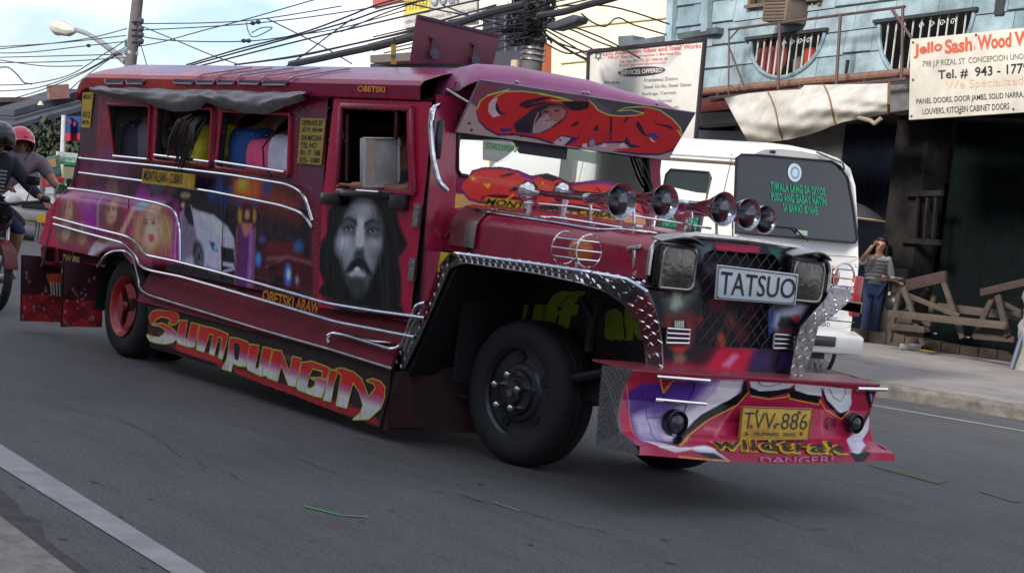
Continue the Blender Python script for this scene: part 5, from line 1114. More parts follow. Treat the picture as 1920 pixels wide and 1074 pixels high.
bum = bb.build('bumper', lambda u, v: bump(u, v), painted_m, jeep, gain=1.25, con=.25)
J('bumper_top', MB().grid(lambda u, v: bump(v, 0).lerp(Vector((-7.30, 5.96 + 1.82 * v, .70)), u), 3, 20), M('bumper_top_paint', (.40, .06, .09), .38, nscale=10, namt=.35, coat=.3), bum, thick=.01)
J('bumper_back', MB().grid(lambda u, v: bump(u, v, -.04), 40, 24), black, bum)
sp = MB(); A_ = [bump(0, v) + Vector((0, -.003, 0)) for v in np.linspace(0, 1, 10)]
sp.prism(A_ + [Vector((-7.12, 5.90, .29)), Vector((-7.21, 5.955, .68))], (0, .012, 0)); sp_o = J('bumper_side', sp, M('side_tread', (.19, .185, .19), .5, .7, nscale=30, namt=.4), bum, smooth=False)
def spf(u, v): return bump(0, v).lerp(Vector((-7.21 + .09 * v, 5.955 - .055 * v, .68 - .39 * v)), u) + Vector((0, -.01, 0))
stuff(J('tread_pattern', lozenges(spf, 10, 26, .006, .0025, .003, (0, -1, 0)), mc((120, 116, 116), .4, .6), sp_o))
A_ = [bump(1, v) for v in np.linspace(0, 1, 10)]; J('bumper_side', MB().prism(A_ + [Vector((-7.1, 7.76, .3)), Vector((-7.21, 7.77, .68))], (0, .012, 0)), maroon, bum, smooth=False)
Bz = lambda x, y: (1110 + x * .3021, 680 + y * .3021)
def onb(off):
    def f(a, b):
        u, v = onface(a, b); return bump(u, v, off, off if v > .74 else 0)
    return f
fo = onb(.006)
qd = [Bz(935, 272), Bz(1368, 285), Bz(1338, 475), Bz(912, 478)]
c = [fo(*p) for p in qd]; zc = [P(*k, 0, -6.99 if i < 2 else -6.955) for i, k in enumerate(qd)]
lp = J('licence_plate', MB().prism(zc, (-.012, 0, 0)), yellow_pl, bum, bevel=.003)
def plf(o): 
    hq = homography(qd, [(0, 0), (1, 0), (1, 1), (0, 1)])
    def f(a, b):
        u, v = hq(a, b); return (zc[0] * (1 - u) + zc[1] * u) * (1 - v) + (zc[3] * (1 - u) + zc[2] * u) * v + Vector((o, 0, 0))
    return f
letters('plate_lettering', 'TVV-886', [Bz(950, 305), Bz(1345, 315), Bz(1330, 415), Bz(935, 410)], plf(.003), ink, lp, bold=-.01)
letters('plate_lettering', 'PILIPINAS  2003', [Bz(1010, 430), Bz(1260, 435), Bz(1256, 455), Bz(1006, 452)], plf(.003), ink, lp, bold=0)
m = MB()
for px, py in ((1030, 300), (1290, 308), (1140, 395), (990, 395), (1300, 440), (960, 440)): m.ball(plf(.002)(*Bz(px, py)), .012, 8, 4, (.3, 1, 1))
J('rust_spot', m, mc((150, 84, 40), .7), lp)
J('plate_rim', MB().tube([k + Vector((.002, 0, 0)) for k in zc], .0045, 5, closed=True), mc((150, 130, 90), .45, .4), lp)
w_ = [(715, 485), (1545, 520), (1580, 580), (725, 540)]
wq = [Bz(712, 478), Bz(1560, 498), Bz(1585, 572), Bz(722, 540)]
letters('sponsor_lettering', 'wildtrak', wq, onb(.012), mc((222, 176, 20), .45), bum, bold=.06, spacing=1.05)
letters('sponsor_lettering', 'wildtrak', [Bz(724, 486), Bz(1548, 505), Bz(1570, 565), Bz(734, 533)], onb(.017), ink, bum, bold=.008, spacing=1.05)
letters('warning_lettering', 'DANGER!', [Bz(1038, 567), Bz(1492, 570), Bz(1490, 600), Bz(1042, 594)], onb(.009), mc((214, 130, 170), .5), bum, bold=0)
for x, y, r in ((515, 375, .072), (1628, 375, .055)):
    p = P(*Bz(x, y), 0, -7.0); o = J('fog_lamp', MB().lathe([(-.02, r), (.02, r), (.025, r * .9), (.0, r * .8)], p, (1, 0, 0), 24), blackgl, bum)
    J('lamp_lens', MB().lathe([(.0, r * .82), (.02, r * .6), (.028, 0.001)], p, (1, 0, 0), 24), M('dark_lens', (.05, .055, .065), .1, nscale=30, namt=.6), o)
p = fo(*Bz(1480, 385)); J('marker_ring', MB().tube([p + Vector((.004, .035 * math.cos(a), .04 * math.sin(a))) for a in np.linspace(0, 2 * math.pi, 20)[:-1]], .005, 6, closed=True), maroon, bum)
for a, b in (((385, 82), (705, 106)), ((370, 222), (682, 250)), ((1632, 158), (1802, 160))):
    f2 = onb(.03); J('bumper_bar', MB().tube([f2(*Bz(*a)), f2(*Bz(*b))], .011, 8), chrome, bum)

# ------------------------------------------------------------------ horns on the hood
horn_m = M('horn_chrome', (.46, .46, .49), .12, 1.0, nscale=14, namt=.4)
for i, (y, xb, xe, z, r) in enumerate(((6.30, -8.43, -7.63, 1.512, .098), (6.60, -8.5, -7.63, 1.54, .095), (6.92, -8.35, -7.51, 1.54, .095), (7.10, -8.3, -7.50, 1.53, .088), (7.26, -8.2, -7.53, 1.512, .08))):
    h_ = MB(); h_.lathe([(xb - xe, .016), (-.36, .018), (-.2, .03), (-.1, .05), (-.04, .078), (-.012, r * .95), (0, r), (.004, r), (.002, r * .95), (-.03, .07), (-.09, .042), (-.18, .02), (-.2, .001)], (xe, y, z), (1, .0, 0), 28)
    o = J('air_horn', h_, horn_m, ang=60)
    b_ = MB(); b_.lathe([(-.07, .001), (-.068, .05), (-.04, .066), (-.01, .062), (.015, .04), (.05, .022), (.1, .018)], (xb, y, z), (1, 0, 0), 20); b_.tube([(xb - .02, y, z - .04), (xb - .02, y, z - .13)], [.035, .02], 8); J('horn_chamber', b_, chrome, o)
    J('horn_collar', MB().lathe([(-.3, .017), (-.3, .03), (-.27, .03), (-.27, .019)], (xe, y, z), (1, 0, 0), 16), chrome, o)
    hz = 1.33 if i > 3 else (1.36 if i in (0, 3) else 1.39)
    J('horn_foot', MB().tube([(xe - .26, y, z - .02), (xe - .22, y - .01, hz)], .008, 6).box((xe - .22, y, hz + .005), (.07, .05, .012)), chrome, o)
J('horn_rail', MB().tube([(-8.42, 6.25, 1.45), (-8.3, 6.5, 1.46), (-7.9, 6.9, 1.44), (-7.9, 7.2, 1.43)], .007, 6), chrome)
# turn lamps in wire cages
def caged(p, s_):
    o = J('turn_lamp', MB().lathe([(-.05, .001), (-.05, .055), (0, .065), (.035, .055), (.05, .001)], p, (1, -.3 * s_, 0), 20), mc((214, 104, 12), .25, coat=.5))
    m = MB()
    for dx in (-.11, .09):
        cc_ = p + Vector((dx, -.02 * s_, 0)); m.tube([cc_ + Vector((0, .085 * math.cos(a), .085 * math.sin(a))) for a in np.linspace(0, 2 * math.pi, 24)[:-1]], .006, 6, closed=True)
    for z in (-.045, 0, .05):
        k = math.sqrt(.085 ** 2 - z * z)
        for sy in (-1, 1): m.tube([p + Vector((-.11, sy * k - .02 * s_, z)), p + Vector((.09, sy * k - .02 * s_, z))], .005, 6)
    for z in (-.045, 0, .05):
        k = math.sqrt(.085 ** 2 - z * z); m.tube([p + Vector((.09, -k - .02 * s_, z)), p + Vector((.09, k - .02 * s_, z))], .005, 6)
    m.tube([p + Vector((-.02, 0, -.06)), p + Vector((-.02, 0, -.11))], .012, 6); J('lamp_cage', m, chrome, o)
caged(Vector((-7.52, 5.98, 1.235)), 1); caged(Vector((-7.36, 7.64, 1.24)), -1)

# ------------------------------------------------------------------ wheels
def tyre_mb(c, r, w, s_, rim):
    c = Vector(c); m = MB(); prof = [(0, rim), (-.01, rim + .01), (-.018, rim + .05), (-.02, r - .07), (-.005, r - .025), (.02, r - .006), (.04, r), (w * .3, r + .002), (w * .34, r - .008), (w * .38, r + .003), (w * .5, r + .004), (w * .54, r - .008), (w * .58, r + .003), (w * .7, r + .002), (w - .04, r), (w - .01, r - .02), (w, r - .07), (w, rim)]
    return m.lathe(prof, c, (0, s_, 0), 48)
def front_wheel(yface, s_, wx=-8.24):
    c = Vector((wx, yface, .403)); first = set(bpy.data.objects); o = J('wheel', tyre_mb(c, .403, .24, s_, .25), rubber, ang=40)
    m = MB(); m.lathe([(-.004, .252), (.0, .26), (.02, .24), (.04, .235), (.045, .20), (.04, .17), (.025, .155), (.02, .13), (.012, .125), (.0, .12), (-.006, .07), (-.03, .06), (-.035, .035), (-.04, .001)], c, (0, s_, 0), 40); J('rim', m, M('rim_black', (.035, .038, .048), .35, .3, coat=.4), o, ang=30)
    for k in range(5):
        a = 2 * math.pi * k / 5 + .45; J('hand_hole', MB().lathe([(.034, .001), (.032, .03), (.036, .033)], c + Vector((.195 * math.cos(a), 0, .195 * math.sin(a))), (0, s_, 0), 12), black, o)
    for k in range(5):
        a = 2 * math.pi * k / 5 + .3; p = c + Vector((.098 * math.cos(a), -.0 * s_, .098 * math.sin(a)))
        J('wheel_nut', MB().lathe([(.04, .016), (-.045, .016), (-.06, .013), (-.066, .001)], p, (0, s_, 0), 10), chrome, o)
        J('wheel_nut', MB().ball(p + Vector((0, -.075 * s_, 0)), .023, 10, 8), chrome, o)
    J('hub_cap', MB().lathe([(-.042, .001), (-.046, .024), (-.03, .03)], c, (0, s_, 0), 14), mc((110, 112, 100), .4, .5), o)
    piv = Vector((wx, yface + .1 * s_, 0)); T_ = Matrix.Translation(piv) @ Matrix.Rotation(R(7), 4, 'Z') @ Matrix.Translation(-piv)
    for q in set(bpy.data.objects) - first: q.data.transform(T_)
front_wheel(6.20, 1); front_wheel(7.50, -1)
def rear_wheel(yface, s_):
    c = Vector((-12.74, yface, .375)); o = J('wheel', tyre_mb(c, .375, .23, s_, .215), rubber, ang=40); J('inner_tyre', tyre_mb(c + Vector((0, .26 * s_, 0)), .375, .22, s_, .215), rubber, o, ang=40)
    m = MB(); m.lathe([(-.022, .226), (-.012, .218), (0, .2)], c, (0, s_, 0), 40); J('rim_ring', m, mc((196, 92, 40), .4), o)
    m = MB(); m.lathe([(-.014, .212), (.015, .185), (.05, .17)], c, (0, s_, 0), 40); J('rim', m, mc((178, 24, 40), .35, coat=.4), o)
    J('rim_disc', MB().lathe([(.05, .172), (.055, .08), (.05, .001)], c, (0, s_, 0), 32), mc((74, 30, 34), .6, nscale=18), o)
    for k in range(3):
        a0 = 2 * math.pi * k / 3 + .4; pts = []
        for t in np.linspace(0, 1, 9): pts.append(c + Vector((.165 * math.cos(a0 + 1.7 * t), .0, .165 * math.sin(a0 + 1.7 * t))) + Vector((0, .012 * s_, 0)))
        for t in np.linspace(1, 0, 9)[1:-1]: rr = .165 - .115 * math.sin(math.pi * t); pts.append(c + Vector((rr * math.cos(a0 + 1.7 * t), .012 * s_, rr * math.sin(a0 + 1.7 * t))))
        J('rim_blade', MB().prism(pts, (0, .01 * s_, 0)), mc((176, 74, 78), .45), o, smooth=False)
    J('hub_cap', MB().ball(c + Vector((0, .0, 0)), .035, 10, 6, (1, .6, 1)), mc((150, 40, 50), .4), o)
rear_wheel(5.925, 1); rear_wheel(2 * YC - 5.925, -1)
for s_ in (1, -1):
    y0 = YC - s_ * .6
    m = MB(); m.grid(lambda u, v: Vector((-12.74 + .46 * math.cos(math.pi * (u * 1.1 - .05)), y0 - s_ * .33 * v + s_ * .0, .36 + .44 * math.sin(math.pi * (u * 1.1 - .05)))), 16, 1); J('wheel_arch_lining', m, black)

# ------------------------------------------------------------------ rear: mud flaps, lamp, ladder, stickers
def flap(X, pts, name='mud_flap'):
    q_ = [P(*p, 0, X) for p in pts]; hq = homography([(0, 0), (99, 0), (99, 159), (0, 159)], [(0, 0), (1, 0), (1, 1), (0, 1)])
    f = Canvas(80, 120, (56, 16, 26)); f.a[66:] = lin((156, 26, 34)); f.a[50:70] = lin((64, 14, 22))
    for k in (-1, 1):
        for off in (-8, 0, 9): f.stroke([(40 - 40 * k + off, 62), (40 + 40 * k + off, 122)], 2.4, (26, 12, 18), 2, .9)
    for _ in range(26): f.blob(random.uniform(2, 78), random.uniform(25, 118), random.uniform(1, 2.4), random.uniform(1, 4), (150, 132, 140), .6, .8)
    f.streaks(.1, 3, 4)
    fn = lambda u, v: (q_[0] * (1 - u) + q_[1] * u) * (1 - v) + (q_[3] * (1 - u) + q_[2] * u) * v + Vector((.012 * math.sin(u * 5 + v * 3), 0, 0))
    o = f.build(name, fn, painted_matt, jeep, gain=1.5)
    J('flap_back', MB().prism([k + Vector((-.02, 0, 0)) for k in q_], (-.008, 0, 0)), black, o, smooth=False)
flap(-13.35, [(120, 488), (195, 500), (190, 613), (116, 613)]); flap(-14.25, [(42, 478), (116, 484), (116, 604), (40, 602)])
q_ = [P(*p, 0, -14.15) for p in ((86, 511), (120, 512), (119, 556), (92, 552))]
f = Canvas(60, 60, (60, 20, 28))
f.poly([(0, 4), (58, 0), (56, 26), (4, 26)], (206, 80, 40), 2)
for x in (6, 16, 27, 38, 50): f.stroke([(x, 2), (x + 3, 28)], 2.5, (110, 26, 30), 1.5); f.stroke([(x + 5, 26), (x + 6, 58)], 5, (196, 184, 176), 1.5)
f.build('mud_flap', lambda u, v: (q_[0] * (1 - u) + q_[1] * u) * (1 - v) + (q_[3] * (1 - u) + q_[2] * u) * v, painted_matt, jeep, gain=1.4)
lamp = J('rear_lamp', MB().tube(corner([P(*p, 0, -14.2) for p in ((80, 462), (104, 464), (106, 494), (82, 494), (80, 462))], .03), .018, 8), mc((176, 40, 72), .35, coat=.3))
J('lamp_glass', MB().prism([P(*p, 0, -14.21) for p in ((84, 466), (102, 468), (103, 490), (84, 490))], (-.06, 0, 0)), mc((70, 18, 30), .3), lamp, smooth=False)
J('rear_post', MB().tube([S(146, 296, YN - .02), S(136, 345, YN - .02), S(106, 380, YN - .05), S(92, 440, YN - .05), S(78, 500, YN - .05)], .01, 6), steel)
J('rear_post', MB().tube([P(90, 398, 0, -14.4), P(85, 440, 0, -14.4), P(80, 500, 0, -14.4)], .014, 8), mc((128, 130, 138), .35, .7))
m = MB(); m.box((-14.2, YC, .55), (.35, 1.7, .05)); m.box((-14.36, YC, .6), (.04, 1.75, .16)); J('rear_step', m, maroon_dk)
gs = J('green_sticker', MB().prism([P(*p, 0, -14.3) for p in ((112, 345), (132, 350), (120, 368), (101, 363))], (-.01, 0, 0)), mc((190, 206, 196), .5), smooth=False)
J('sticker_band', MB().prism([P(*p, 0, -14.29) for p in ((112, 345), (132, 350), (129, 355), (109, 350))], (-.004, 0, 0)), mc((40, 140, 60), .5), gs, smooth=False)
letters('sticker_lettering', '20', [(108, 351), (122, 354), (117, 364), (103, 361)], lambda a, b: P(a, b, 0, -14.287), mc((40, 120, 50), .5), gs, bold=.02)
# board standing on the jeepney roof
XR = -9.9
pts = [(785, 28), (938, 65), (925, 121), (772, 120)]
q_ = [P(*p, 0, XR) for p in pts]
rb = J('roof_board', MB().prism(q_, (-.03, 0, 0)), M('board_maroon', (.15, .03, .05), .6, nscale=8, namt=.35), bevel=.004)
J('board_edge', MB().prism([P(*p, 0, XR + .004) for p in ((785, 28), (938, 65), (937, 70), (784, 34))], (.004, 0, 0)), mc((70, 44, 64), .6), rb, smooth=False)
for px, py in ((812, 102), (890, 114)):
    a = P(px, py, 0, XR + .03); o = J('roof_lamp', MB().lathe([(-.03, .015), (0, .03), (.015, .034), (.018, .001)], a + Vector((0, 0, .0)), (1, 0, .2), 14), mc((52, 40, 60), .4), rb)
    J('lamp_stem', MB().tube([a, a + Vector((-.02, 0, .1)), P(px - 6, py - 30, 0, XR + .01)], .012, 6), mc((60, 40, 54), .6), o)
a = P(738, 121, 0, -10.6); b = P(738, 84, 0, -10.6); k = J('roof_post', MB().tube([a, b], .018, 8), mc((200, 160, 60), .5)); J('post_band', MB().tube([a.lerp(b, .3), a.lerp(b, .5)], .0195, 8), mc((70, 130, 120), .5), k)
J('post_tip', MB().tube([b, b + Vector((0, 0, .05))], [.012, .004], 6), black, k)
# ================================================================== MOTORCYCLE AND ITS RIDERS (left edge)
moto = thing('motorcycle', 'black motorcycle carrying two riders beside the rear of the jeepney', 'motorcycle', (-16.3, 6.02, 0))
MY = 6.13
def mwheel(x):
    o = J2('wheel', MB().tube([(x + .27 * math.cos(a), MY, .30 + .27 * math.sin(a)) for a in np.linspace(0, 2 * math.pi, 33)[:-1]], .042, 8, closed=True), rubber, moto)
    m = MB(); m.tube([(x + .225 * math.cos(a), MY, .30 + .225 * math.sin(a)) for a in np.linspace(0, 2 * math.pi, 33)[:-1]], .016, 6, closed=True)
    for k in range(6): a = k * math.pi / 3; m.tube([(x, MY, .3), (x + .22 * math.cos(a), MY, .3 + .22 * math.sin(a))], .014, 6)
    m.lathe([(-.05, .001), (-.05, .05), (.05, .05), (.05, .001)], (x, MY, .3), (0, 1, 0), 16); J2('rim', m, steel, o)
mwheel(-15.86); mwheel(-16.88)
m = MB(); m.tube([(-15.86, MY - .08, .3), (-15.98, MY - .08, .95)], .022, 8); m.tube([(-15.86, MY + .08, .3), (-15.98, MY + .08, .95)], .022, 8); J2('fork', m, steel, moto)
m = MB(); m.tube(smoothpath([(-15.95, MY - .36, 1.0), (-15.88, MY - .2, .98), (-15.85, MY, .95), (-15.88, MY + .2, .98), (-15.95, MY + .36, 1.0)], 4), .014, 8); m.tube([(-15.95, MY - .36, 1.0), (-15.99, MY - .46, 1.0)], .02, 8); m.tube([(-15.95, MY + .36, 1.0), (-15.99, MY + .46, 1.0)], .02, 8); J2('handlebar', m, black, moto)
J2('headlamp', MB().lathe([(-.1, .03), (-.06, .08), (0, .09), (.01, .08), (.02, .001)], (-15.86, MY, .86), (1, 0, -.1), 20), blackgl, moto)
m = MB(); m.lathe([(-.22, .05), (-.12, .13), (.05, .15), (.2, .1), (.24, .03)], (-16.1, MY, .78), (1, 0, .15), 16); J2('tank', m, mc((50, 34, 38), .3, coat=.5), moto)
m = MB(); m.box((-16.62, MY, .80), (.68, .24, .09)); J2('seat', m, black, moto, bevel=.03)
m = MB(); m.box((-16.18, MY, .42), (.3, .22, .26)); m.lathe([(-.13, .08), (.13, .08)], (-16.05, MY, .5), (1, 0, .7), 12, True); m.box((-16.3, MY, .34), (.3, .26, .14)); J2('engine', m, steel, moto, bevel=.02)
m = MB(); m.tube([(-16.0, MY - .14, .38), (-16.3, MY - .16, .24), (-17.0, MY - .18, .34)], [.02, .025, .045], 10); J2('exhaust', m, chrome, moto)
m = MB(); m.tube([(-15.85, MY, .85), (-16.1, MY, .6), (-16.3, MY, .4), (-16.88, MY, .32)], .025, 6); m.tube([(-16.1, MY, .65), (-16.9, MY, .72)], .022, 6); m.tube([(-16.88, MY - .14, .3), (-16.7, MY - .14, .7)], .02, 6); J2('frame', m, black, moto)
m = MB(); m.grid(lambda u, v: Vector((-15.86 + .34 * math.cos(.3 + u * 1.9), MY + (v - .5) * .12, .3 + .34 * math.sin(.3 + u * 1.9))), 10, 2); J2('front_mudguard', m, mc((110, 20, 28), .3), moto, thick=.006)
m = MB()
for s_ in (-1, 1): m.tube([(-15.88, MY + s_ * .2, .98), (-15.93, MY + s_ * .26, 1.14)], .006, 6); m.box((-15.94, MY + s_ * .27, 1.18), (.02, .12, .08))
J2('mirror', m, blackgl, moto, bevel=.008)
# driver
j = dict(pelvis=(-16.42, MY, .92), chest=(-16.27, MY, 1.22), neck=(-16.22, MY, 1.40), head=(-16.16, MY, 1.50), sho_l=(-16.24, MY + .19, 1.30), elb_l=(-16.12, MY + .34, 1.10), wri_l=(-15.99, MY + .38, 1.03), sho_r=(-16.24, MY - .19, 1.30), elb_r=(-16.1, MY - .32, 1.08), wri_r=(-15.99, MY - .38, 1.03),
         hip_l=(-16.40, MY + .11, .88), kne_l=(-16.0, MY + .22, .72), ank_l=(-16.16, MY + .22, .34), hip_r=(-16.40, MY - .11, .88), kne_r=(-16.0, MY - .2, .72), ank_r=(-16.16, MY - .2, .34))
drv = person('motorcycle driver in a black helmet, dark jacket and blue denim shorts', j, dict(shirt=cl((48, 50, 60)), legs=cl((38, 56, 92)), sleeve=1.85, collar=True, leglen=.08), None, fdir=(1, .0, 0))
J2('glove', MB().ball((-15.97, MY + .41, 1.02), .05, 10, 8, (1.3, 1, .8)), black, drv)
def stripe_panel():
    m = MB()
    for k in range(7): m.bar((-16.115 + .02 * k * .3, MY - .07, 1.03 + .034 * k), (-16.115 + .02 * k * .3, MY + .075, 1.03 + .034 * k), .012, .016)
    return m
J2('shirt_stripes', stripe_panel(), mc((150, 146, 150), .8), drv)
def helmet(label, c, r, mat, fd, open_):
    t = thing('helmet', label, 'helmet', tuple(c)); c = Vector(c); fd = Vector(fd).normalized(); sd = Vector((0, 0, 1)).cross(fd)
    def hp(u, v):
        ph = 2 * math.pi * u; front = max(0, math.cos(ph)) ** .6; th = math.pi * v * (.72 - (.27 if open_ else .1) * front)
        return c + Vector((0, 0, r * 1.05 * math.cos(th))) + (fd * math.cos(ph) * 1.12 + sd * math.sin(ph)) * r * math.sin(th)
    J2('shell', MB().grid(hp, 28, 12), mat, t, thick=.012)
    J2('rim_band', MB().tube([hp(u, 1.0) for u in np.linspace(0, 1, 29)[:-1]], .009, 6, closed=True), black, t)
    if open_: J2('peak', MB().grid(lambda u, v: hp((u - .5) * .36 + 0, .9) + fd * .07 * v - Vector((0, 0, .02 * v)), 10, 2), mat, t, thick=.006)
    else: J2('visor', MB().grid(lambda u, v: hp((u - .5) * .34, .62 + .38 * v) + fd * .008, 10, 4), blackgl, t)
    m = MB()
    for s_ in (-1, 1): m.tube([c + sd * s_ * r * .85 - Vector((0, 0, .06)), c + sd * s_ * .05 + fd * .06 - Vector((0, 0, r + .03))], .006, 4)
    J2('strap', m, black, t)
helmet('black helmet on the head of the motorcycle driver', (-16.16, MY, 1.52), .145, mc((30, 32, 40), .3, coat=.5), (1, 0, 0), False)
# pillion, looking out past the driver's shoulder
PX = -16.72
h_ = P(33, 268, 0, PX); y0 = h_.y
j = dict(pelvis=(PX - .06, MY + .08, .98), chest=(PX - .0, y0 + .04, 1.30), neck=(PX + .02, y0 + .0, 1.44), head=(PX + .06, y0, h_.z - .02), sho_l=(PX + .03, y0 + .22, 1.37), elb_l=(PX + .22, y0 + .31, 1.16), wri_l=(PX + .48, y0 + .28, 1.14), sho_r=(PX + .03, y0 - .16, 1.37), elb_r=(PX + .1, y0 - .28, 1.14), wri_r=(PX + .28, y0 - .2, 1.1),
         hip_l=(PX - .02, MY + .2, .94), kne_l=(PX + .36, MY + .36, .78), ank_l=(PX + .26, MY + .30, .38), hip_r=(PX - .02, MY - .05, .94), kne_r=(PX + .36, MY - .26, .78), ank_r=(PX + .26, MY - .24, .38))
person('pillion rider in a grey-mauve T-shirt looking past the driver', j, dict(shirt=cl((134, 118, 130)), legs=cl((56, 48, 52)), sleeve=.75, leglen=.1), 'short', fdir=(1, -.15, -.05))
helmet('pink helmet on the head of the pillion rider', (PX + .05, y0, h_.z + .015), .135, mc((214, 40, 62), .25, coat=.6), (1, -.15, 0), True)

# ================================================================== WHITE VAN
van = thing('van', 'white passenger van with green window lettering waiting at the far kerb, seen from behind', 'van', (-15.0, 12.87, 0))
VY = 12.86; vw = M('van_white', (.80, .785, .73), .3, nscale=3, namt=.1, coat=.4)
def V(name, mb, mat, parent=None, **k): return mb.build(name, mat, parent or van, **k)
vp = [(0, .50), (.84, .50), (.875, .58), (.885, .9), (.88, 1.28), (.84, 1.75), (.79, 2.1), (.72, 2.24), (.55, 2.32), (.3, 2.355), (0, 2.365)]
def van_sec(x, t, inset=0.0, top=None):
    k = t * (len(vp) - 1) * 2; s_ = 1
    n = len(vp) - 1
    if k > n: k = 2 * n - k; s_ = -1
    i = min(int(k), n - 1); f = k - i; y = vp[i][0] * (1 - f) + vp[i + 1][0] * f; z = vp[i][1] * (1 - f) + vp[i + 1][1] * f
    if top is not None and z > top: z = top
    y = y * (1 - inset); z = 1.3 + (z - 1.3) * (1 - inset)
    return Vector((x, VY - s_ * y, z))
xs = [(-12.86, .16, None), (-12.82, .05, None), (-12.86, .015, None), (-13.0, .0, None), (-14.4, 0, None), (-16.0, 0, None), (-16.5, .01, 2.30), (-16.9, .03, 1.95), (-17.25, .04, 1.45), (-17.5, .05, 1.2), (-17.56, .12, 1.1)]
def rearx(x, z): return x - (.12 * max(0, (z - 1.25) / 1.0) if x > -13.1 else 0)
m = MB(); nt_ = 60; vs = []
for x, ins, tp in xs:
    for k in range(nt_):
        p = van_sec(x, k / nt_, ins, tp); vs.append((rearx(x, p.z), p.y, p.z))
fs = [(i * nt_ + k, i * nt_ + (k + 1) % nt_, (i + 1) * nt_ + (k + 1) % nt_, (i + 1) * nt_ + k) for i in range(len(xs) - 1) for k in range(nt_)]
fs += [tuple(range(nt_)), tuple((len(xs) - 1) * nt_ + k for k in range(nt_))[::-1]]
m.add(vs, fs); body_ = V('body', m, vw, ang=50)
def vr(px, py, o=.0):
    """a point on the sloping back of the van"""
    q = P(px, py, 0, -12.84); 
    for _ in range(3): q = P(px, py, 0, rearx(-12.82, q.z) + o)
    return q
rw = [(1381, 296), (1390, 290), (1420, 291), (1560, 303), (1575, 312), (1590, 335), (1600, 390), (1608, 448), (1603, 455), (1560, 451), (1400, 438), (1376, 434)]
o = V('rear_window', MB().prism([vr(*p, o=.004) for p in rw], (-.02, 0, 0)), M('van_glass', (.02, .022, .028), .06, nscale=3, namt=.5, coat=.3), smooth=False)
V('window_seal', MB().tube([vr(*p, o=.008) for p in rw], .012, 6, closed=True), black, o)
greenm = mc((34, 150, 112), .5, nscale=20)
for s_, q in (('TIWALA LANG SA DIYOS', [(1444, 340), (1547, 352), (1548, 368), (1445, 358)]), ('PUSO ANG GABAY NATIN', [(1445, 360), (1548, 370), (1550, 387), (1447, 377)]), ('SA BAWAT BIYAHE', [(1467, 380), (1532, 388), (1534, 404), (1469, 397)])):
    letters('window_lettering', s_, q, lambda a, b: vr(a, b, .010), greenm, o, bold=.05, spacing=1.15)
c = vr(1490, 324, .012); V('round_sticker', MB().lathe([(0, .09), (.004, .088), (.005, .001)], c, (1, 0, .1), 24), mc((206, 222, 228), .4), o)
V('sticker_emblem', MB().lathe([(.006, .06), (.0062, .04)], c, (1, 0, .1), 24), mc((110, 160, 190), .4), o)
V('small_sticker', MB().prism([vr(*p, o=.012) for p in ((1493, 431), (1514, 433), (1514, 442), (1494, 440))], (-.002, 0, 0)), mc((170, 200, 170), .5), o, smooth=False)
V('rear_wiper', MB().tube([vr(1450, 424, .02), vr(1490, 428, .03), vr(1515, 452, .03)], .008, 6), black)
V('rear_camera', MB().box(vr(1449, 285, .02), (.03, .05, .03)), black, bevel=.004)
V('roof_bar', MB().tube([vr(1531, 285, .03), vr(1548, 293, .05), vr(1580, 306, .05), vr(1583, 318, .03)], .011, 6), steel)
for s_, q in (('MAY REKLAMO KA?', [(1560, 534), (1604, 537), (1604, 545), (1560, 542)]), ('TUMAWAG SA LTFRB', [(1558, 546), (1604, 549), (1604, 556), (1558, 553)]), ('0917 - 4532369', [(1562, 569), (1604, 571), (1604, 578), (1562, 576)]), ('HERNANDEZ -', [(1538, 592), (1574, 595), (1574, 603), (1538, 600)]), ('CUBAO', [(1530, 602), (1556, 604), (1556, 613), (1530, 611)])):
    letters('body_lettering', s_, q, lambda a, b: vr(a, b, .012), mc((60, 76, 130), .5), van, bold=.02)
letters('body_lettering', '2.7', [(1602, 495), (1613, 496), (1613, 502), (1602, 501)], lambda a, b: vr(a, b, .012), mc((60, 50, 50), .5), van)
for s_ in (1, -1):
    y = VY + s_ * .83
    o = V('tail_lamp', MB().box((-12.83, y + .02 * s_, .98), (.08, .11, .40)), mc((150, 20, 26), .25, coat=.4), bevel=.012)
    V('indicator', MB().box((-12.825, y, 1.12), (.04, .085, .11)), mc((226, 104, 30), .3), o, bevel=.006); V('reverse_lamp', MB().box((-12.824, y, 1.03), (.036, .085, .055)), mc((200, 190, 190), .3), o, bevel=.006)
m = MB()
m.prism([(-12.98, VY - .9, .40), (-12.7, VY - .87, .40), (-12.68, VY - .87, .58), (-12.8, VY - .88, .63), (-12.98, VY - .9, .63)], (0, 1.78, 0)); V('bumper', m, vw, bevel=.03)
V('bumper_step', MB().box((-12.69, VY - .1, .52), (.03, 1.2, .10)), blackgl, bevel=.01)
V('tailgate_line', MB().tube([vr(1400, 470, .006), vr(1606, 482, .006)], .004, 5), mc((120, 112, 100), .6)); V('tailgate_line', MB().tube([(-12.80, VY - .85, .72), (-12.80, VY + .85, .72)], .006, 5), mc((90, 84, 76), .6))
ys = lambda z: float(np.interp(z, [.5, .9, 1.28, 1.75, 2.1], [.84, .885, .88, .84, .79]))
def vs_(x, z, o=.0): return Vector((x, VY - ys(z) - o, z))
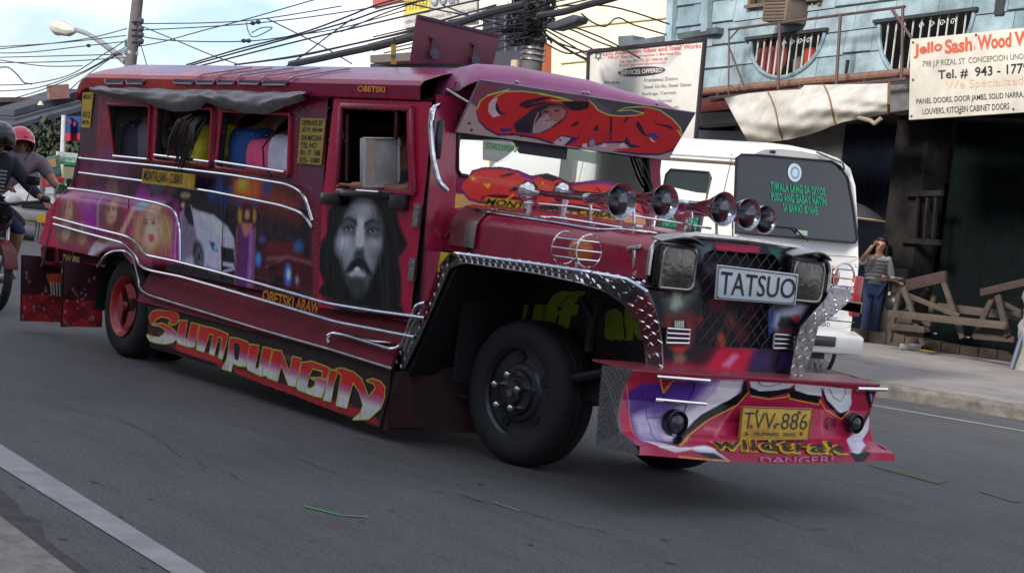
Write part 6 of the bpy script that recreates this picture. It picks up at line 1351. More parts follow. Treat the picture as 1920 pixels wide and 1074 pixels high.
for x0, x1 in ((-13.95, -13.3), (-14.95, -14.15)):
    g = MB(); pts = [vs_(x0 + .05, 2.0, .006), vs_(x1 - .05, 2.0, .006), vs_(x1, 1.95, .006), vs_(x1, 1.32, .006), vs_(x0, 1.32, .006), vs_(x0, 1.95, .006)]
    o = V('side_window', g.prism(pts, (0, .02, 0)), M('van_side_glass', (.03, .04, .045), .07, nscale=3, namt=.4, coat=.5), smooth=False)
    V('window_seal', MB().tube(pts, .014, 6, closed=True), black, o)
    for k, s_ in enumerate(('SALAMAT SA DIYOS', 'INGATAN ANG BIYAHE')):
        z = 1.72 - .16 * k; me_o = letters('window_lettering', s_, [(x0 + .1, z), (x1 - .05, z), (x1 - .05, z - .12), (x0 + .1, z - .12)], lambda a, b: vs_(a, b, .012), greenm, o, bold=.05, spacing=1.15)
V('gutter', MB().tube([vs_(-13.0, 2.11, .02), vs_(-16.4, 2.11, .02)], .012, 6), mc((120, 110, 96), .6)); V('side_crease', MB().tube([vs_(-13.0, 2.16, .0), vs_(-16.4, 2.16, .0)], .01, 6), vw)
V('panel_seam', MB().tube([vs_(-13.08, z, .002) for z in (.6, 1.0, 1.3, 1.75, 2.1, 2.2)], .005, 5), mc((130, 120, 104), .6))
V('front_door_line', MB().tube([vs_(-15.3, z, .002) for z in (.6, 1.0, 1.3, 1.75, 2.1)], .005, 5), mc((130, 120, 104), .6))
for x in (-13.85, -16.6):
    for s_ in (1, -1):
        c = (x, VY - s_ * .86, .33); o = V('wheel', MB().lathe([(0, .18), (-.01, .3), (.02, .33), (.16, .33), (.19, .3), (.19, .18)], c, (0, s_, 0), 32), rubber); V('rim', MB().lathe([(0, .185), (.03, .16), (.02, .06), (.0, .05), (-.01, .001)], c, (0, s_, 0), 24), steel, o)
        V('wheel_arch', MB().lathe([(-.004, .36), (-.004, .39), (.02, .39)], (x, VY - s_ * .885, .36), (0, s_, 0), 32), black)
V('underbody', MB().box((-15.1, VY, .42), (4.2, 1.4, .2)), black)
# bicycle wheel showing behind the van
bic = thing('bicycle', 'bicycle at the far kerb, its thin wheel showing under the back of the van', 'bicycle', (-14.6, 14.55, 0))
bw = P(1522, 668, 0, -14.1); bx = -14.1; by = bw.y
for k in (0, 1):
    c = Vector((bx - 1.02 * k, by, .34)); w = J2('wheel', MB().tube([c + Vector((.325 * math.cos(a), 0, .325 * math.sin(a))) for a in np.linspace(0, 2 * math.pi, 41)[:-1]], .022, 6, closed=True), rubber, bic)
    m = MB()
    for q in range(18): a = q * math.pi / 9; m.tube([c, c + Vector((.31 * math.cos(a), .0, .31 * math.sin(a)))], .002, 3)
    stuff(J2('spokes', m, steel, w))
m = MB(); A, B_, C_, D_ = Vector((bx, by, .34)), Vector((bx - .42, by, .3)), Vector((bx - .25, by, .82)), Vector((bx - .85, by, .85))
for a, b in ((A, B_), (B_, C_), (C_, D_), (B_, D_), (A, C_), (D_, Vector((bx - 1.02, by, .34)))): m.tube([a, b], .016, 6)
m.tube([D_, D_ + Vector((.03, 0, .14))], .014, 6); m.tube([D_ + Vector((.03, -.28, .16)), D_ + Vector((.03, .28, .16))], .013, 6); J2('frame', m, mc((30, 60, 110), .4), bic)
J2('saddle', MB().box(C_ + Vector((.02, 0, .07)), (.26, .12, .05)), black, bic, bevel=.02)
# ================================================================== BLUE HOUSE WITH THE SHOP BELOW
BY = 20.3
def W(px, py, y=BY): return P(px, py, 1, y)
house = thing('blue_house', 'pale blue sheet-clad house with round balcony openings above a dark shopfront', 'house', (-19.5, BY, .15))
def Hs(name, mb, mat, parent=None, **k): return mb.build(name, mat, parent or house, **k)
blue = [M('blue_panel_%s' % n, c, .8, nscale=1.9, namt=.5, bump=.3, bscale=10, dark=tuple(k * .72 for k in d)) for n, c, d in (('a', (.32, .42, .455), (.5, .5, .48)), ('b', (.36, .46, .50), (.6, .6, .58)), ('c', (.28, .38, .42), (.45, .46, .45)))]
dark_grey = M('dark_grey', (.04, .045, .045), .9, nscale=12, namt=.5)
sl = lambda x: .077 * (x + 22.4)
ox = []
for (a, b, c) in (((1411, 76), (1550, 58), (1480, 146)), ((1652, 44), (1830, 20), (1735, 152))):
    A, B, C_ = W(*a), W(*b), W(*c); ox.append(((A.x + B.x) / 2, abs(B.x - A.x) / 2, A.z, B.z, C_.z))
wins = [(W(1405, 50).x, W(1538, 30).x, 5.02, 6.9), (W(1706, 0).x, W(1800, 0).x, 5.55, 7.2)]
def in_open(x, z):
    for cx, r, za, zb, zc in ox:
        zt = za + (zb - za) * (x - cx + r) / (2 * r)
        if abs(x - cx) < r and z < zt:
            if z > zt - (zt - zc) * math.sqrt(max(0, 1 - ((x - cx) / r) ** 2)): return True
    return False
def in_win(x, z): return any(a < x < b and c + sl(x) * .6 < z < d for a, b, c, d in wins)
rb_ = random.Random(11); XL = W(1258, 100).x; zrow = 3.78
rowh = .365; r_ = 0
for r_ in range(9):
    x = XL + rb_.uniform(-.4, 0)
    while x < -13.5:
        w = rb_.uniform(.5, .95); x0, x1 = max(x, XL), x + w; x += w
        if x1 - x0 < .08: continue
        z0, z1 = zrow + rowh * r_ - .012 + rb_.uniform(-.012, .012), zrow + rowh * (r_ + 1) + .02
        def pt(u, v, dy=0): 
            X_ = x0 + (x1 - x0 - .008) * u; return Vector((X_, BY - .035 + .028 * v + dy + rb_.uniform(-.001, .001), z0 + (z1 - z0) * v + sl(X_)))
        cs = [pt(u, v) for u in (0, .5, 1) for v in (0, .5, 1)]
        hit = any(in_open(c.x, c.z) or in_win(c.x, c.z) for c in cs + [pt(u, v) for u in (.25, .75) for v in (.25, .75)])
        m = MB()
        if not hit:
            m.prism([pt(0, 0), pt(1, 0), pt(1, 1), pt(0, 1)], (0, .02, 0))
        else:
            nu, nv = max(2, int((x1 - x0) / .035)), 11
            for i in range(nu):
                for j in range(nv):
                    c = pt((i + .5) / nu, (j + .5) / nv)
                    if not in_open(c.x, c.z) and not in_win(c.x, c.z): m.add([pt(i / nu, j / nv), pt((i + 1) / nu, j / nv), pt((i + 1) / nu, (j + 1) / nv), pt(i / nu, (j + 1) / nv)], [(0, 1, 2, 3)])
            if not m.f: continue
        o = Hs('panel', m, rb_.choice(blue), smooth=False)
        if not hit and rb_.random() < .75:      # dark lower lip of the sheet, a strip of its own
            Hs('panel_lip', MB().prism([pt(0, 0, -.003), pt(1, 0, -.003), pt(1, .035, -.003), pt(0, .05, -.003)], (0, .004, 0)), dark_grey, o, smooth=False)
# balcony openings: rim, bars, recess
barw = mc((196, 194, 186), .6, nscale=20)
for cx, r, za, zb, zc in ox:
    zt = lambda x: za + (zb - za) * (x - cx + r) / (2 * r)
    arc = [Vector((cx - r * math.cos(t), BY - .03, zt(cx - r * math.cos(t)) - (zt(cx) - zc) * math.sin(t))) for t in np.linspace(0, math.pi, 30)]
    Hs('opening_rim', MB().tube(arc, .035, 6), blue[2]); Hs('opening_sill', MB().bar(arc[0] + Vector((-.08, -.03, .01)), arc[-1] + Vector((.08, -.03, .01)), .08, .05), dark_grey)
    n = 11
    for k in range(1, n):
        x = cx - r + 2 * r * k / n; zt_ = zt(x); zb_ = zt_ - (zt(cx) - zc) * math.sqrt(1 - ((x - cx) / r) ** 2)
        Hs('balustrade_bar', MB().tube([(x, BY - .01, zb_), (x, BY - .01, zt_)], .013, 5), barw)
    for k in range(4):
        x = cx + r * (-.1 + .22 * k); zt_ = zt(x) - .12; Hs('scroll', MB().tube([(x + .05 * math.cos(t) * (1 - t / 9), BY - .01, zt_ + .05 * math.sin(t) * (1 - t / 9)) for t in np.linspace(0, 7, 14)], .008, 4), barw)
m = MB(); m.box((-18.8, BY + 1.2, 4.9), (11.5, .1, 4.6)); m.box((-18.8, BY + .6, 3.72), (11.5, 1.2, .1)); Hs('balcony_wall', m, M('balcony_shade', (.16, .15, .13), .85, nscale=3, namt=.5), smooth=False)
redfan = thing('fan', 'round red fan behind the bars of the left balcony opening', 'fan', tuple(W(1450, 132, 20.55)))
c = W(1452, 108, 20.5); m = MB(); m.lathe([(0, .001), (.01, .3), (.05, .33), (.09, .3), (.1, .001)], c, (0, -1, 0), 28); J2('fan_guard', m, mc((120, 52, 52), .7), redfan); J2('stand', MB().tube([c + Vector((0, .05, -.3)), c + Vector((0, .05, -.62))], .03, 8), mc((150, 60, 50), .5), redfan)
for i, (px, py, r, cc_, lab) in enumerate(((1500, 125, .12, (120, 110, 96), 'grey bucket beside the red fan behind the balcony bars'), (1522, 108, .13, (190, 74, 44), 'orange-red bundle behind the bars of the left balcony opening'))):
    c = W(px, py, 20.6); t = thing('bucket' if i == 0 else 'bundle', lab, 'bucket' if i == 0 else 'bundle', tuple(c)); J2('side', MB().lathe([(-.2, r * .8), (.1, r), (.1, r * .9)], c, (0, 0, 1), 16), mc(cc_, .7), t); J2('contents', MB().ball(c + Vector((0, 0, .1)), r * .9, 12, 6, (1, 1, .5)), mc(tuple(int(k * .8) for k in cc_), .8), t)
# corner posts and windows on the upper floor
for a, b in (((1262, -40), (1256, 90)), ((1326, -30), (1324, 60))): 
    p, q = W(*a, BY - .08), W(*b, BY - .08); Hs('pilaster', MB().bar(p, q, .16, .1, (0, 1, 0)), blue[0])
brownf = M('brown_frame', (.16, .11, .08), .7, namt=.4)
for i, (a, b, c, d) in enumerate(wins):
    mid = (a + b) / 2; z0 = c + sl(mid) * .6
    Hs('window_glass', MB().box((mid, BY + .1, (z0 + d) / 2), (b - a, .02, d - z0)), M('dusty_glass', (.10, .09, .07), .3, nscale=4, namt=.6), smooth=False)
    for x in (a, a + (b - a) * .33, a + (b - a) * .66, b): Hs('window_frame', MB().box((x, BY - .02, (z0 + d) / 2), (.06, .1, d - z0)), brownf)
    Hs('window_sill', MB().bar((a - .05, BY - .06, z0), (b + .05, BY - .06, z0 + .09), .12, .05), brownf)
    for k in range(7): 
        x = a + (b - a) * (.36 + .09 * k); Hs('window_grille_bar', MB().tube([(x, BY - .05, z0), (x, BY - .05, d)], .01, 4), barw) if i == 0 and k > 2 else None
ac = thing('air_conditioner', 'beige window air conditioner under a tin hood on the blue house', 'air conditioner', tuple(W(1470, 40, BY - .3)))
c = W(1472, 22, BY - .25); J2('casing', MB().box(c, (.52, .45, .36)), mc((112, 100, 86), .7), ac, bevel=.02)
for k in range(6): J2('louvre', MB().box(c + Vector((0, -.235, -.13 + .052 * k)), (.44, .012, .02)), mc((96, 76, 60), .7), ac)
J2('hood', MB().prism([c + Vector((-.36, -.4, .2)), c + Vector((.34, -.34, .24)), c + Vector((.34, .2, .3)), c + Vector((-.36, .2, .3))], (0, 0, .012)), mc((150, 140, 120), .7, nscale=20), ac, smooth=False)
# long drain pipe, canopy, shop shell
ppm_ = M('pipe_brown', (.23, .12, .08), .7, nscale=9, namt=.5)
Hs('drain_pipe', MB().tube([W(1300, 174, BY - .12), W(1480, 157, BY - .12), W(1960, 112, BY - .12)], .065, 10), ppm_)
can = M('canopy_grey', (.15, .145, .14), .85, nscale=4, namt=.5)
Hs('canopy_edge', MB().prism([W(*p, BY - .2) for p in ((1296, 186), (1700, 150), (1960, 128), (1960, 146), (1700, 166), (1296, 204))], (0, .6, 0)), M('canopy_dark', (.035, .03, .03), .8), smooth=False)
Hs('fascia_board', MB().prism([W(*p, BY - .5) for p in ((1300, 192), (1368, 184), (1368, 204), (1300, 212))], (0, .05, 0)), mc((120, 50, 48), .7), smooth=False)
Hs('beam', MB().prism([W(*p, BY - .3) for p in ((1296, 213), (1372, 210), (1380, 230), (1296, 236))], (0, .3, 0)), can, smooth=False); Hs('beam', MB().prism([W(*p, BY - .3) for p in ((1664, 160), (1710, 158), (1710, 205), (1664, 212))], (0, .3, 0)), can, smooth=False)
m = MB()
for k in range(7): m.box(W(1352, 249 + k * 2.4, BY - .05), (.95, .02, .012))
Hs('rolled_shutter', MB().prism([W(*p, BY + .02) for p in ((1304, 244), (1404, 247), (1404, 266), (1304, 264))], (0, .2, 0)), mc((120, 120, 126), .6), smooth=False)
corr = lambda x0, x1, y, z0, z1, p=.1, d=.02: MB().grid(lambda u, v: Vector((x0 + (x1 - x0) * u, y + d * (1 if int(u * (x1 - x0) / p * 2) % 2 else -1), z0 + (z1 - z0) * v)), int((x1 - x0) / p * 4), 1)
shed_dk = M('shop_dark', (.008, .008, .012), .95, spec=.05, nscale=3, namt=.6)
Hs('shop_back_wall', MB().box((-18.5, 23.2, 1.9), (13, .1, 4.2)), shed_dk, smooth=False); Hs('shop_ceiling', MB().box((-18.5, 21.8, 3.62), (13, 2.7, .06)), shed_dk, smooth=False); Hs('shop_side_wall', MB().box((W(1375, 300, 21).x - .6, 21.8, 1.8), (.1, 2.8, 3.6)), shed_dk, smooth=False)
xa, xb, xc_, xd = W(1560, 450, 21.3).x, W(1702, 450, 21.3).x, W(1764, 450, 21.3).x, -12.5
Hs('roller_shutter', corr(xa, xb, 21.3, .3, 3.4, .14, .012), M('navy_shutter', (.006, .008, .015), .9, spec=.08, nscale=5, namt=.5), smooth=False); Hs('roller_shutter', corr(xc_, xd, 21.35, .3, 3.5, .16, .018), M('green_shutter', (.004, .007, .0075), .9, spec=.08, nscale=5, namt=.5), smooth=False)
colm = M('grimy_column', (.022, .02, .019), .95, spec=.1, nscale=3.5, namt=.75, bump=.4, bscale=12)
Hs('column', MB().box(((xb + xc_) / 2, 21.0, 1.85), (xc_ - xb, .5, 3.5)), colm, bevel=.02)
Hs('column_plinth', MB().box(((xb + xc_) / 2 - .1, 20.72, .72), (.72, .1, 1.1)), M('plinth', (.07, .062, .056), .9, nscale=3, namt=.7), bevel=.015)
for px in (1722, 1740, 1756): a, b = W(px, 368, 20.7), W(px - 6, 448, 20.7); Hs('column_rib', MB().bar(a, b, .05, .04), colm)
Hs('column_band', MB().bar(W(1700, 364, 20.68), W(1768, 362, 20.68), .06, .08), colm); Hs('column_band', MB().bar(W(1690, 450, 20.68), W(1764, 455, 20.68), .05, .08), colm)
# brick-edged step along the shopfront
stepm = M('step_brick', (.07, .048, .036), .9, nscale=7, namt=.6, bump=.5, bscale=20)
e0, e1 = P(1560, 632, 2, .15), P(1905, 679, 2, .15); dv = (e1 - e0); dn = Vector((-dv.y, dv.x, 0)).normalized()
k_ = 10
for i in range(k_):
    a = e0.lerp(e1, i / k_); b = e0.lerp(e1, (i + .97) / k_); h = .15 + .02 * math.sin(i * 7)
    Hs('step_block', MB().prism([a, b, b + dn * .7, a + dn * .7], (0, 0, h)), stepm, bevel=.012)
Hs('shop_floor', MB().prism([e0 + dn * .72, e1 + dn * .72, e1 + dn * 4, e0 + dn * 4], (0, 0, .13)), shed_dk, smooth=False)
# pipe railing of the balcony, standing proud of the wall
railm = M('railing_brown', (.10, .055, .05), .65, nscale=10, namt=.4); RY = BY - .55
for a, b, w in (((1366, 56), (1697, 13), .022), ((1367, 56), (1366, 178), .014), ((1462, 44), (1459, 168), .024), ((1576, 29), (1568, 158), .024), ((1693, 13), (1690, 152), .022), ((1366, 86), (1398, 170), .016), ((1366, 76), (1384, 56), .012), ((1672, 18), (1712, 76), .022), ((1672, 150), (1692, 132), .010), ((1384, 172), (1366, 158), .010)):
    Hs('railing_pipe', MB().tube([W(*a, RY), W(*b, RY)], w, 6), railm)
Hs('railing_foot', MB().bar(W(1330, 184, RY), W(1700, 148, RY), .05, .04), railm)
for px in (1345, 1500, 1620): Hs('railing_bracket', MB().bar(W(px, 178 - (px - 1345) * .09, RY), W(px, 176 - (px - 1345) * .09, BY), .03, .03), railm)
# loose hanging wires and a vent on the blue wall
Hs('wall_slot', MB().box(W(1588, 128, BY - .03), (.05, .03, .24)), black); Hs('wall_slot', MB().box(W(1876, 8, BY - .03), (.16, .04, .3)), dark_grey)

# low parapet to the left of the house
par = thing('parapet', 'grey-blue weathered parapet with a square post, above the white services sign', 'parapet', tuple(W(1200, 200, 20.6)))
pm = M('parapet_grey', (.12, .15, .16), .9, nscale=3, namt=.6, bump=.3)
J2('wall', MB().prism([W(*p, 20.6) for p in ((1158, 96), (1262, 76), (1262, 240), (1158, 240))], (0, .25, 0)), pm, par, smooth=False); J2('post', MB().prism([W(*p, 20.5) for p in ((1158, 68), (1186, 66), (1187, 96), (1159, 98))], (0, .3, 0)), pm, par, bevel=.02)
J2('coping', MB().bar(W(1186, 84, 20.55), W(1350, 58, BY - .1), .14, .1), pm, par)

# white tarpaulin slung under the canopy
def tp(u, v):
    tx = [1358, 1400, 1450, 1500, 1508, 1560, 1620, 1668]; ty = [184, 176, 171, 168, 160, 159, 158, 156]
    bxs = [1402, 1440, 1478, 1515, 1545, 1580, 1625, 1667]; bys = [266, 267, 262, 253, 243, 229, 221, 214]
    k = [0, .14, .3, .44, .5, .68, .86, 1]
    a = (np.interp(u, k, tx), np.interp(u, k, ty)); b = (np.interp(u, k, bxs), np.interp(u, k, bys))
    px = a[0] + (b[0] - a[0]) * v; py = a[1] + (b[1] - a[1]) * v
    fold = .05 * math.sin(u * 7 + v * 4) * math.sin(v * 3) + .018 * math.sin(u * 15 - v * 9 + 2 * math.sin(v * 4)) + .007 * math.sin(u * 29 + v * 21)
    return W(px, py + fold * 8, 19.35 - .55 * math.sin(math.pi * min(1, v * .9)) * .5 + fold)
tarp = MB().grid(tp, 70, 26).build('tarpaulin', M('dirty_tarpaulin', (.56, .54, .50), .7, nscale=2.2, namt=.35, bump=.3, bscale=26, dark=(.55, .5, .42)), ang=80)
tag(tarp, 'dirty white tarpaulin slung along the canopy edge above the white van', 'tarpaulin')
def strap(u, name='tie_strap'): return MB().tube([tp(u + .01 * math.sin(v * 5), v) + Vector((0, -.015, 0)) for v in np.linspace(0, .98, 14)], .014, 4).build(name, mc((122, 92, 70), .8), tarp)
strap(.27); strap(.63); MB().tube([tp(1, v) + Vector((0, -.01, 0)) for v in np.linspace(0, 1, 10)], .022, 5).build('hem', mc((112, 84, 62), .8), tarp)
MB().tube([tp(.8, .95), W(1632, 226, 19.1), W(1640, 232, 19.1), W(1652, 222, 19.1)], .03, 6).build('knot', mc((150, 136, 116), .8), tarp)

# ------------------------------------------------------------------ signs
def sign_board(name, label, quad, y, mat, depth=.05, frame=None, legs=()):
    t = thing(name, label, 'sign', tuple(P(*quad[3], 1, y)))
    b = J2('board', MB().prism([P(*p, 1, y) for p in quad], (0, depth, 0)), mat, t, bevel=.004)
    if frame:
        for i in range(4): J2('frame', MB().bar(P(*quad[i], 1, y - .01), P(*quad[(i + 1) % 4], 1, y - .01), .05, .05, (0, 1, 0)), frame, t)
    return t, b
Z4 = lambda x, y: (1100 + x * .149, 70 + y * .149)
sgm = M('sign_white', (.60, .57, .52), .6, nscale=1.6, namt=.22); SY = 18.4
t, b = sign_board('services_sign', 'white sign with red heading and a black oval reading SERVICES OFFERED, behind the jeepney', [(1104, 97), (1322, 74), (1299, 322), (1098, 322)], SY, sgm, frame=mc((44, 34, 36), .7))
fs_ = lambda a, b_: P(a, b_, 1, SY - .006)
redi, greyi = mc((206, 96, 88), .6), mc((110, 106, 98), .7)
for s_, q, mt, bo in (('LLC Aluminum Glass and Steel Works', [(203, 188), (1440, 78), (1440, 138), (203, 235)], redi, .018), ('708 J.P. Rizal St., Concepcion I, Marikina City', [(262, 243), (1190, 180), (1190, 225), (262, 285)], redi, .005), ('Tel. No. 997-72-58 / 948-64-38', [(412, 292), (1015, 250), (1015, 288), (412, 330)], redi, .005), ('E-mail: gemsteel@yahoo.com', [(412, 338), (995, 300), (995, 338), (412, 376)], redi, .0),
                      ('Windows', [(210, 552), (412, 545), (412, 585), (210, 592)], greyi, .0), ('Frameless Doors', [(725, 520), (1145, 495), (1145, 540), (725, 565)], greyi, .005), ('Steel Grills, Steel Gates', [(718, 608), (1318, 572), (1318, 622), (718, 655)], greyi, .005), ('Railings, Canopy', [(700, 700), (1130, 672), (1130, 722), (700, 745)], greyi, .005), ('Fences', [(900, 785), (1075, 772), (1075, 812), (900, 824)], greyi, .0), ('etc.', [(1095, 868), (1175, 862), (1175, 895), (1095, 900)], greyi, .0)):
    letters('sign_lettering', s_, [Z4(*p) for p in q], fs_, mt, b, bold=bo)
J2('oval', MB().prism([fs_(*Z4(690 + 298 * math.cos(a) , 432 - 20 * math.cos(a) - 60 * math.sin(a))) for a in np.linspace(0, 2 * math.pi, 33)[:-1]], (0, .004, 0)), mc((56, 48, 52), .6), b, smooth=False)
letters('sign_lettering', 'SERVICES OFFERED:', [Z4(420, 420), Z4(962, 385), Z4(962, 440), Z4(420, 480)], lambda a, c: P(a, c, 1, SY - .009), mc((214, 206, 200), .6), b, bold=.02)
J2('purple_corner', MB().prism([fs_(*Z4(*p)) for p in ((35, 152), (185, 136), (35, 242))], (0, .004, 0)), mc((92, 74, 134), .6), b, smooth=False)
for r0 in (0, math.pi): J2('star', MB().tube([fs_(*Z4(148 + 46 * math.sin(r0 + k * 2.0944), 235 - 58 * math.cos(r0 + k * 2.0944))) + Vector((0, -.004, 0)) for k in range(3)], .008, 4, closed=True), mc((90, 108, 102), .6), b)
Z3 = lambda x, y: (1240 + x * .35417, y * .35417)
SY2 = 18.9
t, b = sign_board('wood_shop_sign', 'cream hand-painted sign reading Jello Sash and Wood Works, on the canopy of the wood shop', [(1707, 74), (2080, 36), (2080, 200), (1704, 225)], SY2, M('sign_cream', (.60, .55, .46), .65, nscale=2.4, namt=.3))
f2_ = lambda a, c: P(a, c, 1, SY2 - .006)
oran, faded = mc((196, 92, 62), .6), mc((208, 172, 142), .7)
for s_, q, mt, bo in (('Jello', [(1335, 238), (1488, 212), (1488, 285), (1335, 312)], oran, .035), ('Sash', [(1500, 212), (1645, 192), (1645, 270), (1500, 288)], oran, .035), ('&', [(1650, 240), (1668, 238), (1668, 262), (1650, 264)], faded, .0), ('Wood', [(1672, 190), (1852, 172), (1852, 250), (1672, 268)], oran, .035), ('Works', [(1868, 170), (2110, 150), (2110, 226), (1868, 246)], oran, .035),
                      ('798 J.P RIZAL ST. CONCEPCION UNO, MARIKINA', [(1382, 325), (2085, 270), (2085, 310), (1382, 365)], greyi, .004), ('Tel. #  943 - 1779', [(1465, 374), (1945, 332), (1945, 392), (1465, 425)], ink, .012), ('We Specialized:', [(1505, 430), (1930, 400), (1930, 460), (1505, 488)], faded, .0), ('PANEL DOORS, DOOR JAMBS, SOLID NARRA,', [(1350, 524), (1918, 484), (1918, 524), (1350, 562)], mc((44, 40, 40), .6), .006), ('LOUVERS, KITCHEN CABINET DOORS', [(1383, 577), (1842, 545), (1842, 585), (1383, 612)], mc((44, 40, 40), .6), .006)):
    letters('sign_lettering', s_, [Z3(*p) for p in q], f2_, mt, b, bold=bo)
for px, py in ((1712, 80), (1712, 150), (1709, 218), (1800, 212), (1900, 205), (1830, 66)): J2('nail', MB().ball(f2_(px, py), .018, 6, 4), mc((110, 70, 50), .7), b)
J2('bracket', MB().bar(P(1730, 100, 1, SY2 + .05), P(1730, 100, 1, BY), .04, .04), railm, t); J2('bracket', MB().bar(P(1860, 120, 1, SY2 + .05), P(1860, 120, 1, BY), .04, .04), railm, t)

# ------------------------------------------------------------------ trestles, planks, litter by the shopfront
Zb = lambda x, y: (1640 + x * .16757, 520 + y * .16757)
woodm = [M('old_wood_%d' % i, c, .85, nscale=9, namt=.5, bump=.4, bscale=25) for i, c in enumerate(((.085, .062, .045), (.06, .044, .034), (.05, .028, .024)))]
def timber(parent, pts, w, h, y, mi=0, name='beam', dy=0.0):
    a, b = P(*Zb(*pts[0]), 1, y), P(*Zb(*pts[1]), 1, y + dy); return J2(name, MB().bar(a, b, w, h, (0, 1, 0)), woodm[mi], parent, bevel=.004)
def thing_at(name, label, cat, px, y, group=None): return thing(name, label, cat, tuple(P(*Zb(*px), 1, y)), group)
t1 = thing_at('trestle', 'rough wooden trestle with a dark plank on top, beside the standing woman', 'trestle', (350, 720), 19.9, 'wooden trestles outside the shop')
for pts, mi, y in ((((322, 110), (420, 390)), 0, 19.75), (((420, 390), (548, 765)), 1, 19.75), (((272, 180), (160, 725)), 1, 19.95), (((690, 60), (590, 610)), 1, 20.15), (((755, 0), (985, 680)), 0, 19.9)): timber(t1, pts, .07, .05, y, mi, 'leg')
timber(t1, ((345, 190), (945, 432)), .07, .03, 19.82, 0, 'brace'); timber(t1, ((600, 130), (330, 380)), .05, .03, 20.2, 1, 'brace'); timber(t1, ((340, 95), (800, -10)), .16, .06, 19.9, 2, 'top_plank'); timber(t1, ((300, 380), (620, 540)), .05, .03, 20.1, 1, 'brace')
t2 = thing_at('trestle', 'wooden trestle with a tilted reddish plank at the right edge', 'trestle', (1300, 680), 19.9, 'wooden trestles outside the shop')
timber(t2, ((1200, 172), (1760, 40)), .10, .09, 19.8, 2, 'top_plank'); timber(t2, ((1330, 210), (1115, 680)), .08, .05, 19.9, 1, 'leg'); timber(t2, ((1378, 200), (1490, 660)), .08, .05, 19.8, 1, 'leg'); timber(t2, ((1120, 655), (1560, 695)), .08, .04, 19.85, 1, 'brace'); timber(t2, ((1360, 250), (1640, 390)), .06, .03, 19.95, 1, 'brace'); timber(t2, ((1500, 310), (1640, 220)), .03, .02, 20.1, 1, 'brace')
for pts, y, w, mi, lab in ((((160, 402), (1470, 540)), 19.65, .10, 0, 'long grey plank laid low across both trestles'), (((690, 325), (1640, 440)), 20.25, .11, 0, 'paler plank behind the trestles against the green shutter'), (((150, 545), (560, 585)), 19.6, .09, 1, 'short plank on the lower rail of the left trestle'), (((180, 590), (490, 645)), 19.75, .05, 1, 'thin batten at the foot of the left trestle'), (((230, 450), (420, 470)), 20.0, .16, 1, 'stubby board end under the long grey plank')):
    o = J2('plank', MB().bar(P(*Zb(*pts[0]), 1, y), P(*Zb(*pts[1]), 1, y), w, .045, (0, 1, 0)), woodm[mi], None, bevel=.004); tag(o, lab, 'plank', 'loose planks on the trestles')
tray = thing('tray', 'shallow tray of wares resting on the plank beside the woman', 'tray', tuple(P(1676, 525, 1, 19.8)))
c = P(1676, 525, 1, 19.85); J2('base', MB().box(c, (.42, .3, .03)), woodm[2], tray)
for k in range(6): J2('packet', MB().box(c + Vector((-.16 + .065 * k, -.04 * (k % 2), .035)), (.05, .09, .03)), mc(((150, 140, 132), (120, 60, 50), (90, 90, 96))[k % 3], .4), tray, bevel=.006)
ct = thing('carton', 'flattened white carton lying on the pavement in front of the trestle', 'carton', tuple(P(1705, 655, 2, .15)))
a = P(1686, 655, 2, .153); b = P(1724, 657, 2, .153); d = Vector((0, 0, .09)); n_ = Vector((-.08, .12, 0))
J2('box', MB().prism([a, b, b + n_, a + n_], (0, 0, .085)), mc((206, 204, 196), .6), ct, bevel=.01); J2('flap', MB().prism([b, b + Vector((.22, .1, .0)), b + Vector((.2, .2, .0)), b + n_], (0, 0, .02)), mc((150, 132, 50), .7), ct, smooth=False)
for i, (px, py) in enumerate(((1657, 643), (1815, 632), (1812, 664), (1754, 625), (1773, 587))):
    q = P(px, py, 2, .155) if py > 640 else P(px, py, 1, 20.0); o = MB().ball(q, .025, 6, 4, (1.4, 1, .5)).build('litter', mc((210, 206, 200), .7)); tag(o, 'scrap of white litter by the shop step', 'litter', 'scraps of white litter')
wp = thing('wrapped_post', 'pale lumpy wrapped post at the right edge of the picture', 'post', tuple(P(1912, 695, 2, .15)))
c0 = P(1926, 695, 2, .15); m = MB(); m.grid(lambda u, v: c0 + Vector(((.16 + .03 * math.sin(v * 17) + .02 * math.sin(v * 41 + u * 9)) * math.cos(2 * math.pi * u), (.16 + .03 * math.sin(v * 13 + 2)) * math.sin(2 * math.pi * u), v * 1.15)), 18, 22); J2('wrapping', m, M('post_wrap', (.26, .25, .22), .85, nscale=5, namt=.4, bump=.4, bscale=14), wp); J2('steel_core', MB().tube([c0 + Vector((-.1, -.2, 0)), c0 + Vector((.06, -.12, 1.0))], .03, 6), mc((90, 100, 116), .5), wp)

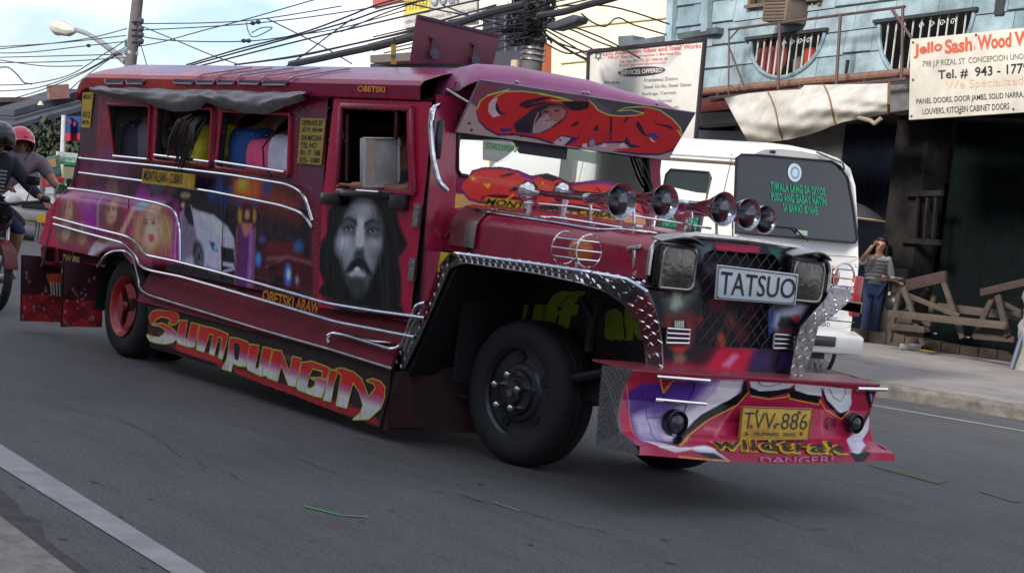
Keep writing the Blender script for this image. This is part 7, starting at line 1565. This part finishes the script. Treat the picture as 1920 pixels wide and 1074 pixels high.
# ------------------------------------------------------------------ the woman and the umbrella
f0 = P(1627, 640, 2, .15); fx, fy = Vector((.62, -.78, 0)).normalized(), Vector((.78, .62, 0)).normalized()   # facing, and her left
def wm(f, l, z): return f0 + fx * f + fy * l + Vector((0, 0, z))
j = dict(pelvis=wm(0, 0, .84), chest=wm(.0, 0, 1.12), neck=wm(0, .0, 1.29), head=wm(.03, .02, 1.42), sho_l=wm(0, .15, 1.2), elb_l=wm(.04, .24, .96), wri_l=wm(.22, .34, .93), sho_r=wm(0, -.15, 1.2), elb_r=wm(.10, -.25, 1.14), wri_r=wm(.14, -.11, 1.37),
         hip_l=wm(0, .085, .80), kne_l=wm(.02, .08, .45), ank_l=wm(0, .07, .07), hip_r=wm(0, -.085, .80), kne_r=wm(.03, -.06, .45), ank_r=wm(.03, -.06, .07))
wom = person('woman in a striped top and jeans shading her eyes with one hand', j, dict(shirt=cl((196, 192, 186)), legs=cl((34, 52, 88)), sleeve=1.15, leglen=.93), 'long', fdir=tuple(fx))
m = MB()
for k in range(7):
    z = .86 + .055 * k; r = .168 + (.016 if k > 3 else 0); m.tube([wm(0, 0, z) + fx * (r * .84 * math.cos(a)) + fy * (r * 1.0 * math.sin(a)) for a in np.linspace(0, 2 * math.pi, 25)[:-1]], .011, 5, closed=True)
J2('shirt_stripes', m, cl((128, 126, 126)), wom)
bagt = thing('handbag', 'black handbag hanging from the arm of the woman', 'handbag', tuple(wm(.1, .3, .5)))
J2('bag', MB().ball(wm(.1, .32, .62), .15, 14, 10, (1, .9, 1.0)), M('bag_black', (.015, .015, .017), .4), bagt); J2('strap', MB().tube([wm(.1, .22, .7), wm(.06, .2, 1.0), wm(.1, .28, .98), wm(.1, .38, .7)], .012, 6), black, bagt); J2('tag', MB().box(wm(.2, .24, .74), (.03, .02, .05)), mc((190, 180, 150), .5), bagt)
uc = P(1594, 377, 1, 19.2); um = thing('umbrella', 'open black umbrella showing behind the white van', 'umbrella', (uc.x, uc.y, .15))
def umb(u, v):
    a = 2 * math.pi * u; r = .52 * v; sc = 1 - .06 * abs(math.sin(4 * a)) * v
    return uc + Vector((r * sc * math.cos(a), r * sc * math.sin(a), -.20 * v * v - .03 * v))
J2('canopy', MB().grid(umb, 48, 8), M('umbrella_cloth', (.035, .033, .037), .6), um, ang=60); J2('canopy_hem', MB().tube([umb(u, 1) for u in np.linspace(0, 1, 49)[:-1]], .007, 4, closed=True), mc((206, 176, 130), .6), um)
J2('shaft', MB().tube([uc + Vector((0, 0, .05)), uc + Vector((0, 0, -.78))], .009, 6), steel, um)
for k in range(8): J2('rib', MB().tube([uc + Vector((0, 0, -.02)), umb(k / 8 + .0625, .96) + Vector((0, 0, -.01))], .004, 4), steel, um)
b0 = Vector((uc.x, uc.y, .15)); wv = lambda x, y, z: b0 + Vector((x, y, z))
j = dict(pelvis=wv(-.1, .05, .85), chest=wv(-.1, .05, 1.13), neck=wv(-.1, .05, 1.3), head=wv(-.1, .05, 1.43), sho_l=wv(-.1, .2, 1.2), elb_l=wv(-.05, .24, .98), wri_l=wv(.05, .2, .85), sho_r=wv(-.1, -.1, 1.2), elb_r=wv(-.0, -.14, 1.0), wri_r=wv(-.01, -.02, 1.05), hip_l=wv(-.1, .14, .8), kne_l=wv(-.1, .14, .45), ank_l=wv(-.1, .14, .08), hip_r=wv(-.1, -.04, .8), kne_r=wv(-.1, -.04, .45), ank_r=wv(-.1, -.04, .08))
person('person in dark clothes under the black umbrella, mostly hidden by the van', j, dict(shirt=cl((40, 40, 46)), legs=cl((30, 32, 44)), sleeve=.8), 'short', fdir=(.6, -.8, 0))
# ================================================================== BACKGROUND BUILDINGS
def wall_slab(t, name, pts, y, d, mat): return J2(name, MB().prism([P(*p, 1, y) for p in pts], (0, d, 0)), mat, t, smooth=False)
wb = thing('white_building', 'white building with a red-brown corner and a yellow and grey banner, behind the power pole', 'building', tuple(P(800, 330, 1, 30)))
whm = M('white_wall', (.74, .73, .70), .8, nscale=1.0, namt=.12)
wall_slab(wb, 'wall', [(697, -60), (925, -90), (925, 420), (694, 420)], 30, 6, whm); wall_slab(wb, 'cornice', [(697, -80), (758, -80), (757, -2), (699, 15)], 29.9, .1, mc((176, 84, 76), .7)); wall_slab(wb, 'ledge', [(694, 104), (800, 96), (900, 84), (900, 100), (800, 112), (694, 118)], 29.4, .6, mc((96, 84, 80), .8)); wall_slab(wb, 'window_band', [(694, 120), (925, 104), (925, 180), (694, 180)], 29.9, .1, mc((40, 36, 44), .4))
bn = J2('banner', MB().prism([P(*p, 1, 29.85) for p in ((758, -50), (892, -60), (892, 40), (756, 53))], (0, .05, 0)), mc((186, 182, 172), .6), wb, smooth=False)
J2('banner_panel', MB().prism([P(*p, 1, 29.82) for p in ((760, -50), (806, -55), (805, 22), (758, 31))], (0, .02, 0)), mc((206, 190, 84), .6), bn, smooth=False)
fb_ = lambda a, b: P(a, b, 1, 29.8)
letters('banner_lettering', 'HYPED', [(762, -20), (802, -24), (801, 14), (760, 20)], fb_, mc((168, 152, 60), .6), bn, bold=.03); letters('banner_lettering', 'Sour', [(808, -26), (866, -32), (866, 4), (808, 12)], fb_, mc((120, 126, 142), .6), bn, bold=.01); letters('banner_lettering', 'affordable  located  by  Ayala and', [(760, 38), (888, 14), (888, 20), (760, 45)], fb_, mc((96, 104, 128), .6), bn, bold=.01)
cb = thing('cream_building', 'tall pale cream building behind the cables and the services sign', 'building', tuple(P(1150, 330, 1, 27)))
crm = M('cream_wall', (.78, .70, .50), .8, nscale=.8, namt=.1)
wall_slab(cb, 'wall', [(905, -120), (1275, -160), (1275, 420), (905, 420)], 27, 5, crm); wall_slab(cb, 'pilaster', [(1013, 84), (1022, 83), (1020, 260), (1010, 260)], 26.8, .2, mc((160, 84, 58), .7))
for y0 in (-20, 45, 110): wall_slab(cb, 'ledge_line', [(1050, y0 + 8), (1262, y0 - 14), (1262, y0 - 12), (1050, y0 + 10)], 26.95, .06, mc((196, 184, 140), .8))
wall_slab(cb, 'window', [(905, 20), (985, 12), (985, 120), (905, 120)], 26.9, .1, mc((44, 42, 50), .3)); wall_slab(cb, 'lower_wall', [(905, 100), (1010, 92), (1010, 300), (905, 300)], 26.7, .2, mc((60, 56, 68), .7))
for px in (925, 945, 965): wall_slab(cb, 'window_mullion', [(px, 16), (px + 3, 16), (px + 3, 120), (px, 120)], 26.85, .06, mc((90, 92, 104), .6))

# ================================================================== POLES
polm = M('pole_concrete', (.13, .12, .118), .85, nscale=6, namt=.4, bump=.2)
pb = P(1000, 100, 1, 16.0); pm_ = thing('utility_pole', 'concrete power pole buried in a tangle of black cables, behind the jeepney roof', 'utility pole', (pb.x, pb.y, .15))
J2('pole', MB().tube([(pb.x, pb.y, .15), (pb.x, pb.y, 8)], [.17, .13], 14), polm, pm_)
m = MB(); rt = random.Random(21)
for k in range(170):
    a0 = rt.uniform(0, 6.28); z = rt.choice((rt.uniform(3.9, 4.6), rt.uniform(4.3, 5.2))); r = rt.uniform(.14, .42); ln = rt.uniform(1.5, 5.5)
    tx = rt.uniform(-.5, .5)
    pts = [Vector((pb.x + r * math.cos(a0 + ln * t) * 1.3, pb.y - .12 + r * .5 * math.sin(a0 + ln * t), z + tx * (t - .5) * .5 + .09 * math.sin(t * 7 + a0))) for t in np.linspace(0, 1, 9)]
    m.tube(pts, rt.choice((.008, .010, .014)), 4, caps=False)
stuff(J2('cable_tangle', m, black, pm_))
m = MB()
for k in range(26):
    c = Vector((pb.x + rt.uniform(-.42, .42), pb.y - .2 + rt.uniform(-.1, .1), rt.uniform(4.0, 5.0))); m.box(c, (rt.uniform(.05, .2), .08, rt.uniform(.06, .16)), Matrix.Rotation(rt.uniform(-1, 1), 3, 'Y'))
stuff(J2('splice_boxes', m, M('cable_black', (.02, .02, .024), .6), pm_))
for k, z in enumerate((3.62, 3.70, 3.78, 3.9)): J2('pole_band', MB().lathe([(0, .18), (.03, .18)], (pb.x, pb.y, z), (0, 0, 1), 16), steel, pm_)
J2('meter_tag', MB().box(P(965, 122, 1, 15.8), (.14, .04, .14)), mc((190, 176, 140), .6), pm_)
c = P(1052, 42, 1, 15.7); m = MB(); m.prism([P(*p, 1, 15.75) for p in ((1024, 44), (1072, 27), (1083, 31), (1079, 42), (1036, 56), (1022, 54))], (0, .22, 0)); J2('lamp_box', m, mc((64, 64, 70), .6), pm_, bevel=.03)
lb = P(246, 110, 1, 16.0); lp_ = thing('utility_pole', 'slim round power pole with insulator brackets, left of the jeepney roof', 'utility pole', (lb.x, lb.y, 0))
lt = P(253, 0, 1, 16.0)
J2('pole', MB().tube([(lb.x, lb.y, 0), (lb.x, lb.y, 9)], [.13, .10], 14), polm, lp_)
for py in (82, 88, 102): J2('pole_band', MB().lathe([(0, .14), (.06, .14)], P(246, py, 1, 16.0), (0, 0, 1), 14), steel, lp_)
for py in (42, 57, 68, 80):
    a = P(249, py, 1, 15.9); b = P(264, py - 2, 1, 15.9); o = J2('insulator_bracket', MB().tube([a, b], .03, 6), black, lp_); J2('insulator', MB().ball(b, .07, 8, 6), mc((60, 60, 74), .4), o)
J2('rack', MB().tube([P(264, 40, 1, 15.9), P(261, 86, 1, 15.9)], .03, 6), black, lp_)
sl_ = thing('street_lamp', 'grey street lamp head on a long bent arm fixed to the slim pole', 'street lamp', tuple(P(236, 116, 1, 16.0)))
J2('arm', MB().tube([P(*p, 1, 16.0) for p in ((236, 117), (216, 100), (190, 80), (165, 64), (141, 56))], [.07, .065, .06, .05, .05], 8), mc((150, 150, 156), .5, .3), sl_)
hd_ = J2('lamp_head', MB().tube([P(*p, 1, 16.0) for p in ((142, 58), (130, 58), (115, 53), (103, 51), (96, 53))], [.05, .13, .17, .13, .04], 10), mc((196, 192, 180), .5), sl_)
J2('lamp_bowl', MB().ball(P(110, 58, 1, 16.0), .14, 12, 8, (1.3, 1, .8)), M('bowl_glass', (.22, .24, .30), .15), hd_)

# ================================================================== CABLES
ORD = 'topmost second third fourth fifth sixth seventh eighth ninth tenth eleventh twelfth thirteenth fourteenth fifteenth sixteenth seventeenth eighteenth nineteenth twentieth twenty-first twenty-second'.split()
def rank_labels(group, text):
    os_ = sorted([o for o in col.objects if o.get('group') == group], key=lambda o: -sum(v.co.z for v in o.data.vertices) / len(o.data.vertices))
    for i, o in enumerate(os_): o['label'] = (ORD[i] if i < len(os_) - 1 else 'lowest') + ' ' + text
cabm = M('cable_rubber', (.02, .02, .025), .6)
def cable(pts, y0, y1, r, label, group, sag=0):
    n = len(pts); out = []
    for i, p in enumerate(pts):
        y = y0 + (y1 - y0) * i / max(1, n - 1); out.append(P(p[0], p[1], 1, y))
    out = smoothpath(out, 5)
    if sag:
        for i, p in enumerate(out): p.z -= sag * 4 * (i / (len(out) - 1)) * (1 - i / (len(out) - 1))
    o = MB().tube(out, r, 5).build('overhead_cable', cabm); return tag(o, label, 'cable', group)
GL_ = 'cables running left from the slim pole'; ll = 'thin sagging cable running left from the slim pole'
for pts in ([(238, 54), (150, 75), (0, 92)], [(236, 67), (120, 80), (0, 88)], [(236, 78), (165, 86), (60, 98), (0, 100)], [(238, 102), (120, 105), (0, 108)], [(240, 108), (110, 116), (0, 118)], [(155, 124), (80, 124), (0, 113)], [(236, 76), (190, 105), (130, 141), (60, 157), (0, 160)], [(236, 88), (180, 122), (140, 141), (70, 165), (0, 171)], [(236, 92), (150, 140), (75, 170), (20, 186)], [(236, 96), (200, 115), (150, 152), (130, 170)]):
    cable(pts, 16, 15, .011, ll, GL_)
o = cable([(0, 127), (16, 127), (32, 140), (45, 155), (60, 158)], 15.5, 15.5, .016, 'slack curling cable in the sky above the left rooftops', 'x'); del o['group']
gr = 'cables running right from the slim pole'; lr = 'thin cable running right from the slim pole over the jeepney roof'
for pts in ([(264, 45), (400, 43), (500, 35), (640, 12)], [(264, 57), (400, 50), (520, 40), (640, 24), (760, 4)], [(270, 70), (330, 77), (460, 78), (560, 66), (640, 53), (760, 20)], [(262, 48), (330, 76), (400, 105), (450, 122)], [(255, 88), (300, 80), (380, 58), (450, 40), (590, 0)], [(265, 88), (275, 122)]):
    cable(pts, 16, 16, .011, lr, gr)
for pts, lab in (([(462, 42), (465, 58), (475, 70), (500, 60), (510, 52), (490, 53), (472, 62)], 'looping slack cable between two lines above the jeepney roof'),): o = cable(pts, 16, 16, .010, lab, 'x'); del o['group']
for (x, y), w_ in zip(((474, 44), (484, 42), (457, 77), (466, 77), (166, 86)), ('left clamp of the upper pair on the thin cables', 'right clamp of the upper pair on the thin cables', 'left clamp of the lower pair on the thin cables', 'right clamp of the lower pair on the thin cables', 'lone clamp on the cable below the street lamp')):
    o = MB().ball(P(x, y, 1, 16.0), .05, 8, 6, (1.2, 1, .8)).build('cable_clamp', cabm); tag(o, w_, 'clamp', 'clamps on the thin cables')
gb = 'cables of the bundle sweeping up to the tangled pole'; lb_ = 'black cable of the bundle sweeping up from the left to the tangled pole'
for i, pts in enumerate(([(350, 122), (450, 92), (560, 64), (640, 36), (700, 12), (740, 0)], [(355, 124), (455, 96), (565, 66), (650, 42), (720, 18), (800, 0)], [(360, 128), (470, 100), (600, 68), (720, 40), (800, 22), (900, 0)], [(440, 122), (540, 108), (640, 88), (760, 60), (860, 30), (930, 10)], [(450, 121), (560, 106), (660, 84), (780, 58), (900, 36), (985, 20)],
                           [(480, 160), (560, 110), (610, 72), (660, 36)], [(500, 35), (600, 85), (660, 120)], [(700, 96), (800, 70), (900, 50), (990, 30)], [(690, 84), (790, 58), (880, 36), (990, 10)], [(700, 70), (800, 46), (890, 22), (980, 4)], [(740, 90), (850, 66), (930, 56), (990, 52)], [(780, 86), (880, 70), (940, 66), (990, 62)], [(800, 96), (890, 80), (950, 76), (992, 70)], [(640, 60), (720, 26), (790, 2)], [(720, 100), (800, 84), (900, 58), (990, 44)], [(860, 60), (920, 44), (990, 36)], [(840, 40), (920, 24), (990, 16)], [(850, 76), (930, 60), (990, 56)], [(830, 10), (910, 40), (985, 56)], [(770, 8), (880, 30), (985, 40)], [(900, 90), (950, 60), (985, 20)], [(905, 100), (960, 84), (990, 60)])):
    cable(pts, 15.4 + .02 * i, 15.7, .016 if i < 5 else .012, lb_, gb)
th = MB()
for k, (p, q) in enumerate((((555, 118), (640, 102)), ((640, 102), (780, 74)), ((780, 74), (900, 52)), ((900, 52), (990, 24)))): pass
o = MB().tube(smoothpath([P(*p, 1, 15.3) for p in ((545, 121), (600, 110), (640, 101), (700, 88), (780, 68), (850, 46), (920, 24), (985, 8))], 6), .06, 8).build('overhead_cable', cabm); tag(o, 'thick taped black trunk cable climbing from the jeepney roof to the tangled pole', 'cable')
o = MB().tube(smoothpath([P(*p, 1, 15.3) for p in ((1010, 30), (1060, 22), (1100, 10), (1160, -6), (1260, -40))], 6), .05, 8).build('overhead_cable', cabm); tag(o, 'thick black trunk cable leaving the tangled pole to the upper right', 'cable')
gd = 'cables spreading right from the tangled pole'; ld = 'black cable spreading right from the tangled pole across the cream wall'
for i, pts in enumerate(([(1020, 14), (1140, 12), (1255, 46)], [(1020, 50), (1080, 78), (1110, 92)], [(1022, 56), (1075, 88), (1104, 106)], [(1018, 62), (1070, 96), (1103, 112)], [(1020, 66), (1060, 92), (1104, 116)], [(1090, 26), (1110, 42), (1135, 50), (1158, 34), (1190, 48), (1250, 66)], [(1020, 44), (1070, 56), (1120, 78), (1170, 96)], [(1015, 20), (1100, 0), (1160, -14)], [(1010, 34), (1090, 16), (1180, -8)], [(1015, 70), (1055, 84), (1104, 100)], [(1010, 74), (1060, 100), (1100, 96)], [(1060, 46), (1130, 72), (1200, 110)], [(1020, 8), (1080, -4)])):
    cable(pts, 15.7, 18.0, .013, ld, gd)

rank_labels(GL_, 'of the thin sagging cables running left from the slim pole'); rank_labels(gr, 'of the thin cables running right from the slim pole'); rank_labels(gb, 'of the black cables sweeping up from the left to the tangled pole'); rank_labels(gd, 'of the black cables spreading right from the tangled pole over the cream wall')
# ================================================================== FAR LEFT: SHEDS, WALL, TREES, SIGNS
XF_ = -40
def F(px, py, X=XF_): return P(px, py, 0, X)
cw = thing('cream_wall', 'weathered cream gable wall at the far left behind the riders', 'wall', tuple(F(30, 300)))
J2('wall', MB().prism([F(*p) for p in ((-60, 188), (60, 186), (64, 300), (64, 420), (-60, 420))], (-3, 0, 0)), M('old_cream', (.34, .30, .26), .9, nscale=1, namt=.4), cw, smooth=False); J2('patch', MB().prism([F(*p, -39.9) for p in ((42, 236), (66, 224), (78, 245), (76, 330), (44, 300))], (-.2, 0, 0)), mc((168, 150, 122), .8), cw, smooth=False)
J2('coping', MB().bar(F(-40, 187, -39.9), F(60, 187, -39.9), .2, .1), mc((110, 84, 80), .8), cw)
shd = M('rusty_roof', (.065, .07, .09), .85, nscale=2, namt=.5, bump=.2)
sh = thing('market_shed', 'dark shed with overlapping sloping sheet roofs beyond the rear of the jeepney', 'shed', tuple(F(120, 420)))
for i, q in enumerate((((28, 206), (160, 168), (170, 180), (26, 218)), ((28, 222), (168, 184), (170, 196), (30, 234)), ((-20, 268), (100, 228), (172, 200), (172, 212), (96, 240), (-20, 280)), ((20, 236), (90, 216), (168, 196), (168, 204), (92, 226), (20, 246)))):
    J2('roof_sheet', MB().prism([F(*p, -38.6 + .25 * i) for p in q], (-1.6, 0, 0)), shd, sh, smooth=False)
J2('back_wall', MB().prism([F(*p, -40.5) for p in ((70, 220), (200, 190), (200, 430), (70, 430))], (-1, 0, 0)), M('shed_dark', (.03, .034, .045), .9), sh, smooth=False)
J2('ridge_tiles', MB().bar(F(90, 174, -38.5), F(128, 171, -38.5), .12, .3), mc((150, 110, 104), .8), sh)
J2('lamp', MB().tube([F(76, 190, -38), F(76, 197, -38)], [.02, .07], 6), mc((220, 214, 180), .5), sh)
leafm = [M('leaf_%d' % i, c, .7, nscale=5, namt=.4) for i, c in enumerate(((.03, .042, .02), (.045, .06, .03), (.02, .03, .02)))]
def bush(label, cx, cy, rx, rz, n, X=-37.5, seed=1):
    rr = random.Random(seed); c = F(cx, cy, X); t = thing('leafy_tree', label, 'tree', (c.x, c.y, 0), 'trees behind the riders')
    k = 3500.0 / 42
    J2('trunk', MB().tube([(c.x, c.y, 0), (c.x + .1, c.y, c.z * .6), (c.x, c.y + .1, c.z)], [.12, .08, .04], 7).tube([(c.x, c.y, c.z * .6), (c.x, c.y + rx / k * .5, c.z + .1)], [.06, .02], 5), mc((84, 66, 54), .9), t)
    for mi in range(3):
        m = MB()
        for _ in range(n):
            a = rr.gauss(0, .5), rr.gauss(0, .42), rr.gauss(0, .5); p = c + Vector((a[1] * rx / k, a[0] * rx / k, a[2] * rz / k)); d = Vector((rr.gauss(0, 1), rr.gauss(0, 1), rr.gauss(0, 1) - .3)).normalized(); e = d.orthogonal().normalized(); s_ = rr.uniform(.05, .11)
            m.add([p - d * s_, p + e * s_ * .45, p + d * s_ * 1.2, p - e * s_ * .45], [(0, 1, 2, 3)])
        stuff(J2('foliage', m, leafm[mi], t))
bush('low bushy tree behind the pink helmet', 90, 262, 30, 26, 420, seed=3); bush('dark tree crown in the shade under the shed roof', 125, 250, 26, 22, 380, seed=4, X=-38.5); bush('small tree near the blue and red banner', 120, 290, 20, 12, 240, seed=5, X=-37)
for i, (q, cc_, lab, txt) in enumerate((([(108, 284), (148, 288), (146, 312), (107, 307)], (206, 214, 206), 'white and green phone shop sign near the rear of the jeepney', ('Smart', (40, 130, 90), [(118, 291), (142, 294), (141, 302), (117, 300)])), ([(72, 302), (112, 290), (116, 330), (76, 338)], (96, 128, 108), 'green advertising board with an orange picture beside the pillion rider', ('', None, None)), ([(78, 334), (120, 330), (118, 348), (80, 352)], (176, 50, 60), 'red board with a white phone number', ('186-7700', (214, 190, 190), [(85, 338), (117, 335), (116, 344), (86, 348)])), ([(120, 312), (140, 314), (138, 336), (118, 334)], (160, 150, 120), 'small beige notice beside the phone shop sign', ('', None, None)))):
    t = thing('shop_sign', lab, 'sign', tuple(F(*q[3], -30))); b = J2('board', MB().prism([F(*p, -30 + i * .05) for p in q], (-.06, 0, 0)), mc(cc_, .6), t, smooth=False); J2('post', MB().tube([F(q[3][0] + 3, q[3][1], -30.1), Vector((-30.1, F(q[3][0] + 3, q[3][1], -30.1).y, 0))], .03, 6), steel, t)
    if i == 0: J2('green_band', MB().prism([F(*p, -29.97) for p in ((107, 301), (147, 306), (146, 312), (107, 307))], (-.02, 0, 0)), mc((50, 150, 96), .6), b, smooth=False)
    if i == 1: J2('picture', MB().prism([F(*p, -29.92) for p in ((80, 304), (104, 297), (106, 312), (82, 318))], (-.02, 0, 0)), mc((190, 150, 90), .6), b, smooth=False); J2('band', MB().prism([F(*p, -29.92) for p in ((80, 322), (112, 316), (113, 326), (82, 332))], (-.02, 0, 0)), mc((60, 110, 110), .6), b, smooth=False)
    if txt[0]: letters('sign_lettering', txt[0], txt[2], lambda a, b_: F(a, b_, -29.9), mc(txt[1], .6), b, bold=.03)
t = thing('banner', 'blue and red cloth banner hanging from a white pole above the street signs', 'banner', tuple(F(120, 270, -31)))
fl = MB().grid(lambda u, v: F(122 + 26 * u, 218 + 46 * v, -31) + Vector((.12 * math.sin(u * 8), 0, 0)), 12, 8)
bo = J2('cloth', fl, mc((40, 62, 120), .8), t); J2('red_band', MB().grid(lambda u, v: F(122 + 26 * u, 250 + 14 * v, -30.97) + Vector((.12 * math.sin(u * 8), 0, 0)), 12, 2), mc((170, 40, 54), .8), bo)
for x, y in ((132, 228), (140, 232)): J2('emblem', MB().prism([F(x + dx, y + dy, -30.84) for dx, dy in ((-2, -4), (2, -3), (2, 5), (-2, 4))], (-.01, 0, 0)), mc((176, 60, 76), .8), bo, smooth=False)
J2('pole', MB().tube([F(120, 216, -31), F(119, 240, -31), F(117, 300, -31), Vector((-31, F(117, 300, -31).y, 0))], .045, 8), mc((204, 200, 206), .5), t)
# white vehicle half hidden behind the riders
vt = thing('parked_car', 'white car with a yellow plate, glimpsed between the riders and the jeepney', 'car', (-30, P(95, 450, 0, -30).y, 0))
cc0 = P(82, 450, 0, -30); 
def cp(dx, dy, z): return Vector((-30 + dx, cc0.y + dy, z))
m = MB(); m.grid(lambda u, v: cp(-4 * u, -.8 + 1.6 * v, float(np.interp(u, [0, .02, .05, .28, .42, .75, .9, 1], [.55, .72, .80, .92, 1.38, 1.4, 1.0, .9])) + .04 * math.sin(math.pi * v)), 40, 8)
for s_ in (-.8, .8): m.grid(lambda u, v: cp(-4 * u, s_, .32 + (float(np.interp(u, [0, .02, .05, .28, .42, .75, .9, 1], [.55, .72, .80, .92, 1.38, 1.4, 1.0, .9])) - .32) * v), 40, 4)
m.grid(lambda u, v: cp(0, -.8 + 1.6 * u, .32 + .24 * v), 6, 2); m.grid(lambda u, v: cp(-4, -.8 + 1.6 * u, .32 + .58 * v), 6, 2); J2('body', m, mc((190, 188, 186), .3, coat=.5), vt)
J2('windscreen', MB().prism([cp(-1.12, -.66, .96), cp(-1.12, .66, .96), cp(-1.62, .58, 1.36), cp(-1.62, -.58, 1.36)], (.02, 0, .03)), M('car_glass', (.03, .035, .045), .08), vt, smooth=False)
J2('grille', MB().box(cp(.015, 0, .6), (.03, .9, .12)), black, vt, bevel=.01); J2('bumper', MB().box(cp(.04, 0, .42), (.12, 1.55, .16)), mc((150, 148, 146), .5), vt, bevel=.03)
J2('licence_plate', MB().box(cp(.11, 0, .40), (.01, .4, .14)), mc((200, 160, 40), .5), vt)
for s_ in (-.6, .6): J2('headlight', MB().ball(cp(.0, s_, .66), .12, 12, 8, (.5, 1.2, .8)), M('car_lamp', (.5, .5, .5), .1), vt)
for dx in (-.7, -3.2):
    for s_ in (-.72, .72): J2('wheel', MB().lathe([(-.08, .2), (-.08, .30), (.08, .30), (.08, .2), (.06, .1), (.06, .001)], cp(dx, s_, .30), (0, 1 if s_ > 0 else -1, 0), 24), rubber, vt)

# unseen row behind the camera, added to shade this street half and bounce skylight
nr = thing('shade_row', 'unseen three-storey row of shops added on the near side to shade the street', 'building', (-15, -9.5, 0))
nwm = M('near_wall', (.62, .58, .53), .85, nscale=.5, namt=.3)
J2('wall', MB().box((-15, -13, 5.8), (150, 7, 11.6)), nwm, nr, smooth=False); J2('cornice', MB().box((-15, -9.4, 11.7), (150.4, .5, .3)), mc((150, 140, 126), .8), nr, smooth=False)
dk_ = mc((52, 58, 66), .3)
w0 = MB().box((0, 0, 0), (1.6, .06, 1.5)).build('window', dk_, nr, smooth=False); w0.location = Vector((-80, -9.48, 5)) - Vector(nr['_w']); s0 = MB().box((0, 0, 0), (3.4, .06, 2.6)).build('shop_shutter', mc((96, 104, 110), .6), nr, smooth=False); s0.location = Vector((-80, -9.48, 1.4)) - Vector(nr['_w'])
for i in range(48):
    for z in (5.0, 8.6):
        if i or z > 6:
            w = w0.copy(); col.objects.link(w); w.location = Vector((-80 + 3 * i, -9.48, z)) - Vector(nr['_w'])
    if i and i % 2 == 0: w = s0.copy(); col.objects.link(w); w.location = Vector((-80 + 3 * i, -9.48, 1.4)) - Vector(nr['_w'])
